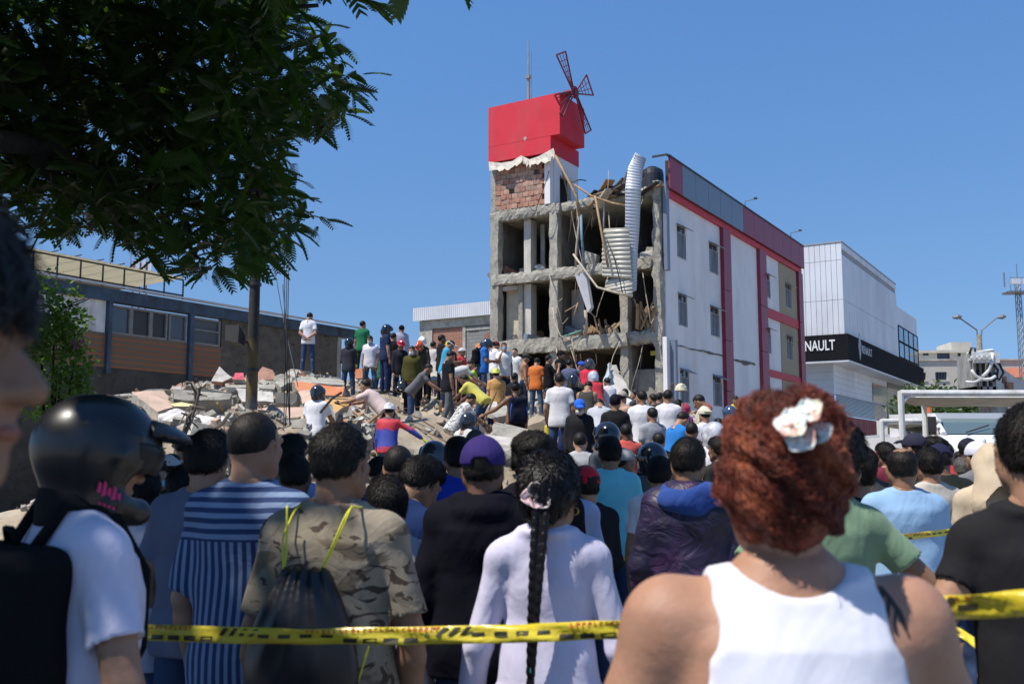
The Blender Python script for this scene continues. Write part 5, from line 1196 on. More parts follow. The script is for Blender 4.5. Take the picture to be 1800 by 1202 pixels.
def letters(name, text, size, M_, mt, par, sx=1.0, ext=.02, bold=.012):
    cu = bpy.data.curves.new(name, 'FONT'); cu.body = text; cu.size = size; cu.extrude = ext; cu.offset = bold; cu.resolution_u = 3
    o = bpy.data.objects.new(name, cu); COL.objects.link(o); bpy.context.view_layer.update()
    me = bpy.data.meshes.new_from_object(o.evaluated_get(bpy.context.evaluated_depsgraph_get())); bpy.data.objects.remove(o)
    me.materials.clear(); me.materials.append(mt); o = link(name, me, par); o.matrix_local = M_ @ Matrix.Diagonal((sx, 1, 1, 1)); return o
SIGNW = mat('sign_white', (.78, .78, .78), .5, var=.02)
MF = Matrix(((1, 0, 0, 0), (0, 0, -1, 0), (0, 1, 0, 0), (0, 0, 0, 1)))      # text facing the street front (-y)
MS = Matrix(((0, 0, 1, 0), (1, 0, 0, 0), (0, 1, 0, 0), (0, 0, 0, 1)))      # text on the side (+x), reading away
# front text ends at px 1468
x1, z1 = Sh.front(1468, 606, -oh); x0, z0 = Sh.front(1417, 618, -oh); ht = z1-Sh.front(1468, 616, -oh)[1]
L_ = letters('lettering', 'RENAULT', .95, Matrix.Translation((0, -oh-.03, 0))@MF, SIGNW, shw)
w_ = max(v.co.x for v in L_.data.vertices); hgt = max(v.co.y for v in L_.data.vertices)
wanted = (x1-x0)*7/5.0; zlet = Sh.front(1440, 616, -oh)[1]
L_.matrix_local = Matrix.Translation((x1-wanted, -oh-.03, zlet))@MF@Matrix.Diagonal((wanted/w_, .62/hgt, 1, 1))
y0, zz0 = Sh.side(1514.5, 620, oh); y1, _ = Sh.side(1532, 620, oh)
L2 = letters('lettering', 'RENAULT', .7, Matrix.Identity(4), mat('sign_grey', (.5, .5, .52), .5), shw, bold=.0, ext=.01)
L2.matrix_local = Matrix.Translation((oh+.03, y0, Sh.side(1514, 620, oh)[1]))@MS@Matrix.Diagonal(((y1-y0)/w_*.95/.7, .5/hgt*.95/.7, 1, 1))
# elongated open diamond emblem
yc, zc = Sh.side(1510.3, 609, oh); hw_, hh_ = .33, .85; m = MB()
for s1, s2 in ((1, .55),): 
    o4 = [(0, hh_), (hw_, 0), (0, -hh_), (-hw_, 0)]; i4 = [(0, hh_*.62), (hw_*.5, 0), (0, -hh_*.62), (-hw_*.5, 0)]
    vs = [(0, a, b) for a, b in o4]+[(0, a, b) for a, b in i4]; vs += [(.05, b, c) for _, b, c in vs]
    fs = []
    for k in range(4): n = (k+1) % 4; fs += [(8+k, 8+n, 12+n, 12+k), (k, n, 8+n, 8+k), (4+k, 12+k, 12+n, 4+n)]
    m.add(vs, fs)
o = m.obj('emblem', mat('sign_grey', (.5, .5, .52), .5), shw); o.location = (oh+.01, yc, zc)
# lower storeys, set back
bx2 = lambda nm, mt, *b: (lambda mm: mm.obj(nm, mt, shw))(SB(MB(), *b))
xs = Sh.front(1466, 680, .9)[0]; yb = .9
zl1 = Sh.front(1466, 693, yb)[1]; zl0 = Sh.front(1466, 729, yb)[1]
for k in range(4):
    a = zl1+(zbb-.13-zl1)*k/4; bx2('wall_board', WPAN, xw, xs, yb, yb+.2, a+.01, zl1+(zbb-.13-zl1)*(k+1)/4)
nl = 9
for k in range(nl):
    a = zl0+(zl1-zl0)*k/nl; bx2('louvre', WPAN, xw, xs, yb-.02, yb+.1, a+.03, a+(zl1-zl0)/nl-.03)
bx2('louvre_back', DARKIN, xw, xs-.05, yb+.12, yb+.2, zl0, zl1)
bx2('dark_glazing', glass('shop_glass', (.03, .035, .04)), xw, xs-.5, yb+.1, yb+.2, 0, zl0); bx2('white_post', WPAN, xs-.35, xs-.1, yb-.05, yb+.2, 0, zl0)
Shs = lambda px, py: Sh.side(px, py, xs)
y_a, y_b = Shs(1469, 700)[0], Shs(1556, 700)[0]; zd1, zd0 = Shs(1469, 693)[1], Shs(1469, 728)[1]
for k in range(5):
    a = zd1+(zbb-.13-zd1)*k/5; m = MB(); m.box(xs-.2, xs, yb+.2, ye2-1, a+.01, zd1+(zbb-.13-zd1)*(k+1)/5); m.obj('wall_board', WPAN, shw)
LOU = mat('grey_louvre', (.13, .135, .15), .5)
for k in range(14): a = zd0+(zd1-zd0)*k/14; bx2('louvre', LOU, xs+.002, xs+.09, y_a, y_b, a+.02, a+(zd1-zd0)/14-.015)
bx2('red_base_wall', mat('red_wall', (.25, .03, .035), .7, var=.15, dirt=(.35, .2, .2), dirt_s=2), xs+.002, xs+.1, y_a, Shs(1538, 740)[0], 0, zd0-.05)
bx2('green_glass_panel', glass('green_glass', (.07, .14, .13), .12), xs+.01, xs+.05, Shs(1533, 680)[0], Shs(1558, 680)[0], Shs(1533, 705)[1], Shs(1533, 673)[1])
bx2('corner_glazing', glass('green_glass', (.07, .14, .13), .12), xs+.005, xs+.06, Shs(1558, 700)[0], Shs(1592, 700)[0], 0, Shs(1560, 688)[1])
bx2('dark_upper_window', glass('shop_glass', (.03, .035, .04)), xs+.004, xs+.04, Shs(1559, 680)[0], ye2-.2, Shs(1560, 686)[1], zbb-.14)
# ------------------------------------------------------------------ cream apartment house far right
Ap = Site(1612, 92)
apt = thing('apartment_house', 'cream apartment house with dark windows behind the showroom', 'building', Ap.O, R(-4))
def apx(px, py, yy=0): p = hit(px, py, Ap.O+Vector((0, yy, 0)), Vector((0, 1, 0)))-Ap.O; return p.x, p.z
CREAM = mat('cream_render', (.55, .52, .44), .85, var=.06, dirt=(.42, .39, .33), dirt_s=.5); APW = glass('apartment_glass', (.025, .03, .035), .15)
ax1 = apx(1830, 650)[0]; az1 = apx(1700, 634)[1]; az2 = apx(1660, 617)[1]
ho = [(*[apx(a, 660)[0] for a in (p, q)], apx(p, b)[1], apx(p, t)[1]) for p, q, t, b in ((1619, 1627, 655, 668), (1643, 1663, 654, 668), (1687, 1706, 653, 667), (1654, 1698, 708, 718))]
m = MB(); wall_holes(m, 0, ax1, 0, az1, ho, lambda a, b, c, e: m.box(a, b, 0, .3, c, e)); m.obj('front_wall', CREAM, apt)
m = MB(); m.box(0, ax1, .31, 12, 0, az1-.2); m.obj('house_body', CREAM, apt)
for a, b, c, e in ho:
    w = MB(); w.box(a-.12, b+.12, -.08, -.003, c-.15, c-.003); w = w.obj('window', CREAM, apt); g = MB(); g.box(a, b, .2, .24, c, e); g.obj('pane', APW, w)
    g = MB(); [g.box(a+(b-a)*k/4-.03, a+(b-a)*k/4+.03, .12, .18, c, e) for k in (1, 2, 3)]; g.obj('bars', STEELD, w)
ux0, ux1 = apx(1614, 625, 2)[0], apx(1705, 625, 2)[0]
ho2 = [(*[apx(a, 627, 2)[0] for a in (p, q)], apx(p, b, 2)[1], apx(p, t, 2)[1]) for p, q, t, b in ((1619, 1629, 620, 625), (1643, 1665, 621, 631), (1678, 1684, 619, 629))]
m = MB(); wall_holes(m, ux0, ux1, az1-.1, az2, ho2, lambda a, b, c, e: m.box(a, b, 2, 2.3, c, e)); m.obj('upper_wall', CREAM, apt)
m = MB(); m.box(ux0, ux1, 2.31, 10, az1-.1, az2-.1); m.obj('upper_body', CREAM, apt); m = MB()
for a, b, c, e in ho2: m.box(a, b, 2.25, 2.28, c, e)
m.obj('upper_glazing', APW, apt)
m = MB(); m.box(ux0-.3, ux1+.3, 1.7, 10.3, az2, az2+.25); m.obj('roof_slab', CREAM, apt); m = MB(); a_, b_ = apx(1666, 610, 3)[0], apx(1700, 610, 3)[0]; m.box(a_, b_, 3, 7, az2+.25, apx(1666, 602, 3)[1]); m.obj('roof_tank_room', CREAM, apt)
m = MB(); m.box(-.1, ax1, -.15, .0, az1-.02, az1+.12); m.obj('ledge', PLASTER, apt)
# far red roofed house at the right edge
rh = P(1800, 645, 84); hs = thing('red_roof_house', 'small house with a terracotta roof at the far right edge', 'building', (rh.x, 84, 0), R(-10))
m = MB(); m.box(-2.4, 6, 0, 6, 0, rh.z-.9); m.obj('wall', CREAM, hs); m = MB(); zz_ = rh.z-.9
m.add([(-2.8, -.5, zz_), (6.5, -.5, zz_), (6.5, 6.5, zz_), (-2.8, 6.5, zz_), (-.3, 3, zz_+1.1), (4, 3, zz_+1.1)], [(0, 1, 5, 4), (2, 3, 4, 5), (1, 2, 5), (3, 0, 4), (3, 2, 1, 0)]); m.obj('roof', mat('terracotta', (.38, .13, .07), .85, var=.2, vs=6), hs)
# ------------------------------------------------------------------ brick hall behind, centre left
Bk = Site(868, 58)
hall = thing('brick_hall', 'unfinished hall with red and grey block panels under a white parapet', 'building', Bk.O, RZ)
bf = Bk.front; xl = bf(738, 600)[0]; ztp = bf(858, 545)[1]; zt3 = bf(858, 531)[1]
def m_masonry(name, c1, c2, mort, sc, wd=.6, ht=.2):
    m, nt, N, L, B = _nt(name); t = N.new('ShaderNodeTexBrick'); tc = N.new('ShaderNodeTexCoord'); mp = N.new('ShaderNodeMapping'); mp.inputs['Rotation'].default_value = (math.pi/2, 0, 0)
    L.new(tc.outputs['Object'], mp.inputs[0]); L.new(mp.outputs[0], t.inputs['Vector']); t.inputs['Color1'].default_value = (*c1, 1); t.inputs['Color2'].default_value = (*c2, 1); t.inputs['Mortar'].default_value = (*mort, 1)
    t.inputs['Scale'].default_value = sc; t.inputs['Mortar Size'].default_value = .02; t.inputs['Brick Width'].default_value = wd; t.inputs['Row Height'].default_value = ht
    n = noise(N, L, 1.2, 6); L.new(mixc(N, L, ramp(N, L, n, [(.4, (0, 0, 0)), (.8, (.6, .6, .6))]), t.outputs[0], mort), B.inputs['Base Color']); B.inputs['Roughness'].default_value = .9
    bump(N, L, B, t.outputs['Fac'], -.4, .02); return m
RB = m_masonry('red_blockwork', (.36, .13, .07), (.30, .10, .06), (.26, .20, .16), 1, .40, .2); GB = m_masonry('grey_blockwork', (.27, .26, .24), (.22, .215, .20), (.16, .155, .15), 1, .45, .22)
m = MB(); m.box(xl, 3, .12, 9, 0, zt3-.2); m.obj('hall_body', CONC, hall)
m = MB(); m.box(bf(760, 600)[0]+.02, bf(813.5, 600)[0], .04, .11, 0, ztp-.9); m.obj('red_infill', RB, hall)
m = MB(); m.box(bf(818.5, 600)[0], 3, .04, .11, 0, ztp-.9); m.obj('grey_infill', GB, hall)
for a, b in ((738, 760), (813.5, 818.5)): m = MB(); m.box(bf(a, 600)[0], bf(b, 600)[0], -.03, .11, 0, ztp-.85); m.obj('frame_column', CONCL, hall)
m = MB(); m.box(xl, 3, -.05, .11, ztp-.84, ztp-.32); m.obj('ring_beam', CONCL, hall)
m = MB(); m.box(bf(818.5, 600)[0], 3, 0, .11, bf(840, 577)[1]-.08, bf(840, 577)[1]+.08); m.obj('thin_beam', CONCL, hall)
m = MB(); m.box(bf(824, 552)[0], bf(841, 552)[0], .01, .10, ztp-1.2, ztp-.95); m.obj('vent_opening', DARKIN, hall)
n = 60
for k in range(n): x = xl-.3+(3.3-xl)*k/n; m = MB(); m.box(x, x+(3.3-xl)/n*.82, -.32, -.22, ztp-.33, zt3); m.obj('parapet_sheet', WPAN, hall)
m = MB(); m.box(xl-.3, 3, -.21, -.06, ztp-.3, zt3-.05); m.obj('parapet_back', SEAM, hall)
# ------------------------------------------------------------------ old workshop on the left
Wk = Site(85, 30)
wks = thing('workshop', 'old workshop with a blue steel frame, brick base and grey wall', 'building', Wk.O, RZ)
ws = Wk.side; ztr = ws(85, 487)[1]
BLUEF = mat('blue_steel', (.05, .085, .13), .6, .2, var=.3, dirt=(.03, .04, .05), dirt_s=2)
yE = ws(600, 600)[0]
def wsy(px): return ws(px, 560)[0]
zw = ws(140, 500)[1]; zs_ = ws(195, 586)[1]; zbr = ws(195, 630)[1]; 
def wbox(nm, mt, y0, y1, z0, z1, x0=-.2, x1=0, par=None): m = MB(); m.box(x0, x1, y0, y1, z0, z1); return m.obj(nm, mt, par or wks)
wbox('blue_fascia', BLUEF, -6, yE+1.4, ztr-.45, ztr-.05, -.3, .10)
zf = ztr-.45
wbox('white_infill', mat('white_infill', (.68, .68, .66), .8, var=.1, dirt=(.3, .3, .3)), -6, wsy(186), zs_, zf, -.2, -.02)
wbox('brick_base', m_masonry('old_red_brick', (.36, .12, .05), (.30, .10, .045), (.17, .12, .08), 1, .25, .09), wsy(100), wsy(391), zbr-.3, zs_, -.2, -.01)
wbox('lower_wall', m_concrete('dirty_wall', (.075, .07, .06), .5, (.03, .03, .03)), -6, yE, 0, zbr-.31, -.25, 0)
wbox('end_wall', m_concrete('rough_wall', (.14, .125, .10), .8, (.05, .045, .035)), wsy(391), yE, zbr-.3, zf, -.2, -.01)
wbox('corner_column', CONC, yE-.25, yE, 0, zf, -.22, .02)
for a in (190, 334): wbox('blue_column', BLUEF, wsy(a-3), wsy(a+4), zbr-.5, zf, -.05, .12)
wf = mat('old_white_frame', (.20, .20, .19), .7, var=.2); wgl = glass('dusty_glass', (.055, .07, .09), .25); wdk = glass('dark_opening', (.008, .008, .008), .5)
for px0, px1, gm in ((195, 231, wgl), (231, 266, wdk), (266, 295, wdk), (298, 329, wgl), (339, 388, wgl)):
    a, b = wsy(px0), wsy(px1); t = .07; w = MB()
    for q in ((a, b, zs_, zs_+t), (a, b, zf-t-.08, zf-.08), (a, a+t, zs_+t, zf-t-.08), (b-t, b, zs_+t, zf-t-.08)): w.box(-.12, .0, *q)
    if px0 == 339: w.box(-.12, 0, a+t, b-t, (zs_+zf)/2-.03, (zs_+zf)/2+.03)
    w = w.obj('window', wf, wks); g = MB(); g.box(-.09, -.07, a+t, b-t, zs_+t, zf-t-.08); g.obj('pane', gm, w)
wbox('back_wall', DARKIN, -6, yE, 0, zf, -8, -7.8)
m = MB(); m.add([(.25, -6, ztr), (.25, yE+1.4, ztr), (-4.5, yE+1.4, ztr+.9), (-4.5, -6, ztr+.9), (.25, -6, ztr+.06), (.25, yE+1.4, ztr+.06), (-4.5, yE+1.4, ztr+.96), (-4.5, -6, ztr+.96)], [(3, 2, 1, 0), (4, 5, 6, 7), (0, 1, 5, 4), (1, 2, 6, 5), (2, 3, 7, 6), (3, 0, 4, 7)]); m.obj('zinc_roof', SHEET, wks)
# cream translucent canopy on the roof with its truss
CANO = mat('cream_canopy', (.62, .59, .48), .6, var=.08)
_n = CANO.node_tree; _t = _n.nodes.new('ShaderNodeBsdfTranslucent'); _t.inputs[0].default_value = (.72, .68, .56, 1); _x = _n.nodes.new('ShaderNodeMixShader'); _x.inputs[0].default_value = .6
_n.links.new(_n.nodes['Principled BSDF'].outputs[0], _x.inputs[1]); _n.links.new(_t.outputs[0], _x.inputs[2]); _n.links.new(_x.outputs[0], _n.nodes['Material Output'].inputs[0])
ya, yb2 = ws(86, 480)[0]-3, ws(318, 500)[0]
za, zb2 = ws(95, 466)[1], ws(318, 503)[1]
n = 16
for k in range(n):
    a = ya+(yb2-ya)*k/n; b = ya+(yb2-ya)*(k+1)/n-.05; m = MB(); lz = lambda y: zb2+.25
    m.add([(.2, a, lz(a)), (.2, b, lz(b)), (-4.2, b, lz(b)-.15), (-4.2, a, lz(a)-.15), (.2, a, lz(a)+.03), (.2, b, lz(b)+.03), (-4.2, b, lz(b)-.12), (-4.2, a, lz(a)-.12)], [(3, 2, 1, 0), (4, 5, 6, 7), (0, 1, 5, 4), (1, 2, 6, 5), (2, 3, 7, 6), (3, 0, 4, 7)]); m.obj('canopy_sheet', CANO, wks)
m = MB(); zc_ = zb2+.20; m.tube([(.12, ya, zc_), (.12, yb2, zc_)], .03, 5); m.tube([(.12, ya, ztr+.12), (.12, yb2, ztr+.12)], .03, 5)
for k in range(11): y = ya+(yb2-ya)*k/10; m.tube([(.12, y, ztr), (.12, y, zc_)], .03, 5); m.tube([(.12, y, zc_+.18), (-4, y, zc_+.02)], .02, 4)
m.obj('canopy_truss', STEELD, wks)
# far cell antenna over the workshop roof
p = P(246, 488, 90); an = thing('cell_antenna', 'distant red and white cell antenna above the workshop roof', 'antenna', (p.x, p.y, 0))
m = MB(); hT = P(246, 462, 90).z
for dx_ in (-.6, .6, 0): m.tube([(dx_, 0, 0), (dx_, 0, hT)], .07, 4)
for k in range(6): z = p.z-.5+k*.5; m.tube([(-.6, 0, z), (.6, 0, z+.4)], .05, 4)
m.tube([(-.9, 0, hT-1), (-.9, 0, hT+3)], .03, 4); m.obj('mast', mat('antenna_red', (.35, .08, .07), .6), an)
for x, z in ((-.2, hT-.2), (.9, hT-.3), (.35, hT)): m = MB(); m.box(x-.15, x+.15, -.1, .1, z-1.1, z+.3); m.obj('panel', WPAN, an)
# ------------------------------------------------------------------ lattice tower, street lamp, machine, frames, truck at the right
p = P(1797, 640, 60); tw = thing('lattice_mast', 'tall lattice mast with floodlight platform at the right edge', 'mast', (p.x, p.y, 0)); hz1 = P(1797, 492, 60).z; MST = mat('mast_steel', (.20, .21, .22), .5, .4)
m = MB()
for sx in (-.14, .14):
    for sy in (-.14, .14): m.tube([(sx, sy, 0), (sx*.8, sy*.8, hz1)], .03, 4)
for k in range(30):
    z = k*hz1/30
    for a, b in (((-.13, -.13), (.13, -.13)), ((.13, -.13), (.13, .13)), ((-.13, .13), (-.13, -.13))): m.tube([(a[0], a[1], z), (b[0], b[1], z+hz1/30)], .015, 4)
m.obj('lattice', MST, tw)
m = MB(); zp = P(1797, 516, 60).z; m.box(-.75, .75, -.5, .5, zp, zp+.1); m.tube([(-.7, -.5, zp), (-.7, -.5, zp+.9), (.7, -.5, zp+.9), (.7, -.5, zp)], .03, 4); m.tube([(0, 0, hz1), (0, 0, hz1+1)], .03, 4); m.tube([(-.95, -.3, hz1-.5), (-.95, -.3, hz1+.4)], .05, 4); m.obj('platform', MST, tw)
for x in (-.35, .35): m = MB(); m.box(x-.25, x+.25, -.6, -.35, hz1-.35, hz1-.02); m.obj('floodlight', WPAN, tw)
p = P(1721, 600, 46); lp = thing('street_lamp', 'double arm street lamp behind the white machine', 'street lamp', (p.x, p.y, 0)); q = lambda px, py: (lambda w: (w.x-p.x, 0, w.z))(P(px, py, 46))
m = MB(); m.cyl((0, 0, 0), q(1721, 588), .15, .12, 10); m.obj('pole', CONC, lp)
for pts, hd in (([(1719, 598), (1717, 580), (1690, 561), (1682, 558)], (1675, 1690)), ([(1724, 598), (1726, 580), (1750, 560), (1757, 557)], (1754, 1768))):
    m = MB(); m.tube([q(*a) for a in pts], .035, 6); arm = m.obj('arm', MST, lp); a = q(hd[0], 558.5); b = q(hd[1], 556.5); m = MB(); m.tube([a, ((a[0]+b[0])/2, 0, a[2]+.05), b], [.05, .13, .05], 8); m.obj('lamp_head', MST, arm)
# white concrete-pump style boom head
Mw = mat('machine_white', (.68, .68, .66), .4, var=.06, dirt=(.35, .33, .3), dirt_s=3)
p = P(1712, 900, 30); mc = thing('boom_machine', 'white folded boom machine with hoses standing over the crowd', 'machine', (p.x, p.y, 0)); q = lambda px, py, y=0: (lambda w: Vector((w.x-p.x, y, w.z)))(P(px, py, 30+y))
m = MB()
m.add([q(1742, 633), q(1742, 712), q(1742, 711, 1), q(1742, 633, 1), q(1835, 698, 1), q(1835, 722, 1), q(1835, 721, 1.8), q(1835, 698, 1.8)], [(0, 1, 5, 4), (1, 2, 6, 5), (2, 3, 7, 6), (3, 0, 4, 7), (3, 2, 1, 0), (4, 5, 6, 7)]); m.obj('boom', mat('boom_grey', (.42, .42, .42), .45, var=.1), mc)
m = MB(); [m.box(q(a, 650).x, q(b, 650).x, -.2, .9, q(1712, c).z, q(1712, e).z) for a, b, c, e in ((1706, 1711, 690, 622), (1738, 1744, 705, 618), (1711, 1738, 632, 622), (1716, 1720, 705, 640), (1728, 1731, 690, 640), (1706, 1744, 705, 680))]; m.box(q(1708, 0).x, q(1736, 0).x, .2, 1, 0, q(1712, 704).z); m.obj('mount', mat('machine_grey', (.28, .28, .27), .6, var=.2, dirt=(.08, .07, .06), dirt_s=4), mc)
for y_, (a, b) in ((-.35, ((1699, 625), (1745, 618))), (-.4, ((1702, 636), (1744, 632)))): m = MB(); m.box(q(*a).x, q(*b).x, y_-.06, y_+.06, q(*a).z-.07, q(*a).z+.07); m.tube([q(a[0], a[1]-3, y_+.3), q(b[0], b[1]-3, y_+.3)], .05, 6); m.obj('cross_tube', Mw, mc)
for y_, pts, w_ in ((-.45, [(1745, 620), (1744, 636), (1737, 652), (1727, 662)], .05), (-.5, [(1708, 650), (1714, 660), (1728, 667), (1742, 666), (1750, 661)], .045), (-.55, [(1698, 671), (1712, 672), (1724, 667)], .04)): m = MB(); m.tube([q(a, b, y_) for a, b in pts], w_, 8); m.obj('curved_guard', Mw, mc, smooth=True)
for k in range(4): m = MB(); c = q(1709+k*9, 629, -.42); m.tube([c, c-Vector((0, .12, 0))], .07, 8); m.obj('roller', Mw, mc)
for pts in ([(1704, 622), (1708, 611), (1714, 612), (1714, 624)], [(1744, 630), (1757, 640), (1764, 655), (1756, 668), (1748, 655)], [(1746, 640), (1754, 650), (1752, 665), (1746, 670)], [(1715, 650), (1722, 690), (1740, 700)]): m = MB(); m.tube([q(a, b, -.3) for a, b in pts], .035, 6); m.obj('hose', CABLED, mc, smooth=True)
for i, (a, b) in enumerate(((1760, 668), (1772, 678))): m = MB(); c = q(a, b, .3); m.box(c.x-.12, c.x+.12, .2, .3, c.z-.1, c.z+.1); m.obj('rust_patch', mat('rust', (.12, .07, .05), .8), mc)
# white pipe frames with a thin sheet roof
PIPE = mat('white_pipe', (.70, .70, .68), .4, var=.04, dirt=(.4, .35, .3), dirt_s=4)
def pipe_frame(label, px0, py0, px1, pyb, d, dep, r, sheet):
    a = P(px0, py0, d); b = P(px1, py0, d); t = thing('pipe_canopy', label, 'canopy', (a.x, d, 0)); w = b.x-a.x; z = a.z
    for i, (x, y) in enumerate(((0, 0), (w, 0), (dep*.55, dep), (w+dep*.55, dep))): m = MB(); m.cyl((x, y, 0), (x, y, z), r, n=8); m.obj('post', PIPE, t)
    for i, (u, v) in enumerate((((0, 0, z), (w, 0, z)), ((dep*.55, dep, z), (w+dep*.55, dep, z)), ((0, 0, z), (dep*.55, dep, z)), ((w, 0, z), (w+dep*.55, dep, z)), ((dep*.27, dep/2, z-.02), (w+dep*.27, dep/2, z-.02)))): m = MB(); m.cyl(u, v, r*1.02, n=8); m.obj('rail', PIPE, t)
    m = MB(); m.tube([(0, 0, z-.14), (.14, 0, z)], r*.6, 6); m.obj('brace', PIPE, t)
    m = MB(); k = 14; vs = []
    for i in range(k+1):
        for j in range(7): vs.append((w*i/k+.55*dep*j/6, .05+(dep-.1)*j/6, z-.06-sheet*math.sin(math.pi*j/6)*(.8+.3*math.sin(i*1.3+j))))
    m.add(vs, [(i*7+j, i*7+j+1, (i+1)*7+j+1, (i+1)*7+j) for i in range(k) for j in range(6)]); o = m.obj('sheet_roof', mat('thin_sheet', (.42, .40, .34), .8, var=.15, vs=4), t, smooth=True); md = o.modifiers.new('t', 'SOLIDIFY'); md.thickness = .01
pipe_frame('tall white pipe frame with a sagging sheet roof before the truck', 1583, 691, 1900, 765, 13, 2.2, .042, .05)
pipe_frame('lower white pipe frame left of the tall one', 1550, 740, 1650, 780, 17, 3, .042, .03)
# utility truck
p = P(1725, 900, 17); tk = thing('utility_truck', 'white utility truck parked facing the crowd', 'truck', (p.x+.35, 17, 0), R(0)); TW = mat('truck_white', (.72, .72, .72), .3, var=.03, coat=.5)
zr = P(1700, 719, 17).z; zwb = P(1700, 763, 16.6).z; zh = P(1700, 800, 16).z
m = MB(); hwid = 1.12
def sect(y, zs, w): return [(-w, y, zs[0]), (w, y, zs[0]), (w, y, zs[1]), (-w, y, zs[1])]
def loft_box(m, secs):
    vs = [v for s in secs for v in s]; n = len(secs); fs = [(4*i+j, 4*i+(j+1) % 4, 4*i+4+(j+1) % 4, 4*i+4+j) for i in range(n-1) for j in range(4)]; fs += [(3, 2, 1, 0), tuple(4*(n-1)+j for j in range(4))]; m.add(vs, fs)
loft_box(m, [sect(-1.5, (.5, zh-.45), hwid-.06), sect(-1.35, (.45, zh-.12), hwid), sect(-.3, (.45, zwb), hwid), sect(4, (.45, zwb), hwid)])
m.obj('body', TW, tk)
m = MB(); loft_box(m, [sect(.35, (zwb-.02, zr-.05), hwid-.16), sect(2.2, (zwb-.02, zr), hwid-.12)]); cb = m.obj('cab', TW, tk)
m = MB(); A_ = [(-hwid+.1, -.32, zwb+.01), (hwid-.1, -.32, zwb+.01), (hwid-.24, .36, zr-.14), (-hwid+.24, .36, zr-.14)]; B_ = [(x, y+.06, z) for x, y, z in A_]
m.add(A_+B_, [(3, 2, 1, 0)[::-1], (4, 5, 6, 7)[::-1], (0, 1, 5, 4), (1, 2, 6, 5), (2, 3, 7, 6), (3, 0, 4, 7)]); m.obj('windscreen', glass('truck_glass', (.10, .14, .14), .03), tk)
for sx in (-1, 1):
    m = MB(); m.tube([(sx*(hwid-.06), -.34, zwb), (sx*(hwid-.2), .38, zr-.1)], .05, 6); m.obj('pillar', TW, tk)
    m = MB(); m.add([(sx*(hwid-.10), -.2, zwb), (sx*(hwid-.2), .42, zr-.12), (sx*(hwid-.14), 1.6, zr-.1), (sx*(hwid-.08), 1.6, zwb)], [(0, 1, 2, 3)]); m.obj('side_window', glass('truck_glass', (.10, .14, .14), .03), tk)
    m = MB(); m.box(sx*(hwid+.02), sx*(hwid+.2), -.25, -.15, zwb+.05, zwb+.3); m.obj('mirror', STEELD, tk)
    for y in (-.6, 2.9): m = MB(); m.cyl((sx*(hwid-.2), y, .42), (sx*(hwid+.02), y, .42), .42, n=20); w = m.obj('wheel', mat('tyre', (.02, .02, .02), .8), tk); m = MB(); m.cyl((sx*(hwid-.1), y, .42), (sx*(hwid+.03), y, .42), .22, n=14); m.obj('rim', ALU, w)
    m = MB(); m.box(sx*(hwid-.42), sx*(hwid-.12), -1.53, -1.44, .85, 1.05); m.obj('headlight', glass('lamp_glass', (.6, .6, .6)), tk)
    m = MB(); m.cyl((sx*(hwid-.35), .9, zr-.02), (sx*(hwid-.35), .9, zr+.08), .05, n=8); m.obj('roof_marker', mat('amber', (.5, .12, .03), .4), tk)
m = MB(); m.box(-.6, .6, -1.52, -1.42, .62, 1.12); m.obj('grille', STEELD, tk); m = MB(); m.box(-hwid, hwid, -1.62, -1.45, .45, .6); m.obj('bumper', STEELD, tk)
m = MB(); [m.tube([(x, -.36, zwb+.03), (x+.5, -.12, zwb+.16)], .012, 4) for x in (-.7, .15)]; m.obj('wiper', STEELD, tk)
# grey roofed car / stall behind the crowd at the showroom's foot
p = P(1560, 900, 24); st = thing('market_awning', 'grey awning on posts at the foot of the showroom', 'awning', (p.x, 24, 0), R(-12)); z0_ = P(1560, 768, 24).z
m = MB(); m.add([(-1.9, 0, z0_-.25), (1.6, 0, z0_), (1.6, 2, z0_+.15), (-1.9, 2, z0_-.05), (-1.9, 0, z0_-.22), (1.6, 0, z0_+.03), (1.6, 2, z0_+.18), (-1.9, 2, z0_-.02)], [(3, 2, 1, 0), (4, 5, 6, 7), (0, 1, 5, 4), (1, 2, 6, 5), (2, 3, 7, 6), (3, 0, 4, 7)]); m.obj('awning_cloth', mat('grey_cloth', (.25, .25, .25), .8), st)
for x, y in ((-1.8, .1), (1.5, .1), (-1.8, 1.9), (1.5, 1.9)): m = MB(); m.cyl((x, y, 0), (x, y, z0_-.2), .03, n=6); m.obj('post', STEELD, st)
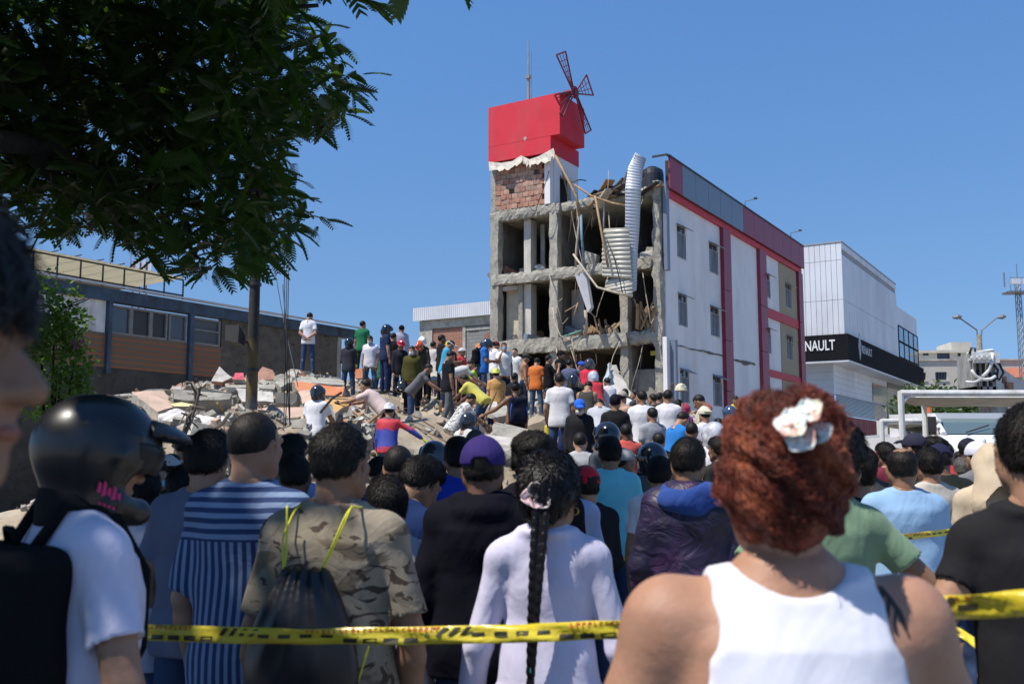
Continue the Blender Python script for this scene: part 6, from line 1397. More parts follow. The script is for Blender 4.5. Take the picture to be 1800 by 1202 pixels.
# ------------------------------------------------------------------ pole with floodlight and hanging cables
p = P(436, 900, 19); pl = thing('utility_pole', 'weathered concrete pole with peeling yellow paint and a floodlight', 'utility pole', (p.x, 19, 0))
def m_pole():
    m, nt, N, L, B = _nt('pole_paint'); tc = N.new('ShaderNodeTexCoord'); sp = N.new('ShaderNodeSeparateXYZ'); L.new(tc.outputs['Object'], sp.inputs[0])
    mp = N.new('ShaderNodeMapRange'); mp.inputs[1].default_value = 0; mp.inputs[2].default_value = 8; L.new(sp.outputs[2], mp.inputs[0])
    ad = N.new('ShaderNodeMath'); ad.operation = 'MULTIPLY_ADD'; ad.inputs[1].default_value = .12; L.new(noise(N, L, 3, 6), ad.inputs[0]); L.new(mp.outputs[0], ad.inputs[2])
    c = ramp(N, L, ad.outputs[0], [(.0, (.08, .12, .16)), (.36, (.15, .17, .18)), (.42, (.15, .10, .03)), (.50, (.11, .08, .03)), (.54, (.022, .02, .017)), (1, (.02, .018, .016))])
    g = ramp(N, L, noise(N, L, 7, 8, .8, vscale=(1, 1, .3)), [(.5, (0, 0, 0)), (.62, (1, 1, 1))]); L.new(mixc(N, L, g, c, (.06, .055, .05)), B.inputs['Base Color']); B.inputs['Roughness'].default_value = .85
    bump(N, L, B, noise(N, L, 20, 6), .4, .02); return m
m = MB(); m.tube([(0, 0, 0), (-.0, 0, 3), (.0, 0, 6.5), (.02, 0, 9)], [.125, .11, .09, .08], 14); m.obj('shaft', m_pole(), pl, smooth=True)
zf_ = P(436, 590, 19).z
m = MB(); m.tube([(-.08, -.05, zf_-.15), (-.25, -.2, zf_-.1)], .03, 6); br_ = m.obj('lamp_bracket', STEELD, pl)
m = MB(); m.add([(-.44, -.35, zf_+.16), (-.18, -.35, zf_+.16), (-.14, -.05, zf_-.02), (-.36, -.05, zf_-.06), (-.42, -.42, zf_-.14), (-.18, -.42, zf_-.18), (-.14, -.1, zf_-.2), (-.34, -.1, zf_-.2)], [(3, 2, 1, 0), (4, 5, 6, 7), (0, 1, 5, 4), (1, 2, 6, 5), (2, 3, 7, 6), (3, 0, 4, 7)]); m.obj('floodlight', mat('black_lamp', (.012, .012, .012), .6), pl)
for zz in (P(436, 650, 19).z, P(436, 500, 19).z): m = MB(); m.cyl((0, 0, zz-.03), (0, 0, zz+.03), .125, n=14); m.obj('steel_strap', STEELD, pl)
m = MB(); m.tube([(0, 0, 6.0), (.75, -.6, 6.1)], .025, 6); m.obj('cross_arm', STEELD, pl)
for i, (pts, lab) in enumerate((([(505, 430), (502, 600), (499, 745), (499, 790)], 'leftmost black cable hanging beside the pole'), ([(508, 430), (506, 560), (504, 700), (500, 780)], 'second black cable hanging beside the pole'), ([(500, 450), (500, 600), (506, 690), (512, 790)], 'black cable crossing the others beside the pole'), ([(497, 500), (508, 640), (510, 760)], 'thin black cable on the right of the bundle'))):
    m = MB(); m.tube([P(497, 400, 18.3)]*0+[P(a, b, 18.3) for a, b in pts], .0095, 5); tag(m.obj('hanging_cable', CABLED, smooth=True), lab, 'cable')
m = MB(); m.tube([P(470, 330, 18.5), P(482, 470, 18.6), (P(500, 570, 18.8)), P(524, 680, 19)], .009, 4); tag(m.obj('guy_wire', mat('wire', (.3, .3, .3), .5, .5)), 'thin pale guy wire slanting right from the pole', 'wire')
# ------------------------------------------------------------------ the rubble heap
CP = [(200, 700, 25), (250, 696, 26), (300, 690, 27), (350, 678, 28), (400, 672, 28), (450, 668, 28), (500, 664, 28.5), (560, 662, 28), (220, 735, 19), (300, 740, 17), (380, 735, 17), (450, 728, 19), (520, 745, 17), (600, 745, 19),
      (720, 740, 21), (770, 735, 21), (700, 790, 17), (760, 790, 16.5), (880, 745, 19), (860, 790, 16), (930, 740, 20), (1000, 705, 25), (1060, 705, 28), (1110, 706, 31), (1150, 715, 34), (950, 700, 29), (880, 700, 29), (780, 690, 29), (720, 690, 29), (650, 690, 30),
      (1200, 745, 24), (1280, 760, 26), (640, 690, 34), (900, 690, 36)]
pts = [P(*c) for c in CP]
for r in RECS:
    if r['args']['group'] == HEAPERS:
        q = (r['J']['ank'][0]+r['J']['ank'][1])/2; w = r['loc']+r['Rz']@(np.array([q[0], q[1], 0])*r['s']); pts.append(Vector(w))
for x in np.arange(-14, 12, 1.6):
    pts.append(Vector((x, 11.6+.2*math.sin(x), 0))); pts.append(Vector((x, 10.2, 0)))
for y in range(12, 44, 2): pts.append(Vector((-.43*y-.4, y, 0))); pts.append(Vector((-.47*y-1.5, y, 0))); pts.append(Vector((4.5+.28*y, y, 0)))
for x in range(-14, 14, 3): pts.append(Vector((x, 44, 0)))
PT = np.array([list(p) for p in pts])
def hsmooth(X, Y):
    d2 = (X[..., None]-PT[:, 0])**2+(Y[..., None]-PT[:, 1])**2+.02; w = 1/d2**1.6
    return (w*PT[:, 2]).sum(-1)/w.sum(-1)
def vnoise(X, Y, s, seed):
    r = np.random.default_rng(seed); G = r.random((64, 64)); x = X*s+100; y = Y*s+100; xi = np.floor(x).astype(int); yi = np.floor(y).astype(int); fx = x-xi; fy = y-yi; fx = fx*fx*(3-2*fx); fy = fy*fy*(3-2*fy)
    g = lambda a, b: G[a % 64, b % 64]
    return (g(xi, yi)*(1-fx)+g(xi+1, yi)*fx)*(1-fy)+(g(xi, yi+1)*(1-fx)+g(xi+1, yi+1)*fx)*fy-.5
def HT(X, Y):
    X = np.asarray(X, float); Y = np.asarray(Y, float); h = hsmooth(X, Y)
    n = .16*vnoise(X, Y, 1.1, 1)+.12*vnoise(X, Y, 3, 2)+.07*vnoise(X, Y, 7, 3)
    return h+n*np.clip(h/.6, 0, 1)-.02
gx = np.arange(-15, 13.5, .11); gy = np.arange(10.5, 45, .13); GX, GY = np.meshgrid(gx, gy, indexing='ij'); GZ = np.concatenate([HT(GX[i:i+20], GY[i:i+20]) for i in range(0, len(gx), 20)])
nx, ny = GX.shape; idx = np.arange(nx*ny).reshape(nx, ny); Q = np.stack([idx[:-1, :-1], idx[1:, :-1], idx[1:, 1:], idx[:-1, 1:]], -1).reshape(-1, 4)
def m_dirt():
    m, nt, N, L, B = _nt('heap_dust'); c = ramp(N, L, noise(N, L, .7, 10, .7), [(.3, (.30, .25, .19)), (.48, (.47, .38, .27)), (.6, (.52, .44, .33)), (.75, (.40, .36, .30))])
    g = ramp(N, L, noise(N, L, 9, 8, .8), [(.55, (0, 0, 0)), (.7, (1, 1, 1))]); c2 = mixc(N, L, g, c, (.20, .17, .14)); r_ = ramp(N, L, noise(N, L, 5, 8, .8, dist=1), [(.66, (0, 0, 0)), (.72, (1, 1, 1))]); c2 = mixc(N, L, r_, c2, (.34, .17, .11))
    L.new(c2, B.inputs['Base Color']); B.inputs['Roughness'].default_value = .95; bump(N, L, B, noise(N, L, 13, 10, .8), .9, .08); return m
DIRT = m_dirt()
tag(link('rubble_mound', npmesh('rubble_mound', np.stack([GX, GY, GZ], -1).reshape(-1, 3), Q, [DIRT])), kind='structure')
CM = [CONC, CONCL, DIRT, m_concrete('broken_render', (.55, .52, .47), .5, (.3, .27, .22)), mat('broken_brick', (.32, .17, .12), .9, var=.3, bmp=.5, bs=15), mat('orange_render', (.56, .17, .06), .8, var=.12, dirt=(.45, .25, .15), dirt_s=3), mat('pink_render', (.52, .36, .27), .85, var=.1, dirt=(.35, .28, .2)), CONCD]
def chunk_mesh(seed, mt, flat=.5):
    r = random.Random(seed); n = r.randint(5, 8); lo = [(math.cos(2*math.pi*i/n+r.uniform(-.3, .3))*r.uniform(.35, .5), math.sin(2*math.pi*i/n+r.uniform(-.3, .3))*r.uniform(.3, .5)) for i in range(n)]
    h = flat*r.uniform(.5, 1); vs = [(x, y, -h/2+r.uniform(-.04, .04)) for x, y in lo]+[(x*r.uniform(.75, 1), y*r.uniform(.75, 1), h/2+r.uniform(-.08, .08)) for x, y in lo]
    m = MB(); m.add(vs, [tuple(range(n))[::-1], tuple(range(n, 2*n))]+[(i, (i+1) % n, n+(i+1) % n, n+i) for i in range(n)]); return m.mesh('concrete_chunk', mt)
cms = [chunk_mesh(i, CM[(1, 1, 3, 2, 2, 4, 3, 2, 1, 1, 0, 2)[i % 12]], .35+.3*(i % 3)/2) for i in range(24)]
r = random.Random(5); n = 0; tries = 0
while n < 150 and tries < 4000:
    tries += 1; px = r.uniform(200, 1150); d = r.uniform(15, 31); x = P(px, 700, d).x; z = float(HT(np.array([x]), np.array([d]))[0])
    if z < .5: continue
    ppy = PIX(x, d, z)[1]
    if 690 < px < 830 and r.random() < .85: continue
    if ppy > 830: continue
    s = r.choice([.22, .25, .3, .35, .45, .6]); o = link('concrete_chunk', cms[r.randrange(24)], None, (x, d, z+s*.06)); o.scale = (s*r.uniform(.8, 1.6), s*r.uniform(.8, 1.5), s); o.rotation_euler = (r.uniform(-.5, .5), r.uniform(-.5, .5), r.uniform(0, 6.3))
    tag(o, 'broken chunk of masonry lying on the rubble heap', 'rubble', 'masonry chunks on the rubble heap'); n += 1
# small rubble as one body of stuff
m = 15000; r2 = np.random.default_rng(3); X = r2.uniform(-13, 8, m); Y = r2.uniform(12, 33, m); Z = HT(X, Y); pxs = 900+F*X/Y; keep = (Z > .3) & ~((pxs > 690) & (pxs < 820) & (r2.random(m) < .8)); X, Y, Z = X[keep], Y[keep], Z[keep]; m = len(X)
cube = np.array([(a, b, c) for a in (-.5, .5) for b in (-.5, .5) for c in (-.5, .5)]); fq = np.array([(0, 1, 3, 2), (4, 6, 7, 5), (0, 4, 5, 1), (2, 3, 7, 6), (0, 2, 6, 4), (1, 5, 7, 3)])
sz = r2.uniform(.04, .2, (m, 1, 1))*r2.uniform(.3, 1.4, (m, 1, 3)); ang = r2.uniform(0, 6.28, (m, 3)); V = cube[None]*sz+r2.uniform(-.015, .015, (m, 8, 3))
for a, (i, j) in zip(range(3), ((1, 2), (0, 2), (0, 1))):
    c, s = np.cos(ang[:, a]*(.25 if a < 2 else 1)), np.sin(ang[:, a]*(.25 if a < 2 else 1)); vi, vj = V[:, :, i].copy(), V[:, :, j].copy(); V[:, :, i] = vi*c[:, None]-vj*s[:, None]; V[:, :, j] = vi*s[:, None]+vj*c[:, None]
V += np.stack([X, Y, Z+.01], -1)[:, None]; Qs = (fq[None]+np.arange(m)[:, None, None]*8).reshape(-1, 4)
mi = np.repeat(r2.choice(len(CM), m, p=[.18, .25, .2, .22, .07, .01, .05, .02]), 6)
tag(link('rubble', npmesh('rubble', V.reshape(-1, 3), Qs, CM, mi, False)), 'small broken concrete and brick rubble strewn over the heap', 'rubble', kind='stuff')
r = random.Random(15)
stk = []
for k in range(5):
    mm = MB(); mm.tube([(-.5, 0, 0), (0, .02*k, .03*(k % 3)), (.5, -.03, 0)], [.012, .014, .010][0] if k < 3 else .035, 4 if k >= 3 else 5); stk.append(mm.mesh('stick', [mat('rust', (.12, .07, .05), .8), WOOD][k >= 3]))
for k in range(70):
    px = r.uniform(210, 1120); d = r.uniform(16, 29); x = P(px, 700, d).x; z = float(HT(np.array([x]), np.array([d]))[0])
    if z < .6: continue
    o = link('stick', stk[r.randrange(5)], None, (x, d, z+.1)); o.scale = (r.uniform(.5, 1.5), 1, 1); o.rotation_euler = (0, r.uniform(-.9, .5), r.uniform(0, 6.3)); tag(o, 'rod or splintered stick poking out of the rubble heap', 'stick', 'rods and sticks in the rubble heap')
# slabs and other things that can be told apart
def slab(name, label, cat, pts, t, mt, mt2=None, rag=.03, seed=0):
    """outline by photo pixel and distance, thickness t towards the back and down"""
    r = random.Random(seed+len(label)); w = [P(*p) for p in pts]; c = sum(w, Vector())/len(w); n = Vector()
    for i in range(len(w)): n += (w[i]-c).cross(w[(i+1) % len(w)]-c)
    n.normalize(); n = -n if n.dot(c-CAMP) < 0 else n
    out = []
    for i in range(len(w)):
        a, b = w[i], w[(i+1) % len(w)]; k = max(1, int((b-a).length/.25))
        for j in range(k): out.append(a.lerp(b, j/k)+Vector([r.uniform(-rag, rag) for _ in range(3)]))
    N_ = len(out); back = [p+n*t+Vector([r.uniform(-rag, rag)*1.5 for _ in range(3)]) for p in out]
    fs = [tuple(range(N_)), tuple(range(N_, 2*N_))[::-1]]+[(i, N_+i, N_+(i+1) % N_, (i+1) % N_) for i in range(N_)]
    m = MB(); m.add(out+back, fs); me = m.mesh(name, [mt, mt2 or CONC]); me.polygons.foreach_set('material_index', [0]+[1]*(len(fs)-1)); me.update()
    return tag(link(name, me), label, cat)
for a in (
    ('wall_slab', 'pink rendered wall slab sloping at the left end of the heap', 'slab', [(232, 690, 24.5), (285, 686, 25.5), (296, 700, 24.6), (303, 716, 23), (276, 722, 22.5), (246, 700, 23.6)], .18, CM[6]),
    ('roof_slab', 'long grey slab edge at the left end of the heap', 'slab', [(200, 694, 26), (262, 686, 26.5), (300, 684, 27), (240, 697, 26)], .3, CONCL),
    ('concrete_beam', 'broad concrete beam lying right of the pink slab', 'beam', [(303, 684, 25), (360, 683, 25), (410, 690, 25), (405, 700, 24.8), (345, 706, 24.5), (305, 700, 24.6)], .4, CONC),
    ('wall_piece', 'pointed white wall piece standing on the heap', 'wall piece', [(372, 668, 27), (387, 642, 27.2), (407, 664, 27), (392, 672, 26.8)], .14, CM[3], CM[4]),
    ('red_bundle', 'pink and red bundle beside the pole', 'bundle', [(408, 667, 26.5), (412, 657, 26.7), (427, 656, 26.7), (429, 667, 26.5)], .3, mat('pink_cloth', (.55, .08, .12), .8, var=.5, vs=8)),
    ('brick_piece', 'pointed brick and plaster piece right of the pole', 'wall piece', [(446, 668, 27), (450, 655, 27.2), (463, 643, 27.3), (478, 650, 27.2), (484, 666, 27)], .16, CM[4], CM[3]),
    ('roof_slab', 'flat grey slab lying behind the pole', 'slab', [(395, 669, 27.5), (450, 667, 27.5), (485, 670, 27), (482, 682, 26), (400, 681, 26)], .22, CONCL),
    ('wall_piece', 'white rendered wall face right of the pole', 'wall piece', [(414, 681, 25.8), (482, 690, 25.6), (481, 707, 25.2), (424, 704, 25.2)], .2, CM[3]),
    ('concrete_block', 'dark broken column stump near the black cables', 'block', [(482, 690, 25), (522, 690, 24.8), (523, 706, 24.6), (512, 713, 24.5), (484, 708, 24.7)], .5, CONCD),
    ('roof_slab', 'tilted light grey slab behind the black cables', 'slab', [(481, 672, 26.5), (510, 650, 27.5), (524, 651, 27.5), (520, 668, 26.6), (495, 680, 26)], .2, CONCL),
    ('floor_slab', 'thick floor slab under the man with his hands behind his back', 'slab', [(513, 664, 26), (560, 660, 28.5), (604, 664, 28.5), (604, 677, 25.6), (560, 673, 25.6), (516, 670, 25.8)], .25, CONCL),
    ('orange_wall', 'bright orange wall face below the thick floor slab', 'wall piece', [(517, 671, 25.7), (604, 680, 25.5), (601, 698, 25.2), (560, 694, 25.2), (522, 688, 25.4)], .2, CM[5]),
    ('wall_piece', 'peach coloured wall piece left of the black helmet', 'wall piece', [(524, 688, 24.6), (545, 686, 24.6), (552, 703, 24.2), (530, 708, 24.2)], .25, CM[6]),
    ('wall_slab', 'large pink slab broken downwards below the black cables', 'slab', [(445, 718, 21), (548, 716, 21), (551, 730, 20.2), (526, 746, 19.6), (500, 740, 19.8), (450, 734, 20)], .3, CM[6], CONCD),
    ('wall_slab', 'yellow ochre slab heaved by the two helpers', 'slab', [(570, 703, 18.5), (590, 697, 19), (619, 700, 19), (612, 712, 18.6), (590, 727, 18), (584, 712, 18.4)], .15, mat('ochre', (.55, .33, .12), .8, var=.1), CM[3]),
    ('mattress', 'thin yellow mattress sticking out of the debris', 'mattress', [(296, 710, 23.5), (320, 706, 23.8), (345, 709, 23.6), (342, 716, 23.2), (308, 716, 23.2)], .15, mat('mattress_foam', (.60, .52, .25), .9, var=.1)),
    ('wall_piece', 'grey wall piece with a red stripe in the lower left debris', 'wall piece', [(345, 730, 18.5), (378, 730, 18.5), (414, 733, 18.3), (410, 757, 17.8), (362, 750, 18)], .25, CM[3]),
    ('red_strip', 'dark red painted strip on the lower left wall piece', 'strip', [(357, 730, 18.35), (361, 730, 18.35), (364, 750, 17.85), (359, 749, 17.85)], .02, mat('dark_red', (.35, .03, .05), .7)),
    ('wood_board', 'brown board lying under the wall piece with the stripe', 'board', [(330, 758, 16.5), (375, 756, 16.5), (420, 760, 16.3), (418, 772, 16), (340, 768, 16.1)], .1, mat('yellow_board', (.36, .24, .07), .8)),
    ('plaster_slab', 'large white plaster slab leaning at the foot of the building', 'slab', [(1070, 640, 30), (1082, 642, 30.5), (1096, 668, 29.5), (1113, 694, 28.6), (1085, 700, 28), (1060, 694, 28.4), (1064, 660, 29.4)], .2, PLASTER, CONCL),
    ('blue_board', 'pale blue board leaning against the white plaster slab', 'board', [(1058, 690, 28), (1068, 640, 29.8), (1073, 636, 29.9), (1064, 690, 27.9)], .06, mat('pale_blue', (.35, .42, .48), .6)),
    ('wall_piece', 'white wall piece behind the shirtless man', 'wall piece', [(900, 650, 28), (916, 646, 28.2), (922, 690, 27.4), (905, 692, 27.2)], .2, CM[3]),
    ('roof_slab', 'cracked slab under the woman with the rucksack', 'slab', [(868, 742, 18), (925, 752, 18), (940, 765, 17.2), (900, 770, 17), (865, 758, 17.4)], .14, CONCL),
    ('roof_slab', 'second slab layer near the shovel', 'slab', [(850, 765, 16.6), (905, 772, 16.6), (925, 788, 16), (880, 792, 15.8), (850, 780, 16.2)], .14, CM[3]),
    ('roof_slab', 'lowest slab right of the grey beanie', 'slab', [(885, 795, 15.2), (930, 790, 15.2), (960, 806, 14.6), (920, 815, 14.4)], .16, CONC),
    ('roof_slab', 'pale slab between the patterned shirt and the rucksack', 'slab', [(855, 716, 21), (890, 712, 21.5), (905, 724, 20.6), (870, 732, 20.2)], .12, CONCL),
    ('roof_slab', 'upright slab edge below the white polo', 'slab', [(840, 700, 24), (872, 698, 24.3), (876, 716, 23.4), (846, 720, 23.2)], .2, CM[3]),
    ('wall_piece', 'white wall piece between the black shirt and the navy overalls', 'wall piece', [(745, 640, 28), (775, 634, 28.2), (784, 664, 27.4), (752, 668, 27.2)], .2, CM[3]),
    ('orange_box', 'small orange box held up beside the charcoal shirt', 'box', [(625, 650, 27), (638, 648, 27), (639, 665, 26.9), (626, 667, 26.9)], .15, CM[5]),
): slab(*a)
# white cloth heap
S = SDF((-.75, -.5, -.3), (.75, .5, .45), .03); S.ell((0, 0, 0), (.62, .38, .2), 0); S.ell((-.3, 0, .12), (.3, .25, .18), .1); S.ell((.35, -.1, .02), (.28, .25, .15), .1); S.wrinkle(.02, 2, .7); v, q = S.out(); o = link('cloth_heap', npmesh('cloth_heap', v, q, [mat('white_bedding', (.6, .57, .55), .9, var=.15, vs=5)])); o.location = P(340, 752, 16.8); tag(o, 'crumpled white bedding in the lower left debris', 'cloth')
# twisted wire bundle standing up in the left foreground of the heap
r = random.Random(8); t0 = P(318, 790, 15); WIR = mat('twisted_wire', (.16, .135, .11), .85, var=.3); tt = thing('wire_bundle', 'tall tangle of twisted wires and roots standing before the heap', 'wires', t0)
main = [(300, 830), (312, 795), (322, 765), (334, 735), (342, 715), (346, 690), (338, 675), (326, 672)]
for k in range(7):
    pp = [P(a+r.uniform(-5, 5), b+r.uniform(-5, 5), 15+r.uniform(-.1, .1))-t0 for a, b in main[:r.randint(5, 8)]]; m = MB(); m.tube(pp, .022, 5); m.obj('wire', WIR, tt, smooth=True)
for k in range(14):
    a, b = main[r.randrange(1, 6)]; m = MB(); m.tube([P(a+r.uniform(-4, 4), b, 15)-t0, P(a+r.uniform(-18, 18), b+r.uniform(-18, 20), 15+r.uniform(-.2, .2))-t0, P(a+r.uniform(-30, 28), b+r.uniform(-10, 35), 15+r.uniform(-.3, .3))-t0], .011, 4); m.obj('wire', WIR, tt)
m = MB(); m.tube([P(405, 725, 16), P(390, 745, 16), P(372, 758, 16)], .03, 5); tag(m.obj('branch', WIR), 'bare grey branch lying across the wall piece with the stripe', 'branch')
# ------------------------------------------------------------------ trees
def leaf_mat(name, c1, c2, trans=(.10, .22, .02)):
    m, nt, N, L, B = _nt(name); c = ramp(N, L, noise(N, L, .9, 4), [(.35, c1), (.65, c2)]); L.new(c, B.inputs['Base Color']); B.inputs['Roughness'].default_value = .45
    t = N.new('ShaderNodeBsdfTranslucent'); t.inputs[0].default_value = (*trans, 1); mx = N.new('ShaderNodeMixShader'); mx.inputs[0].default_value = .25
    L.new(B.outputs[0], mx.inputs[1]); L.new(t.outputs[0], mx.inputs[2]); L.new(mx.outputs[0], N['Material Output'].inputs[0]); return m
def frond(n=10, L_=.26, w=.055):
    """feather leaf: paired leaflets along a drooping rib"""
    V = []; Q = []
    for i in range(n):
        t = (i+.5)/n; x = t*L_; z = -.28*L_*t*t; wl_ = w*math.sin(math.pi*(.12+.8*t))**.6; a = .0225
        for s in (-1, 1):
            b = len(V); V += [(x-a*.4, 0, z), (x+a, 0, z), (x+a*1.6+.012, s*wl_, z-.012), (x+.4*a+.012, s*wl_*.9, z-.014)]; Q.append((b, b+1, b+2, b+3))
    b = len(V); V += [(0, -.002, 0), (L_, -.001, -.28*L_), (L_, .001, -.28*L_), (0, .002, 0)]; Q.append((b, b+1, b+2, b+3))
    return np.array(V), np.array(Q)
def scatter(fr_, pos, yaw, pit, rol, sc):
    v, q = fr_; n = len(pos); cy, sy, cp, sp, cr, sr = np.cos(yaw), np.sin(yaw), np.cos(pit), np.sin(pit), np.cos(rol), np.sin(rol)
    X = v[None, :, 0]*sc[:, None]; Y = v[None, :, 1]*sc[:, None]; Z = v[None, :, 2]*sc[:, None]
    Y2 = Y*cr[:, None]-Z*sr[:, None]; Z2 = Y*sr[:, None]+Z*cr[:, None]; X3 = X*cp[:, None]-Z2*sp[:, None]; Z3 = X*sp[:, None]+Z2*cp[:, None]
    V = np.stack([X3*cy[:, None]-Y2*sy[:, None], X3*sy[:, None]+Y2*cy[:, None], Z3], -1)+pos[:, None]
    return V.reshape(-1, 3), (q[None]+np.arange(n)[:, None, None]*len(v)).reshape(-1, 4)
SIL = [(-40, -40), (700, -40), (520, -2), (585, 35), (600, 75), (630, 110), (648, 140), (640, 165), (622, 205), (600, 222), (560, 232), (520, 225), (492, 215), (505, 250), (514, 270), (515, 295), (535, 305), (530, 325), (560, 365), (585, 400), (575, 412), (535, 405), (510, 420), (495, 440), (470, 460), (440, 465), (400, 462), (385, 490), (340, 487), (290, 477), (310, 458), (350, 452), (300, 440), (262, 445), (230, 432), (205, 420), (190, 392), (150, 375), (140, 412), (110, 410), (85, 395), (60, 378), (-40, 372)]
def inpoly(px, py, poly):
    c = np.zeros(px.shape, bool); n = len(poly)
    for i in range(n):
        x1, y1 = poly[i]; x2, y2 = poly[(i+1) % n]; c ^= ((y1 > py) != (y2 > py)) & (px < (x2-x1)*(py-y1)/((y2-y1)+1e-9)+x1)
    return c
r3 = np.random.default_rng(11)
# clumps first, fronds around them
def pix_np(p):
    c, s = math.cos(PITCH), math.sin(PITCH); z = p[:, 2]-CAMZ; f = np.maximum(p[:, 1]*c+z*s, .01); return 900+F*p[:, 0]/f, 601-F*(-p[:, 1]*s+z*c)/f, f
n = 28000; cl = np.stack([r3.uniform(-11, -.3, n), r3.uniform(-5, 13, n), r3.uniform(3.0, 9.5, n)], -1)  # crown extended unseen behind the camera to shade the left crowd
px, py, f = pix_np(cl); E = ((cl[:, 0]+5.2)/5.6)**2+((cl[:, 1]-4.5)/9.7)**2+((cl[:, 2]-4.2)/5.0)**2
inframe = (px > -30) & (px < 1830) & (py > -30) & (py < 1202) & (cl[:, 1] > 1)
near = cl[:, 1] < 7.8
ok = (E < 1) & (~inframe | (cl[:, 1] < 11.4)) & ~(inframe & near) & (~inframe | inpoly(px, py, SIL))
# keep the sun on the people right of the tree: no leaves over the street on that side
shx = cl[:, 0]+(cl[:, 2]-1.2)*math.sin(SUN_PHI)/math.tan(SUN_EL); shy = cl[:, 1]+(cl[:, 2]-1.2)*math.cos(SUN_PHI)/math.tan(SUN_EL)
ok &= ~((shy < 5.4) & (shy > .8) & (shx > -.62-.12*(shy-1)))
ok &= ~((cl[:, 2] < 5.0) & (cl[:, 1] < 5))
ok &= (cl[:, 2] > 3.2)
keepf = vn = vnoise(cl[:, 0]+cl[:, 2]*.7, cl[:, 1]+cl[:, 2]*.4, .9, 5)
ok &= ((keepf > -.30) & (vnoise(cl[:, 0]*1.2, cl[:, 2]*1.5, 1.5, 8) > -.25)) | ~inframe
ok &= inframe | (r3.random(len(cl)) < .6)
cl = cl[ok]; print('clumps', len(cl))
per = 14; pos = np.repeat(cl, per, 0)+r3.normal(0, .17, (len(cl)*per, 3)); px, py, f = pix_np(pos); inf_ = (px > -60) & (px < 1860) & (py > -60) & (py < 1250) & (pos[:, 1] > .5)
kk = ~inf_ | (inpoly(px, py, SIL) & (pos[:, 1] > 7.4)); pos = pos[kk]; print('fronds', len(pos))
if len(pos) > 42000: pos = pos[r3.permutation(len(pos))[:42000]]
n = len(pos); V, Q = scatter(frond(), pos, r3.uniform(0, 6.28, n), r3.normal(-.25, .35, n), r3.normal(0, .5, n), r3.uniform(.75, 1.25, n))
tree = thing('shade_tree', 'large feathery leaved shade tree filling the upper left', 'tree', (-6.2, 5.6, 0))
BARK = mat('bark', (.022, .018, .014), .9, var=.4, vs=6, bmp=.8, bs=14)
T0 = Vector((-6.2, 5.6, 0)); O_ = np.array([-6.2, 5.6, 0])
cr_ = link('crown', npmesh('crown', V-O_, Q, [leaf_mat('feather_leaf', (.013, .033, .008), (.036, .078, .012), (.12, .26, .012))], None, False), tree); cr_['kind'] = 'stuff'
m = MB(); m.tube([(0, 0, 0), (.05, .1, 1.2), (.2, .3, 2.4), (.3, .5, 3.2)], [.36, .28, .25, .22], 12); m.obj('trunk', BARK, tree, smooth=True)
A0 = T0+Vector((.3, .5, 3.0))
def limb(pts, r0, r1):
    m = MB(); n = len(pts); q = []
    for i in range(n-1):
        for k in range(3): q.append(pts[i].lerp(pts[i+1], k/3)+Vector([random.uniform(-.04, .04) for _ in range(3)])*(1 if i+k else 0))
    q.append(pts[-1]); N_ = len(q); m.tube([p-T0 for p in q], [r0+(r1-r0)*i/(N_-1) for i in range(N_)], 8); m.obj('limb', BARK, tree, smooth=True)
limb([A0, P(-30, 250, 7.5), P(60, 250, 8), P(160, 300, 8.6), P(260, 320, 9), P(360, 370, 9.5), P(430, 400, 10)], .12, .02)
limb([A0, P(-60, 170, 8), P(60, 115, 8.4), P(130, 112, 9), P(260, 150, 9.6), P(400, 200, 10), P(530, 190, 10.3)], .12, .008)
limb([P(60, 250, 8), P(80, 300, 8.2), P(120, 330, 8.4), P(180, 370, 8.8)], .07, .02)
limb([A0, Vector((-5, 4, 5)), Vector((-4, 2.5, 6.3)), Vector((-3.2, 1, 7))], .18, .04)
limb([A0, Vector((-6.5, 8, 5.2)), Vector((-6.2, 10, 6.5))], .16, .04)
limb([P(260, 150, 9.6), P(330, 90, 9.8), P(450, 40, 10), P(560, 10, 10)], .07, .02)
limb([P(260, 320, 9), P(330, 400, 9.3), P(340, 450, 9.4), P(360, 465, 9.6)], .04, .005)
limb([P(360, 370, 9.5), P(450, 330, 9.7), P(480, 370, 10), P(500, 385, 10)], .03, .004)
# a twig tip from another branch at the top edge
pp = np.array([list(P(625+i*7, -4+i*1.5, 7+.05*i)) for i in range(7)]); v, q = scatter(frond(10, .22, .05), pp, r3.uniform(-1, 1, 7), r3.uniform(-.5, .1, 7), r3.normal(0, .3, 7), np.full(7, .9)); o = link('leaf_spray', npmesh('leaf_spray', v, q, [leaf_mat('lit_leaf', (.06, .13, .02), (.09, .18, .03))], None, False)); tag(o, 'spray of leaves tinted sunlit green poking in at the top edge', 'leaves')  # sunlit look put into the lighter leaf colour
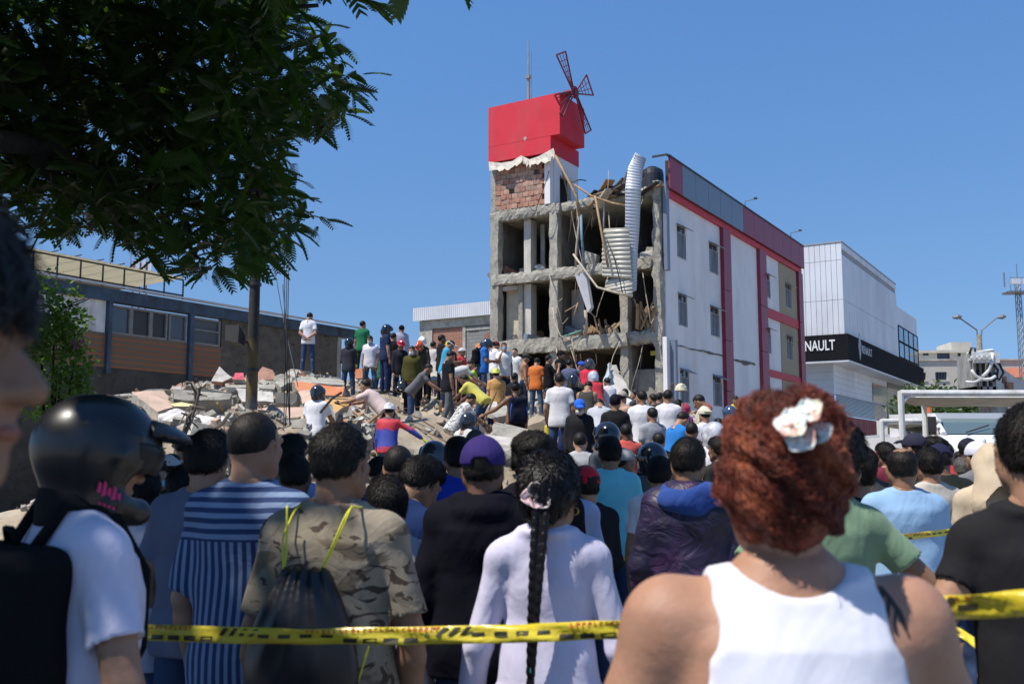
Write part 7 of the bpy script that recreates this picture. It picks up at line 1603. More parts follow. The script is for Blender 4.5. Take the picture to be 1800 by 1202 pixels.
# simple oval leaves for shrubs and far trees
LV = np.array([(0, 0, 0), (.5, -.28, .05), (1, 0, -.08), (.5, .28, .05)]), np.array([(0, 1, 2, 3)])
def bush(name, label, cat, blobs, n, leaf, mt, dens=1.0, trunk=None, group=None, flowers=None):
    root = Vector(blobs[0][0]); root.z = 0; t = thing(name, label, cat, root, 0, group); P_ = []
    for c, rad in blobs:
        k = int(n*rad[0]*rad[2]/sum(b[1][0]*b[1][2] for b in blobs)); u = r3.normal(size=(k, 3)); u /= np.linalg.norm(u, axis=1)[:, None]; rr_ = r3.uniform(.45, 1.05, (k, 1))**.5; P_.append(np.array(c)+u*rr_*np.array(rad)*(1+.25*np.sin(7*u[:, :1]+5*u[:, 2:]+9*u[:, 1:2])))
    p = np.concatenate(P_); k = len(p); V, Q = scatter(LV, p, r3.uniform(0, 6.28, k), r3.normal(0, .6, k), r3.normal(0, .8, k), r3.uniform(.6, 1.3, k)*leaf)
    o = link('foliage', npmesh('foliage', V-np.array(root), Q, [mt], None, False), t); o['kind'] = 'stuff'
    m = MB(); top = Vector(blobs[-1][0])-root
    m.tube([(0, 0, 0), (top.x*.2, 0, top.z*.5), top], [.06*max(1, leaf*5), .05, .02], 7)
    for c, rad in blobs: m.tube([(0, 0, top.z*.3), Vector(c)-root], [.03, .012], 5)
    m.obj('trunk', BARK, t)
    if flowers:
        fp = np.array([list(P(*f)) for f in flowers]); V, Q = scatter(LV, np.repeat(fp, 8, 0)+r3.normal(0, .03, (len(fp)*8, 3)), r3.uniform(0, 6, len(fp)*8), r3.normal(0, 1, len(fp)*8), r3.normal(0, 1, len(fp)*8), np.full(len(fp)*8, .05)); f = link('flowers', npmesh('flowers', V-np.array(root), Q, [mat('magenta', (.5, .03, .3), .6)], None, False), t)
    return t
def BL(px, py, d, rx, rz): return (tuple(P(px, py, d)), (rx, rx, rz))
bush('flowering_shrub', 'leafy green shrub with a few magenta flowers behind the helmet', 'shrub', [BL(100, 640, 13, .45, .7), BL(115, 560, 13.2, .28, .4), BL(95, 590, 13, .3, .4), BL(130, 640, 12.8, .22, .3), BL(70, 560, 13, .4, .6), BL(110, 700, 13, .4, .4)], 2600, .10, leaf_mat('shrub_leaf', (.035, .09, .012), (.07, .15, .02), (.2, .4, .03)), flowers=[(132, 607, 12.7), (138, 605, 12.7)])
m = MB()
for a in ([(95, 545), (115, 540), (135, 535), (150, 528), (158, 524)], [(110, 545), (130, 532), (150, 525)]): m.tube([P(x, y, 13) for x, y in a], .008, 4)
tag(m.obj('twig', BARK), 'bare thin twigs reaching right from the flowering shrub', 'twig')
TL = leaf_mat('far_leaf', (.03, .055, .015), (.055, .09, .025), (.1, .2, .03))
bush('street_tree', 'green tree behind the white pipe frame', 'tree', [BL(1650, 725, 34, 1.0, .9), BL(1680, 735, 34, .9, .6), BL(1625, 718, 34, .6, .5)], 2200, .20, TL)
bush('street_tree', 'thin tree left of the utility truck', 'tree', [BL(1605, 722, 40, .9, .9), BL(1600, 700, 40, .5, .5)], 1200, .20, TL)
bush('street_tree', 'small tree under the cream apartment house', 'tree', [BL(1640, 700, 48, 1.2, .5), BL(1700, 712, 48, 1.6, .5)], 1600, .22, TL)
bush('street_tree', 'dark tree low behind the utility truck', 'tree', [BL(1665, 755, 28, .8, .7)], 900, .18, TL)
# palm like plant low at the right, between the light blue shirt and the black tee
pc_ = P(1695, 985, 7.2); t = thing('palm_shrub', 'low palm shrub between the light blue shirt and the black tee', 'plant', (pc_.x, pc_.y, 0)); pm = leaf_mat('palm_leaf', (.08, .14, .05), (.15, .22, .1))
for k in range(14):
    a = k*.45; pos = np.array([[0, 0, .35+.03*k]]); V, Q = scatter(frond(14, .9, .16), pos, np.array([a]), np.array([.5+.04*k]), np.array([0.]), np.array([.7])); link('frond', npmesh('frond', V, Q, [pm], None, False), t)
# ------------------------------------------------------------------ build the people
for rec in RECS: build_person(rec)
def find(txt): return [r for r in RECS if txt in r['label']][0]
# distant onlookers: say what they wear
used = set()
for r in RECS:
    if r['label'] != 'distant onlooker': continue
    a_ = r['args']; cn = lambda c: {n: n for n in ()}.get(c) or [n for n, v in cols if v == c][0]
    hd_ = {None: a_['hair'].replace('mid', 'thick').replace('short', 'short')+' dark hair', 'cap': 'a '+cn(a_['hatc'])+' cap' if a_['hatc'] else '', 'capback': 'a backwards '+cn(a_['hatc'])+' cap' if a_['hatc'] else '', 'hardhat': 'a '+cn(a_['hatc'])+' hard hat' if a_['hatc'] else ''}[a_['hat']]
    r['root']['label'] = 'onlooker far back before the showroom in a %s t-shirt with %s' % (cn(a_['sc']), hd_)
BKM = fabric((.008, .009, .010))
def chai(p):
    for _ in range(2): p = [p[0]]+[q for i in range(len(p)-1) for q in (p[i]*.75+p[i+1]*.25, p[i]*.25+p[i+1]*.75)]+[p[-1]]
    return p

def local_sdf_obj(name, S, mt, par): v, q = S.out(); return link(name, npmesh(name, v, q, [mt]), par)
# ---- braid and flower clip
r = find('long braid'); J = r['J']; rt = r['root']; HM = hairm((.010, .007, .007), .3)
hd = J['head']; b0 = hd+J['Rh']@np.array((.01, -.105, -.02)); b1 = J['pel']+np.array((-.045, -.145, .12)); S = SDF(np.minimum(b0, b1)-.07, np.maximum(b0, b1)+.07, .006)
N_ = 17; rad0 = .022
for i in range(N_*6):
    t = i/(N_*6-1); c = b0*(1-t)+b1*t+np.array((0, -.03*math.sin(math.pi*t)-.008, 0)); rd = rad0*(1-.55*t)*(.75+.3*abs(math.sin(t*N_*math.pi/1)))
    for s in range(3):
        ph = t*N_*math.pi*.66+s*2.094; S.ell(c+np.array((math.sin(ph)*rd*.85, .5*rd*math.cos(2*ph), 0)), (rd*.58, rd*.52, rd*.85), .007)
local_sdf_obj('braid', S, HM, rt)
m = MB(); m.tube([b1+np.array((0, -.005, .03)), b1+np.array((0, -.005, .015))], .014, 8); m.obj('hair_band', fabric((.1, .5, .55)), rt)
S = SDF(b1+[-.03, -.04, -.16], b1+[.03, .03, .02], .006); S.cap(b1, b1-[.006, 0, .07], .012, .018, 0); S.cap(b1-[.006, 0, .07], b1-[.012, -.005, .15], .018, .003, .01); local_sdf_obj('braid_tip', S, HM, rt)
S = SDF((-.14, -.19, -.17), (.14, .12, .2), .007); S.ell((0, -.02, .03), (.098, .115, .112), 0); S.ell((.0, -.075, -.01), (.075, .06, .085), .04)
X, Y, Z = np.meshgrid(*S.g, indexing='ij', sparse=True); S.v = np.maximum(S.v, np.minimum(Y-.02, .05-Z+0*X)); S.v = np.maximum(S.v, (-.10-Z)); S.v = S.v+.0022*np.sin(150*X+5*np.sin(18*Z)+4*np.sin(14*Y)); v, q = add_blades(*S.out(), 'braid', 9000); o = link('combed_hair', npmesh('combed_hair', v, q, [HM]), rt); o.location = J['head']; o.rotation_euler = Matrix(J['Rh'].tolist()).to_euler()
def flower(name, label, rec, c, rad, mats, n=5, seed=0, tilt=(0, -1, .1)):
    rr_ = random.Random(seed); t = worn(name, label, 'hair clip', rec); f = Vector(tilt).normalized(); a = f.cross(Vector((0, 0, 1))).normalized(); b = a.cross(f)
    for k in range(n):
        an = k*2*math.pi/n+rr_.uniform(-.2, .2); dirv = a*math.cos(an)+b*math.sin(an); sd = a*-math.sin(an)+b*math.cos(an); vs = []; L_ = rad*rr_.uniform(.85, 1.15); nu, nv = 6, 6
        for i in range(nu+1):
            for j in range(nv+1):
                u = i/nu; w = (j/nv-.5)*2; wd = rad*.62*math.sin(math.pi*min(1, .12+u*.88))**.7 if u < 1 else rad*.12; vs.append(Vector(c)+dirv*(u*L_)+sd*(w*wd)+f*(rad*.22*u*u+rad*.12*w*w+rad*.05*math.sin(6*w+k)))
        mm = MB(); mm.add(vs, [(i*(nv+1)+j, i*(nv+1)+j+1, (i+1)*(nv+1)+j+1, (i+1)*(nv+1)+j) for i in range(nu) for j in range(nv)]); o = mm.obj('petal', mats[k % len(mats)], t, smooth=True); md = o.modifiers.new('t', 'SOLIDIFY'); md.thickness = rad*.05
    mm = MB(); mm.tube([Vector(c), Vector(c)+f*rad*.3], [rad*.22, rad*.12], 10); mm.obj('flower_centre', mats[-1], t); return t
PNK = mat('pink_petal', (.75, .50, .50), .6, var=.08)
flower('flower_clip', 'pale pink flower clip above the braid', r, J['head']+J['Rh']@np.array((.004, -.135, -.012)), .046, [PNK, mat('white_petal', (.78, .66, .62), .6, var=.08)], 5, 1)
S = SDF(J['head']+[-.02, -.02, -.02], J['head']+[.12, .1, .1], .02)
m = MB(); e = J['head']+J['Rh']@np.array((.084, -.004, -.055)); m.tube([e+np.array((.012*math.cos(a), 0, .012*math.sin(a))) for a in np.linspace(0, 6.28, 12)], .002, 4); m.obj('earring', mat('gold', (.6, .4, .12), .3, .9), rt)
# ---- auburn curls, flower clip, tank top, shoulder tattoo
r = find('auburn'); J = r['J']; rt = r['root']; pel = J['pel']; Rt = J['Rt']
def auburn():
    m, nt, N, L, B = _nt('auburn_hair'); c = ramp(N, L, noise(N, L, 9, 6, .65), [(.32, (.045, .009, .005)), (.49, (.20, .036, .016)), (.66, (.56, .17, .07))]); L.new(c, B.inputs['Base Color']); B.inputs['Roughness'].default_value = .45; return m
AUB = auburn(); S = SDF((-.16, -.20, -.2), (.16, .14, .26), .008)
S.ell((0, -.02, .032), (.081, .102, .096), 0); S.ell((0, -.065, -.01), (.060, .052, .085), .03)
X, Y, Z = np.meshgrid(*S.g, indexing='ij', sparse=True); S.v = np.maximum(S.v, np.minimum(Y-.02, .05-Z+0*X)); S.v = S.v+.006*(np.sin(55*X+4*np.sin(30*Z))*np.sin(50*Z+3*np.sin(28*Y))); v, q = S.out(); o = link('hair', npmesh('hair', v, q, [AUB]), rt); o.location = J['head']; o.rotation_euler = Matrix(J['Rh'].tolist()).to_euler(); o.scale = (1.03,)*3
rr = np.random.default_rng(4); VV = []; QQ = []; nb = 0
C0 = np.array((0, -.03, .028)); RB_ = np.array((.088, .104, .106))
def strand(u, L_, seed, w=.0009, hug=1.03, free=0.0):
    '''one curled hair bundle swirling over the pinned-up shape'''
    global nb
    k = 12; g = np.random.default_rng(seed); u = unit(u); hug *= (1+.06*max(0, -u[2])+.08*max(0, u[2])+.05*math.sin(3*u[0]+5*u[2]+1)); p = u*hug; ph = g.uniform(0, 6.28); tw = g.uniform(.5, 1.1); rad = g.uniform(.0015, .006)
    swirl = np.cross(u, (0.25, -1, .25))*1.0+np.array((0, 0, .45))+g.normal(0, .38, 3); pts_ = []
    for i in range(k):
        d_ = swirl+.3*np.array((math.sin(i*.5+ph), 0, math.cos(i*.4+ph))); un = unit(p); d_ = unit(d_-un*(d_@un)*(1-free)); p = p+d_*L_/k/.1
        un = unit(p); rr_ = np.linalg.norm(p); p = un*(rr_*free+(1-free)*(hug+.06*math.sin(7*un[0]+9*un[2]+3)+.045*math.sin(19*un[2]+13*un[0])))
        a1 = unit(np.cross(un, d_)); pts_.append(C0+p*RB_+a1*rad*math.sin(ph+i*tw)+un*rad*.6*math.cos(ph+i*tw))
    s1 = unit(np.cross(pts_[1]-pts_[0], (0.3, 1, .2)))*w; s2 = unit(np.cross(pts_[1]-pts_[0], s1))*w
    for q_ in pts_: VV.extend([q_+s1, q_-s1*.5+s2*.87, q_-s1*.5-s2*.87])
    for i in range(k-1):
        for j in range(3): QQ.append((nb+i*3+j, nb+i*3+(j+1) % 3, nb+i*3+3+(j+1) % 3, nb+i*3+3+j))
    nb += 3*k
for i in range(6500):
    u = unit(rr.normal(size=3)+np.array((0, -.5, .1)))
    if u[1] > .3 and u[2] < .4: continue
    strand(u, rr.uniform(.03, .08), i, hug=rr.uniform(.97, 1.10))
for i in range(800): strand(rr.normal(size=3)+np.array((-.3, -.6, .1)), rr.uniform(.02, .045), 5000+i, .0005, 1.06, .9)
for i in range(420): strand(np.array((rr.normal()*.35+.1, -.5, 1.0)), rr.uniform(.03, .06), 7000+i, .0009, 1.10, .75)
for i in range(700): strand(np.array((rr.normal()*.45, -.6, -.9)), rr.uniform(.03, .07), 9000+i, .0006, 1.04, .9)
o = link('curls', npmesh('curls', np.array(VV), np.array(QQ), [AUB]), rt); o['kind'] = 'stuff'; o.location = J['head']; o.rotation_euler = Matrix(J['Rh'].tolist()).to_euler(); o.scale = (1.03,)*3
wp = [mat('clip_petal_%d' % i, c, .6, var=.12, vs=30) for i, c in enumerate([(.78, .78, .72), (.74, .76, .72), (.62, .70, .68), (.76, .72, .56), (.66, .38, .32)])]
for i, (dx_, dz, rd) in enumerate(((.020, .100, .024), (.046, .118, .022), (.034, .078, .025), (.064, .088, .020))):
    flower('flower_clip', ['white butterfly flower clip, upper left one in the auburn hair', 'white flower clip, upper right one in the auburn hair', 'white and yellow flower clip, lowest in the auburn hair', 'small white flower clip, rightmost in the auburn hair'][i], r, J['head']+J['Rh']@np.array((dx_-.042, -.155+.3*max(0, dx_-.03), dz-.005)), rd, wp[i:]+wp[:i], 5, 20+i, (-.45, -.75, .6))
prof = [(z, w*1.27, d_*(1+.27*1.3), y) for z, w, d_, y in PROF_F]
S = SDF(pel+[-.32, -.25, -.15], pel+[.32, .25, .6], .0075)
S.loft(pel, Rt, prof[:-1], 0, .009)
for sx in (-1, 1): S.cap(pel+Rt@np.array((sx*.04, -.022, .53)), pel+Rt@np.array((sx*.13*1.27, -.016, .487)), .043, .050, .04)
for sx in (-1, 1):
    for t in np.linspace(0, 1, 9):
        z = .12+.48*t; x = sx*(.238-.114*min(1, max(0, (t-.18)/.55))**.8); S.cap(pel+np.array((x+sx*.075, -.3, z)), pel+np.array((x+sx*.075, .3, z)), .075, .075, .004, op='sub')
S.ell(pel+np.array((0, 0, .60)), (.095, .3, .085), .006, op='sub'); S.wrinkle(.0012, 5, .6)
local_sdf_obj('tank_top', S, fabric((.72, .72, .80), wr=.6), rt)
# tattoo: flat ink branch strokes 1 mm above the skin of the right shoulder blade
INK = mat('tattoo_ink', (.035, .022, .02), .6, var=.2)
bpy.context.view_layer.update(); bo = [c for c in rt.children if c.name.startswith('body')][0]; iw = bo.matrix_world.inverted()
for st_, w_ in (([(1545, 1030), (1562, 1050), (1580, 1075), (1592, 1105)], .004), ([(1562, 1050), (1560, 1080), (1552, 1108), (1556, 1128)], .003), ([(1575, 1068), (1572, 1095), (1578, 1118)], .002), ([(1592, 1105), (1598, 1120)], .002), ([(1560, 1085), (1545, 1098)], .002), ([(1553, 1108), (1566, 1112), (1572, 1128)], .002), ([(1550, 1040), (1542, 1062)], .005)):
    m = MB(); q_ = []
    for i in range(len(st_)-1):
        for k in range(6):
            a_ = st_[i][0]+(st_[i+1][0]-st_[i][0])*k/5; b_ = st_[i][1]+(st_[i+1][1]-st_[i][1])*k/5; dd = (P(a_, b_, 1)-CAMP); ok_, hp_, hn_, _ = bo.ray_cast(iw @ CAMP, (iw.to_3x3() @ dd).normalized())
            if ok_: q_.append((hp_+hn_*.0012, hn_))
    if len(q_) < 3: continue
    vs_ = []
    for i, (p_, n_) in enumerate(q_):
        d_ = (q_[min(i+1, len(q_)-1)][0]-q_[max(i-1, 0)][0]); s_ = d_.cross(n_).normalized()*w_; vs_ += [p_+s_, p_-s_]
    m.add(vs_, [(2*i, 2*i+1, 2*i+3, 2*i+2) for i in range(len(q_)-1)]); m.obj('tattoo', INK, rt)
# ---- helmet of the rider on the left, rucksack
r = find('matt black helmet'); J = r['J']; rt = r['root']; MBK = mat('matt_black_shell', (.007, .007, .008), .36, var=.15, vs=20, coat=.2)
S = SDF((-.17, -.21, -.19), (.17, .24, .22), .0075)
S.ell((0, -.012, .04), (.128, .155, .135), 0); S.ell((0, .02, .03), (.126, .14, .125), .05); S.cap((0, -.02, .02), (0, .0, -.10), .122, .112, .03); S.cap((-.10, .03, -.10), (-.055, .11, -.115), .03, .03, .03); S.cap((.10, .03, -.10), (.055, .11, -.115), .03, .03, .03); S.cap((-.055, .11, -.115), (.055, .11, -.115), .03, .03, .02)
S.ell((0, .0, .03), (.102, .125, .115), 0, op='sub'); S.cap((0, 0, 0), (0, -.01, -.3), .093, .093, .01, op='sub'); S.rbox((0, .16, -.02), (.09, .10, .04), .018, .01, op='sub')
X, Y, Z = np.meshgrid(*S.g, indexing='ij', sparse=True); S.v = np.maximum(S.v, -.16-Z+0*X+0*Y)
S.cap((-.122, .01, .02), (-.126, .01, .02), .02, .02, .02); S.cap((.122, .01, .02), (.126, .01, .02), .02, .02, .02)
for sx in (-1, 1): S.cap((sx*.11, -.07, .085), (sx*.125, .06, .075), .006, .006, .012)
Rq = Matrix(J['Rh'].tolist()).to_euler()
def hp(name, S, mt, par=None): v, q = S.out(); o = link(name, npmesh(name, v, q, [mt]), rt if par is None else par); (setattr(o, 'location', J['head']), setattr(o, 'rotation_euler', Rq), setattr(o, 'scale', (.91,)*3)) if par is None else None; return o
hel = hp('helmet', S, MBK)
S = SDF((-.15, .05, .0), (.15, .32, .18), .007); S.ell((0, .09, .080), (.118, .155, .055), 0); S.ell((0, .09, .060), (.125, .165, .055), 0, op='sub'); X, Y, Z = np.meshgrid(*S.g, indexing='ij', sparse=True); S.v = np.maximum(S.v, .09-Y+0*X+0*Z); hp('peak', S, MBK, hel)
S = SDF((-.16, .02, -.02), (.16, .24, .17), .008); S.ell((0, 0, .04), (.140, .172, .146), 0); S.ell((0, 0, .04), (.114, .142, .118), 0, op='sub'); X, Y, Z = np.meshgrid(*S.g, indexing='ij', sparse=True); S.v = np.maximum(np.maximum(S.v, np.abs(Z-.0+.1*(Y-.1))-.062), .05-Y+0*X); hp('visor', S, mat('rider_visor', (.008, .008, .009), .35, var=.05, spec=.3), hel)
S = SDF((-.14, -.16, -.19), (.14, .14, -.05), .009); S.cap((-.0, -.02, -.11), (0, -.02, -.15), .108, .102, 0); S.cap((0, 0, 0), (0, -.01, -.3), .085, .085, .01, op='sub'); X, Y, Z = np.meshgrid(*S.g, indexing='ij', sparse=True); S.v = np.maximum(S.v, -.175-Z+0*X+0*Y); hp('neck_roll', S, fabric((.015, .015, .016)), hel)
PK = mat('pink_print', (.55, .02, .13), .5, var=.1)
for i, tx in enumerate(('RAGE', 'MOTO')):
    pass
m = MB()
for k in range(5):
    a = -.03+k*.013; h_ = (.0, .008, -.004, .005, -.006)[k]; m.add([(.1335, a-.0, -.050-.004*k+h_), (.1335, a+.008, -.054-.004*k+h_*.5), (.131, a+.010, -.078-.004*k), (.131, a-.001, -.075-.004*k-h_)], [(0, 1, 2, 3)])
for k in range(4):
    a = -.02+k*.012; m.add([(.128, a, -.098-.003*k), (.128, a+.008, -.101-.003*k), (.127, a+.007, -.107-.003*k), (.127, a, -.104-.003*k)], [(0, 1, 2, 3)])
m.obj('pink_print', PK, hel)
def rucksack(rec, label, mt, w=.16, h=.23, dz=.26, dep=.085, col2=None, vx=.012):
    J = rec['J']; pel = J['pel']; Rt = J['Rt']; t = worn('rucksack', label, 'backpack', rec); S = SDF(pel+[-.3, -.45, -.15], pel+[.3, .2, .7], vx)
    S.rbox(pel+Rt@np.array((0, -.20, dz)), (w-.05, dep-.045, h-.05), .05, .01, Rt); S.rbox(pel+Rt@np.array((0, -.27, dz-.09)), (w-.06, .02, h*.45-.03), .03, .02, Rt); S.wrinkle(.006, 3, .6); v, q = S.out(); link('bag_body', npmesh('bag_body', v, q, [mt]), t)
    bw = rec['a'].get('bw', 1)
    for sx in (-1, 1):
        m = MB(); m.tube([pel+Rt@np.array(p_) for p_ in ((sx*.07, -.14, dz+h*.9), (sx*.085, -.07, .575), (sx*.10*bw, .03, .56), (sx*.112*bw, .108, .42), (sx*.115*bw, .105, .25), (sx*.15*bw, .02, .13), (sx*.12, -.14, .08))], .014, 8); m.v = [(x, y, z) for x, y, z in m.v]; o = m.obj('strap', mt, t, smooth=True)
    m = MB(); m.tube([pel+Rt@np.array(p_) for p_ in ((-.03, -.15, dz+h), (-.02, -.16, dz+h+.035), (.02, -.16, dz+h+.035), (.03, -.15, dz+h))], .008, 6); m.obj('carry_loop', mt, t, smooth=True)
    if col2:
        for sx in (-1, 1): m = MB(); m.tube([pel+Rt@np.array((sx*(w-.02), -.29, dz-h*.8)), pel+Rt@np.array((sx*(w-.015), -.30, dz)), pel+Rt@np.array((sx*(w-.05), -.29, dz+h*.8))], .012, 6); m.obj('piping', col2, t, smooth=True)
    return t
rucksack(r, 'black rucksack worn over the white t-shirt of the helmeted rider', BKM, .19, .27, .22, .12, vx=.010)
rucksack(find('blue and black rucksack'), 'black rucksack with blue edges on the woman with the bun', fabric((.012, .014, .03)), .17, .25, .25, .11, fabric((.03, .10, .5)), .02)
rucksack(find('looking at his phone'), 'small black rucksack on the man with the royal blue shirt', BKM, .13, .2, .3, .08, vx=.03)
# ---- drawstring bag of the camouflage man
r = find('camouflage t-shirt'); J = r['J']; pel = J['pel']; t = worn('drawstring_bag', 'black drawstring bag with yellow cords on the camouflage back', 'bag', r); pel = pel+np.array((0, 0, .07))
S = SDF(pel+[-.34, -.42, -.2], pel+[.3, .1, .45], .0085); cxx = -.035
S.ell(pel+np.array((cxx, -.205, .02)), (.165, .085, .19), 0); S.ell(pel+np.array((cxx, -.20, .16)), (.13, .07, .14), .06); S.cap(pel+np.array((cxx-.05, -.185, .285)), pel+np.array((cxx+.05, -.185, .285)), .028, .028, .03)
X, Y, Z = np.meshgrid(*S.g, indexing='ij', sparse=True); th_ = (X-pel[0]-cxx)/(.06+.5*np.clip(pel[2]+.32-Z, 0, .3)); S.v = S.v+.006*np.sin(14*th_+2*np.sin(9*Z))*np.clip((Z-pel[2]+.05)*3, 0.15, 1); S.wrinkle(.003, 7, .8); v, q = S.out(); link('bag_body', npmesh('bag_body', v, q, [mat('black_nylon', (.007, .007, .008), .42, var=.2, vs=8)]), t)
YC = mat('yellow_cord', (.62, .60, .03), .6, var=.06)
for pts_ in (((-.105, -.20, .285), (-.118, -.185, .40), (-.118, -.155, .50), (-.108, -.09, .575), (-.10, .0, .59), (-.115, .12, .50)), ((.0, -.20, .285), (.045, -.19, .38), (.085, -.15, .49), (.10, -.085, .572), (.105, .0, .58), (.12, .12, .5)), ((-.115, -.20, .29), (-.10, -.195, .33), (-.112, -.165, .49)), ((.005, -.20, .29), (.055, -.185, .39), (.092, -.145, .49)), ((.10, -.22, -.10), (.135, -.205, .0), (.165, -.19, .10)), ((.10, -.22, -.10), (.085, -.24, -.13), (.075, -.25, -.16))):
    m = MB(); m.tube(chai([pel+np.array(p_)*np.array((.93, .93, 1 if p_[2] < .5 else .84)) for p_ in pts_]), .0032, 6); m.obj('cord', YC, t, smooth=True)
# ---- blue hood of the windbreaker, hooded jackets get a hood fold
r = find('windbreaker'); J = r['J']; nb_ = J['nb']; S = SDF(nb_+[-.2, -.22, -.17], nb_+[.2, .14, .09], .009)
S.ell(nb_+np.array((0, -.08, -.06)), (.15, .075, .085), 0); S.cap(nb_+np.array((-.10, -.03, -.01)), nb_+np.array((-.05, .06, -.02)), .035, .03, .03); S.cap(nb_+np.array((.10, -.03, -.01)), nb_+np.array((.05, .06, -.02)), .035, .03, .03); S.ell(nb_+np.array((0, -.07, .03)), (.085, .05, .055), .02, op='sub'); S.cap(nb_+np.array((0, 0, 0)), nb_+np.array((0, 0, .2)), .062, .07, .01, op='sub'); S.wrinkle(.008, 4, 1); local_sdf_obj('hood', S, fabric((.02, .06, .25), wr=1.2), r['root'])
# white lettering on the royal blue polo
r = find('white lettering'); pel = r['J']['pel']
L3 = letters('lettering', 'OC', .06, Matrix.Identity(4), SIGNW, r['root'], ext=.001, bold=.001); L3.matrix_local = Matrix.Translation(pel+np.array((-.02, -.155, .37)))@MF
rr_ = random.Random(77)
for k in range(14):
    x_ = rr_.choice([965, 1005, 1015, 1022, 1040, 1070, 1090, 1130]); y_ = rr_.choice([300, 350, 372, 480, 605]); L_ = rr_.uniform(40, 110); sw = rr_.uniform(-25, 25); pts_ = [(x_, y_, .0), (x_+sw*.3, y_+L_*.35, -.5), (x_+sw*.9, y_+L_*.8, -.6), (x_+sw, y_+L_, -.4), (x_+sw*1.5, y_+L_*.85, -.3)]
    m = MB(); m.tube(chai([FW(*p) for p in pts_]), rr_.choice([.012, .018]), 4); tag(m.obj('hanging_cable', rr_.choice([CABLE, CABLED, CABLE]), smooth=True), 'thin loose cable dangling in a loop before the torn front', 'cable', 'loose cables dangling before the torn front')
# ---- tools and carried things
def carried(name, label, cat, a, b, rad, mt, d=None, n=6):
    m = MB(); m.tube([a, b], rad, n); return tag(m.obj(name, mt), label, cat)
r = find('with a shovel'); t = thing('shovel', 'shovel with a long wooden handle held by the crouching man', 'shovel', P(846, 745, 19)); o = Vector(t.location)
m = MB(); m.tube([P(872, 688, 18.9)-o, P(848, 748, 19)-o], .022, 6); m.obj('handle', WOOD, t); m = MB(); m.add([P(842, 746, 19)-o, P(854, 746, 19)-o, P(851, 762, 18.9)-o, P(843, 762, 18.9)-o], [(0, 1, 2, 3)]); bl_ = m.obj('blade', STEELD, t); md = bl_.modifiers.new('t', 'SOLIDIFY'); md.thickness = .02
r = find('lifting a cream helmet'); t = thing('helmet_on_pole', 'cream helmet held up on a stick before the grey wall', 'helmet', P(1197, 690, 18.3))
nm, v, q = hat_arr('hardhat', .010)[0]; link('shell', npmesh('shell', v, q, [mat('cream_shell', (.62, .57, .4), .3, var=.05)]), t)
m = MB(); m.tube([P(1201, 700, 18.3)-P(1197, 690, 18.3), P(1196, 742, 18.2)-P(1197, 690, 18.3)], .02, 6); m.obj('stick', WOOD, t)
nm, v, q = hat_arr('helmet', .010)[0]; o = link('helmet', npmesh('helmet', v, q, [mat('shell_dark', (.02, .02, .022), .2, coat=.5)])); r = find('olive vest'); o.location = wpt(r, r['J']['wr'][1]+np.array((.03, .02, -.16))); o.rotation_euler = (0, .4, 1); tag(o, 'black motorcycle helmet carried by the man in the olive vest', 'helmet')
r = find('looking at his phone'); w = (r['J']['wr'][0]+r['J']['wr'][1])/2+np.array((0, .12, .02)); m = MB(); m.box(-.035, .035, -.005, .005, -.07, .07); o = m.obj('phone', STEELD); o.location = wpt(r, w); o.rotation_euler = (.9, 0, R(-75)); tag(o, 'dark phone held by the man in the royal blue shirt', 'phone')
r = find('red side panel'); w = wpt(r, r['J']['wr'][0]+np.array((0, .05, -.12))); S = SDF((-.1, -.1, -.16), (.1, .1, .16), .012); S.cap((0, 0, -.08), (0, 0, .05), .065, .06, 0); S.cap((0, 0, .05), (0, 0, .12), .03, .02, .02); v, q = S.out(); o = link('canister', npmesh('canister', v, q, [mat('yellow_plastic', (.55, .45, .05), .5)])); o.location = w; tag(o, 'small yellow canister in the hand of the man with the red side panel', 'canister')
m = MB(); m.tube([P(563, 725, 17.2), P(584, 700, 17.4), P(600, 690, 17.6)], .022, 6); tag(m.obj('crowbar', STEELD), 'dark crowbar between the two men heaving the slab', 'crowbar')
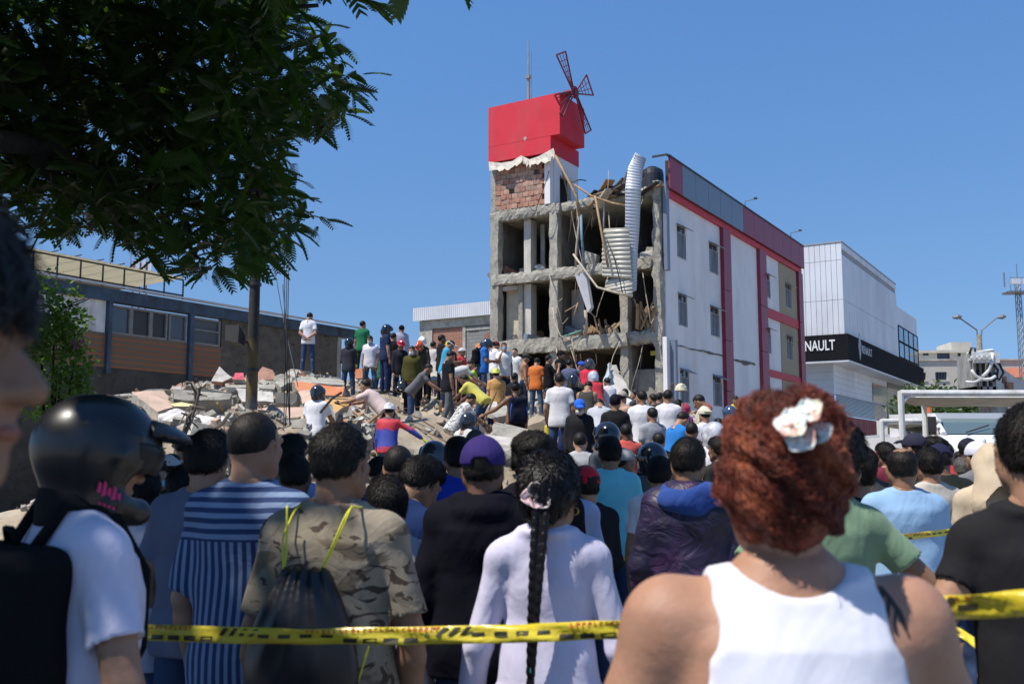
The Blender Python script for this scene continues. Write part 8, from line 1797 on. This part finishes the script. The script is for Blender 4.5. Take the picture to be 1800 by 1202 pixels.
# red side panel of the white shirt
# ------------------------------------------------------------------ barrier tapes
def tape(label, pts, width, seed=0, twist=0, marks=True, fold=0):
    """pts: world points of the centre line; printed bars and letters are separate flat pieces lying on the tape"""
    r = random.Random(seed); P_ = []; 
    for i in range(len(pts)-1):
        for k in range(10): P_.append(pts[i].lerp(pts[i+1], k/10))
    P_.append(pts[-1]); t = thing('barrier_tape', label, 'barrier tape', pts[0]); o = pts[0]; nrm = []; up = []
    for i, p in enumerate(P_):
        d_ = (P_[min(i+1, len(P_)-1)]-P_[max(i-1, 0)]).normalized(); a = twist*math.sin(i*.21+seed)+.12*math.sin(i*.5+seed); n_ = d_.cross(Vector((0, 0, 1))).normalized(); u = n_.cross(d_)*-1; u = -u if u.z < 0 else u
        up.append((u*math.cos(a)+n_*math.sin(a)).normalized()); nrm.append(up[-1].cross(d_).normalized())
    vs = []; 
    for i, p in enumerate(P_):
        for j in range(5): w = (j/4-.5); vs.append(p-o+up[i]*w*width+nrm[i]*(.004*math.sin(i*.9+j*1.5+seed)))
    m = MB(); m.add(vs, [(i*5+j, (i+1)*5+j, (i+1)*5+j+1, i*5+j+1) for i in range(len(P_)-1) for j in range(4)]); b_ = m.obj('tape_strip', TAPE, t, smooth=True)
    md = b_.modifiers.new('t', 'SOLIDIFY'); md.thickness = .0006
    # arc length lookup
    S_ = [0]
    for i in range(1, len(P_)): S_.append(S_[-1]+(P_[i]-P_[i-1]).length)
    def at(s, w):
        i = 0
        while i < len(S_)-2 and S_[i+1] < s: i += 1
        f = (s-S_[i])/(S_[i+1]-S_[i]); jf = (w+.5)*4; j = min(3, int(jf)); g = jf-j
        a = vs[i*5+j].lerp(vs[(i+1)*5+j], f); b = vs[i*5+j+1].lerp(vs[(i+1)*5+j+1], f); q = a.lerp(b, g); nn = nrm[i]; 
        return q+nn*(.002 if nn.dot(q+o-CAMP) < 0 else -.002)
    if marks:
        m = MB(); s = .01; L_ = S_[-1]; k = 0; ph = width
        while s < L_-.12:
            kind = (k//4) % 3
            if kind == 0: m.add([at(s, -.42), at(s+ph*.9, -.42), at(s+ph*.95, -.12), at(s+ph*.05, -.12)], [(0, 1, 2, 3)]); s += ph*1.3
            elif kind == 1: m.add([at(s, -.05), at(s+ph*.35, -.05), at(s+ph*.85, .42), at(s+ph*.5, .42)], [(0, 1, 2, 3)]); s += ph*.75
            else: m.add([at(s, -.1), at(s+ph*.8, -.1), at(s+ph*.85, .12), at(s+ph*.05, .12)], [(0, 1, 2, 3)]); s += ph*1.4
            k += 1
        m.obj('black_print', TPB, t)['kind'] = 'stuff'
        m = MB(); s = .03
        while s < L_-.1:
            if (int(s/.34)) % 2:
                w_ = ph*.22; m.add([at(s, .22), at(s+w_*.35, .22), at(s+w_*.35, .46), at(s, .46)], [(0, 1, 2, 3)])
                if r.random() < .7: m.add([at(s+w_*.4, .38), at(s+w_, .38), at(s+w_, .46), at(s+w_*.4, .46)], [(0, 1, 2, 3)])
                if r.random() < .5: m.add([at(s+w_*.4, .22), at(s+w_, .22), at(s+w_, .29), at(s+w_*.4, .29)], [(0, 1, 2, 3)])
            s += ph*.36
        m.obj('red_print', TPR, t)['kind'] = 'stuff'
    return t
TAPE = None
def m_tape():
    m, nt, N, L, B = _nt('yellow_tape'); L.new(ramp(N, L, noise(N, L, 12, 4), [(.3, (.55, .42, .015)), (.7, (.72, .60, .05))]), B.inputs['Base Color']); B.inputs['Roughness'].default_value = .3; B.inputs['Specular IOR Level'].default_value = .6
    bump(N, L, B, noise(N, L, 30, 4, .6, vscale=(.3, 1, 1)), .5, .01); return m
TAPE = m_tape(); TPB = mat('tape_black', (.03, .028, .015), .5, var=.1); TPR = mat('tape_red', (.55, .06, .03), .5, var=.1)
tape('yellow barrier tape with black bars stretched across the foreground', [P(-60, 1108, 2.75), P(265, 1111, 2.62), P(480, 1118, 2.48), P(700, 1117, 2.4), P(900, 1113, 2.3), P(1085, 1106, 2.15), P(1300, 1092, 1.9), P(1480, 1080, 1.75), P(1620, 1072, 1.66), P(1820, 1058, 1.52)], .040, 3, .25)
tape('thin yellow barrier tape behind the braided woman', [P(985, 983, 6.6), P(1060, 982, 6.7), P(1100, 981, 6.8)], .035, 5)
tape('yellow barrier tape before the light blue shirt', [P(1440, 962, 4.6), P(1492, 955, 4.7), P(1560, 947, 4.75), P(1640, 938, 4.9), P(1700, 930, 5.0)], .030, 7)
tape('loose yellow barrier tape hanging low at the right', [P(1470, 975, 4.2), P(1520, 1015, 4.0), P(1585, 1060, 3.7), P(1645, 1092, 3.5), P(1700, 1118, 3.4), P(1735, 1145, 3.3)], .030, 9, .9)
print('people', len(RECS))

for o in SC.objects:
    if o.get('label') and not 4 <= len(o['label'].replace('-', ' ').split()) <= 16: print('LABEL', o['label'])
